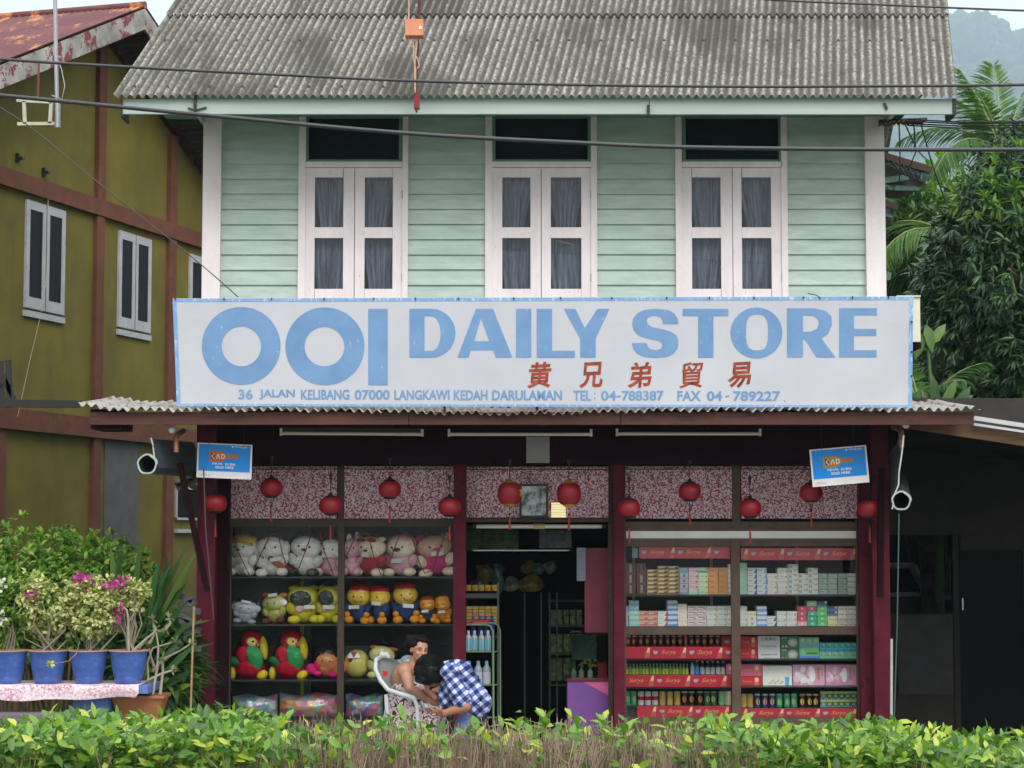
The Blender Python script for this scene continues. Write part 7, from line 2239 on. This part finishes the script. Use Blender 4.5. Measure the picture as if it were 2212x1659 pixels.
# ---- broadleaf plants and undergrowth behind the porch roof
def bush(name, c, r, n, k, L_, Wl, m, lb, cat='bush', prof=((0, .05), (.3, .8), (.65, .85), (1, 0)), lumps=10, seed=2, up=.3, droop=.25, stems=10, base_z=None, shell=.5):
    t_ = thing(name, lb, cat, (c[0], c[1], base_z if base_z is not None else c[2] - r[2]))
    P_, D_ = crown_points(c, r, n, shell, lumps, seed)
    p_, a_, n_ = rosettes(P_, D_, k, up, .8)
    leafmesh('foliage', p_, a_, n_, L_ * rng.uniform(.7, 1.2, len(p_)), Wl, m, t_, prof=prof, droop=droop)
    mb = MB()
    b0 = ORG[t_.name]
    for j in range(stems):
        q = Vector(P_[rng.integers(0, len(P_))])
        mb.tube([b0 + Vector((rng.normal(0, .08), rng.normal(0, .08), 0)), b0.lerp(q, .5) + Vector((rng.normal(0, .06), 0, .05)), q], [.018, .012, .005], 5)
    mb.build('stem', m_bark, t_)
    return t_
m_bright = leafmat('bright_bush_leaf', [(0, (.07, .18, .02)), (.5, (.14, .30, .03)), (1, (.27, .44, .06))], trans=.4)
m_mid = leafmat('mid_green_leaf', [(0, (.03, .08, .02)), (.6, (.06, .15, .035)), (1, (.13, .25, .05))], trans=.3)
c = W(1985, 420, 33); bush('bush', (c.x, 33, c.z - .6), (1.4, .9, 1.5), 900, 6, .17, .08, m_bright, 'bright green treetop behind the small green eave', 'treetop', seed=8, base_z=0)
c = W(1965, 640, 28); bush('bush', (c.x, 28, c.z - .2), (1.1, .8, 1.9), 1000, 6, .2, .06, m_mid, 'shaded green growth beside the upper corner post', seed=9, base_z=0)
c = W(2080, 700, 26.5); bush('bush', (c.x, 26.5, c.z), (1.2, .7, 2.2), 1300, 6, .19, .07, m_mid, 'mid green growth between the palms and dark tree', seed=19, base_z=0)
c = W(2040, 900, 25); bush('bush', (c.x, 25, c.z - .3), (1.4, .8, 1.0), 900, 6, .2, .09, m_bright, 'light green undergrowth above the porch roof', seed=10, base_z=0)
c = W(2190, 905, 25.5); bush('bush', (c.x, 25.5, c.z - .5), (1.2, .6, .8), 500, 6, .2, .07, m_bright, 'bright leaves low behind the white porch roof edge', seed=12, base_z=0)
bn = thing('banana_plant', 'broad leaved plant standing behind the tree end of the signboard', 'plant', W(2040, 1300, 22))
pos = [W(a, b, 22) for a, b in ((2022, 880), (2035, 885), (2050, 880), (2005, 760), (2010, 745), (2000, 700), (2030, 890), (1992, 720), (2062, 884))]
leafmesh('leaves', pos, [(-.1, -.2, 1), (.45, -.2, 1), (.9, -.1, .5), (-.6, 0, .8), (.5, 0, .7), (.2, -.3, -1), (-.5, 0, .7), (-.3, -.2, -1), (.6, -.2, .9)], [(0, -1, .3)] * 9, np.array([.36, .36, .3, .36, .3, .32, .3, .3, .3]), .12, m_mid, bn, prof=((0, .2), (.3, .95), (.7, .8), (1, 0)), droop=.2)
mb = MB(); mb.tube([W(2030, 1300, 22), W(2028, 1000, 22), W(2024, 880, 22)], [.05, .04, .02], 8); mb.tube([W(2028, 1000, 22), W(2008, 800, 22), W(2002, 700, 22)], [.03, .02, .01], 6); mb.build('stem', mat('green_stem', (.08, .14, .04)), bn)
# ---- garden at lower left
m_lime = leafmat('lime_shrub_leaf', [(0, (.05, .13, .02)), (.45, (.12, .27, .03)), (.85, (.26, .42, .06)), (1, (.48, .54, .14))], trans=.4)
m_cream = leafmat('variegated_cream_leaf', [(0, (.14, .24, .05)), (.3, (.34, .42, .12)), (.65, (.66, .64, .30)), (1, (.76, .70, .44))], trans=.35)
m_pinkb = leafmat('magenta_bract', [(0, (.38, .015, .20)), (1, (.56, .07, .34))], trans=.3)
m_strap = leafmat('strap_leaf', [(0, (.02, .07, .02)), (.6, (.05, .15, .03)), (1, (.26, .34, .05))], trans=.3, rough=.35)
c = W(125, 1215, 17.6); bush('shrub', (c.x, 17.6, c.z - .15), (.95, .55, .62), 1450, 5, .075, .036, m_lime, 'tall lime green shrub in front of the olive house wall', 'shrub', lumps=26, seed=21, base_z=0, stems=16)
c = W(20, 1300, 17.2); bush('shrub', (c.x, 17.2, c.z - .1), (.75, .45, .5), 1000, 5, .075, .036, m_lime, 'lime green shrub above the blue pots, beside the tall shrub', 'shrub', lumps=16, seed=22, base_z=0)
c = W(225, 1300, 17.9); bush('shrub', (c.x, 17.9, c.z), (.42, .4, .42), 520, 5, .06, .034, m_mid, 'small round leaved shrub against the grey wall patch', 'shrub', lumps=9, seed=23, base_z=0)
c = W(330, 1460, 17.4); bush('shrub', (c.x, 17.4, c.z - .1), (.55, .4, .65), 750, 4, .26, .05, m_mid, 'dark ferny undergrowth beside the maroon post', 'shrub', lumps=9, seed=24, base_z=0, droop=.5, prof=NARROW)
# sprays of the tall shrub
# strap-leaved lily
lily = thing('strap_leaf_plant', 'plant with tall strap leaves fanning up behind the flower pots', 'plant', W(300, 1500, 17.0))
SL = [((262, 1370), (252, 1200)), ((270, 1380), (238, 1190)), ((282, 1375), (300, 1180)), ((300, 1385), (352, 1222)), ((310, 1390), (368, 1202)), ((318, 1360), (398, 1180)), ((324, 1375), (415, 1195)), ((290, 1330), (332, 1242)), ((300, 1400), (396, 1262)), ((312, 1420), (400, 1300)),
      ((330, 1450), (404, 1370)), ((340, 1470), (412, 1400)), ((330, 1500), (408, 1450)), ((280, 1390), (228, 1252)), ((320, 1440), (412, 1335)), ((300, 1450), (345, 1310)), ((346, 1500), (414, 1478)), ((350, 1330), (362, 1205)), ((320, 1350), (338, 1215))]
pos, ax, ln = [], [], []
for (a, b), (c_, d_) in SL:
    p = W(a, b, 17.0 + rng.uniform(-.1, .15)); e = W(c_, d_, 16.9 + rng.uniform(-.15, .1))
    pos.append(p); ax.append(e - p); ln.append((e - p).length * 1.06)
leafmesh('leaves', pos, ax, [(rng.normal(0, .3), -1, .35) for _ in pos], np.array(ln), rng.uniform(.045, .08, len(pos)), m_strap, lily, prof=((0, .5), (.3, .75), (.7, 1), (1, 0)), droop=rng.uniform(.0, .14, len(pos)), fold=.35)
# ---- table of pots
Yt = 15.9
tb = thing('garden_table', 'blue concrete garden table under a pink and white cloth holding the blue pots', 'table', W(150, 1700, Yt))
m_bconc = mat('blue_painted_concrete', (.10, .17, .42), .75, .12, 5, spots=(.2, .26, .46), spot_scale=20, spot_at=.68)
xa_, xb_ = W(-200, 1480, Yt).x, W(321, 1480, Yt).x
zt2 = zr(1481, Yt)
MB().box(((xa_ + xb_) / 2, Yt + .25, zt2 - .03), (xb_ - xa_, .56, .06)).build('table_top', m_bconc, tb)
a, b = W(158, 1560, Yt + .1).x, W(233, 1560, Yt + .1).x
MB().box(((a + b) / 2, Yt + .25, (zt2 - .06) / 2), (b - a, .3, zt2 - .06)).build('leg', m_bconc, tb)
a, b = W(-170, 1560, Yt + .1).x, W(-95, 1560, Yt + .1).x
MB().box(((a + b) / 2, Yt + .25, (zt2 - .06) / 2), (b - a, .3, zt2 - .06)).build('leg', m_bconc, tb)
def clothmat():
    m, t, b_ = nodes_of('pink_speckled_cloth')
    v = coords(t, 'Object')
    c = ramp(t, noise(t, v, 55, 3), [(.35, (.36, .12, .22)), (.52, (.58, .44, .50)), (.65, (.70, .66, .66))])
    c = mixc(t, ramp(t, noise(t, coords(t, 'Object', (1, 1, 4)), 4, 3), [(.45, (0, 0, 0)), (.7, (.7, .7, .7))]), c, (.70, .68, .68))
    t.links.new(c, b_.inputs['Base Color']); b_.inputs['Roughness'].default_value = .9
    return m
m_cl = clothmat()
mb = MB()
vs, fs = [], []
n = 60
x1c = W(302, 1480, Yt).x
for j, (dy, pz) in enumerate(((.5, 0), (-.035, .0), (-.045, -.012), (-.048, -.06), (-.046, -.105))):
    for i in range(n + 1):
        u = i / n
        x = xa_ + (x1c - xa_) * u
        w_ = .012 * math.sin(u * 21 + 1) * (j > 2) + (.016 * math.sin(u * 8.5)) * (j == 4)
        vs.append((x - (.03 * (j == 4) if u > .97 else 0), Yt + dy + w_ * .8, zt2 + .005 + pz + (w_ * .6 if j == 4 else 0)))
for j in range(4):
    for i in range(n):
        k = j * (n + 1) + i; fs.append((k, k + 1, k + n + 2, k + n + 1))
mb.add(vs, fs, 0, True)
tag(mb.build('tablecloth', m_cl), 'pink and white speckled cloth hanging over the garden table edge', 'tablecloth')
st_ = thing('stone_bench', 'low speckled bench behind the hedge under the garden table', 'bench', W(60, 1700, Yt - .3))
MB().pbox(-150, 1545, 150, 1562, Yt - .3, .4).build('bench_seat', mat('purple_grey_terrazzo', (.16, .12, .15), .8, .4, 60), st_)
MB().pbox(100, 1562.5, 135, 1720, Yt - .25, .25).build('leg', m_conc, st_); MB().pbox(-120, 1562.5, -80, 1720, Yt - .25, .25).build('leg', m_conc, st_)
m_bglaze = mat('blue_glazed_pot', (.045, .11, .36), .35, .2, 6, spots=(.10, .17, .42), spot_scale=16, spot_at=.6, spec=.5, stretch=(1, 1, 2))
m_rimc = mat('unglazed_rim', (.40, .25, .19), .7)
m_soilp = flat('potting_soil', (.05, .035, .02), .9)
def pot(px, lb):
    p = W(px, 1479, Yt + .16); p.z = zt2 + .006
    t_ = thing('flower_pot', lb, 'flower pot', p, 'blue glazed pots on the garden table')
    s_ = 276.0
    h_ = 72 / s_; r0, r1 = 27 / s_, 42.5 / s_
    MB().lathe([(0, .0), (r0, 0), (r0 * 1.12, h_ * .15), (r0 * 1.34, h_ * .55), (r1 * .93, h_ * .9), (r1 * .98, h_ * .95)], p, 28).build('pot_body', m_bglaze, t_)
    MB().lathe([(r1 * .98, h_ * .95), (r1 * 1.03, h_ * .965), (r1 * 1.03, h_), (r1 * .93, h_), (r1 * .9, h_ * .9)], p, 28).build('pot_rim', m_rimc, t_)
    MB().lathe([(r1 * .92, h_ * .93), (.001, h_ * .94)], p, 20).build('soil', m_soilp, t_)
    return p + Vector((0, 0, h_ * .94))
pots = [pot(17, 'blue glazed pot farthest from the terracotta planter'), pot(103, 'blue glazed pot with a yellow sprig hanging before it'), pot(191, 'streaked blue glazed pot with the cream leaved bougainvillea'), pot(277, 'blue glazed pot with a bare branch at the table end')]
SPEC = [('pale leaved bougainvillea in the pot farthest from the planter', (-.02, 0, .34), (.34, .2, .27), 430, m_lime, 31), ('green and cream bougainvillea with a few pink bracts in the second blue pot', (.0, 0, .38), (.32, .2, .28), 520, m_cream, 32),
        ('cream leaved bougainvillea in the third blue pot', (.02, 0, .34), (.32, .2, .29), 620, m_cream, 33), ('sparse cream bougainvillea reaching over the pot at the table end', (-.02, .05, .42), (.24, .16, .2), 190, m_cream, 34)]
for p, (lb, o_, r_, n_, m_, sd__) in zip(pots, SPEC):
    t_ = thing('bougainvillea', lb, 'shrub', p, 'bougainvilleas in the blue pots')
    P_, D_ = crown_points(tuple(p + Vector(o_)), r_, n_, .7, 14, sd__)
    p2, a2_, n2_ = rosettes(P_, D_, 5, .2, .9)
    leafmesh('foliage', p2, a2_, n2_, .042 * rng.uniform(.7, 1.2, len(p2)), .028, m_, t_, droop=.3)
    mb = MB()
    for j in range(12):
        q = Vector(P_[rng.integers(0, len(P_))])
        mb.tube([p + Vector((rng.normal(0, .03), rng.normal(0, .02), -.01)), p.lerp(q, .45) + Vector((rng.normal(0, .05), rng.normal(0, .03), 0)), q], [.009, .006, .003], 5)
    mb.build('stem', mat('pale_grey_stem', (.26, .22, .17), .8, .2), t_)
    fl_ = {31: ((66, 1285), (70, 1300)), 32: ((75, 1270), (170, 1247), (176, 1250), (190, 1252), (163, 1256), (178, 1262)), 33: ((250, 1258), (240, 1267), (236, 1262)), 34: ((262, 1310), (252, 1318), (257, 1340), (268, 1254), (256, 1252))}[sd__]
    fp = []
    for a, b in fl_:
        c_ = W(a, b, Yt + .05)
        for j in range(9): fp.append(np.array(c_) + rng.normal(0, .02, 3))
    leafmesh('bracts', fp, unit(len(fp)), unit(len(fp)) + np.array([0, -1, .5]), .038, .032, m_pinkb, t_, droop=.1)
    if sd__ == 31:
        fp = [np.array(W(a, b, Yt)) + rng.normal(0, .02, 3) for a, b in ((3, 1262), (5, 1330), (2, 1345)) for _ in range(14)]
        leafmesh('white_bracts', fp, unit(len(fp)), unit(len(fp)) + np.array([0, -1, .5]), .035, .03, leafmat('white_bract', [(0, (.6, .6, .55)), (1, (.7, .7, .66))]), t_)
sp_ = W(109, 1435, Yt - .08)
mb = MB(); mb.tube([W(172, 1385, Yt + .05), W(165, 1412, Yt - .02), W(148, 1428, Yt - .06), W(116, 1434, Yt - .08)], .0035, 5)
o = thing('hanging_sprig', 'single yellow green sprig hanging before the second blue pot', 'sprig', sp_)
mb.build('stem', m_twig, o)
leafmesh('leaves', [sp_] * 9, unit(9) + np.array([0, -.3, 0]), unit(9) + np.array([0, -1, .3]), .04, .03, m_cream, o)
# desert rose branches and terracotta planter
m_terra = mat('terracotta', (.36, .15, .06), .75, .12, 5)
pl = thing('planter', 'brown terracotta trough planter beside the blue table leg', 'planter', W(305, 1560, 16.1))
mb = MB()
A, B = W(240, 1506, 16.1), W(352, 1506, 16.1); zb_ = zr(1556, 16.1)
v = [(A.x, 16.1, A.z), (B.x, 16.1, A.z), (B.x, 16.4, A.z), (A.x, 16.4, A.z), (A.x + .05, 16.15, zb_), (B.x - .05, 16.15, zb_), (B.x - .05, 16.35, zb_), (A.x + .05, 16.35, zb_)]
mb.add(v, [(0, 4, 5, 1), (1, 5, 6, 2), (2, 6, 7, 3), (3, 7, 4, 0), (4, 7, 6, 5)]); mb.build('trough', m_terra, pl)
MB().pbox(238, 1503, 354, 1509, 16.08, .34).build('trough_rim', m_terra, pl)
fr_ = thing('desert_rose', 'pale branched succulent with small leaf tufts growing from the terracotta planter', 'plant', W(300, 1500, 16.2))
mb = MB()
BR = [((330, 1500), (340, 1440), (342, 1395), (336, 1360)), ((322, 1500), (318, 1430), (330, 1400), (380, 1385)), ((330, 1450), (350, 1425), (390, 1405), (410, 1392)), ((318, 1470), (350, 1455), (372, 1448)),
      ((300, 1400), (318, 1378), (335, 1367), (358, 1360)), ((335, 1367), (332, 1352), (330, 1340)), ((358, 1360), (368, 1345), (364, 1335)), ((322, 1390), (330, 1378), (334, 1370)), ((333, 1440), (326, 1420), (322, 1400)), ((346, 1500), (352, 1450), (351, 1420))]
tips = []
for k, pts in enumerate(BR):
    y0 = 16.1 + (k % 3) * .06
    mb.tube([W(a, b, y0) for a, b in pts], [.013, .011, .008, .006][:len(pts)], 6); tips.append(W(*pts[-1], y0))
mb.build('branch', mat('pale_branch', (.30, .27, .20), .7, .15), fr_)
fp, fa = [], []
for t2 in tips:
    for j in range(9): fp.append(np.array(t2)); a = rng.normal(size=3); fa.append(a + np.array([.2, -.1, .5]))
leafmesh('leaves', fp, fa, [(0, -.4, 1)] * len(fp), .055, .022, leafmat('dull_leaf', [(0, (.10, .16, .05)), (1, (.30, .33, .14))]), fr_)
# old branch standing in the right pot
mb = MB(); q = 15.95
mb.tube([W(278, 1404, q), W(277, 1380, q), W(277, 1340, q), W(274, 1318, q), W(262, 1308, q), W(236, 1312, q)], [.012, .01, .009, .009, .008, .004], 7)
mb.tube([W(277, 1345, q), W(290, 1325, q), W(300, 1300, q)], [.006, .004, .003], 5)
mb.tube([W(290, 1404, q), W(310, 1385, q), W(332, 1367, q), W(338, 1358, q)], [.012, .01, .008, .006], 6)
tag(mb.build('bare_branch', mat('pale_branch', (.30, .27, .20))), 'bent pale bare branch rising from the blue pot at the table end', 'branch')
tag(MB().tube([W(419, 1310, 16.6), W(416, 1400, 16.6), W(411, 1560, 16.6)], .010, 6).build('bamboo_stick', mat('bamboo', (.34, .24, .12), .6)), 'thin bamboo stick leaning beside the maroon post by the toys', 'stick')
jk = thing('junk_pile', 'dark heap of scrap sheets between shrubs and maroon post', 'scrap', W(400, 1420, 17.2))
mb = MB()
for k in range(9): mb.box(W(396 + (k % 3) * 9, 1290 + k * 14, 17.1), (.16, .02, .05), 0, Matrix.Rotation(rng.uniform(-.6, .6), 3, 'Y'))
mb.build('scrap_sheet', mat('dull_scrap', (.07, .075, .075), .5, .4, 10), jk)
# ---- far hill and its forest, air
KH = 5.0
def hill():
    mb = MB()
    nx, ny = 70, 26
    vs, fs = [], []
    for j in range(ny + 1):
        for i in range(nx + 1):
            x = -500 + 1300 * i / nx; y = 260 + 560 * j / ny
            q = x / 560
            cr = .262 - .35 * (q - .2145) - max(0, .20 - q) * .45
            cr = max(cr, .06)
            z = 560 * cr * max(0, min(1, (y - 260) / 300)) ** .8 - 6 - max(0, y - 580) * .05 + 3 * noise_mod.noise(Vector((x * .02, y * .02, 0)))
            vs.append((x * KH, y * KH, z * KH))
    for j in range(ny):
        for i in range(nx):
            k = j * (nx + 1) + i; fs.append((k, k + 1, k + nx + 2, k + nx + 1))
    mb.add(vs, fs, 0, True)
    return mb.build('hill', mat('forest_floor', (.03, .05, .02), .95, .2, .006, bump=0), kind='structure', origin=(0, 1700, 0)), vs
_, hv = hill()
m_far = mat('far_forest_crown', (.035, .068, .018), .9, .5, .08, spots=(.010, .022, .008), spot_scale=.16, spot_at=.5, bump=0)
mb = MB()
hr2 = random.Random(5)
for k in range(4200):
    u = hr2.random()
    y = 300 + 300 * hr2.random() ** .7; x = y * hr2.uniform(.14, .34)
    # only where the slope can be seen right of the roof
    i = int((x + 500) / 1300 * 70); j = int((y - 260) / 560 * 26)
    z = hv[j * 71 + i][2]
    x *= KH; y *= KH
    s_ = hr2.uniform(9, 24)
    n0 = len(mb.v)
    mb.ell((x, y, z + s_ * .55), (s_, s_, s_ * hr2.uniform(.7, 1.1)), 0, None, 14, 10)
    for q in range(n0, len(mb.v)):
        v = Vector(mb.v[q]); c0 = Vector((x, y, z + s_ * .55)); d = v - c0
        f_ = 1 + .34 * noise_mod.noise(v * .12) + .24 * noise_mod.noise(v * .35)
        mb.v[q] = tuple(c0 + d * f_)
mb.build('forest', m_far, kind='stuff', label='hazy blue forest covering the far hillside', cat='forest', origin=(400, 1700, 0))
hz = MB(); hz.box((500, 1700, 430), (7600, 3600, 870))
def hazemat():
    m = bpy.data.materials.new('haze'); m.use_nodes = True
    t = m.node_tree
    for n in list(t.nodes): t.nodes.remove(n)
    o = t.nodes.new('ShaderNodeOutputMaterial'); v = t.nodes.new('ShaderNodeVolumePrincipled')
    v.inputs['Color'].default_value = (.70, .86, 1, 1); v.inputs['Density'].default_value = .0003; v.inputs['Anisotropy'].default_value = 0
    t.links.new(v.outputs[0], o.inputs['Volume'])
    return m
HZ = hz.build('haze', hazemat(), kind='stuff', label='thin pale blue haze in the air', cat='haze', origin=(500, 1700, 0))
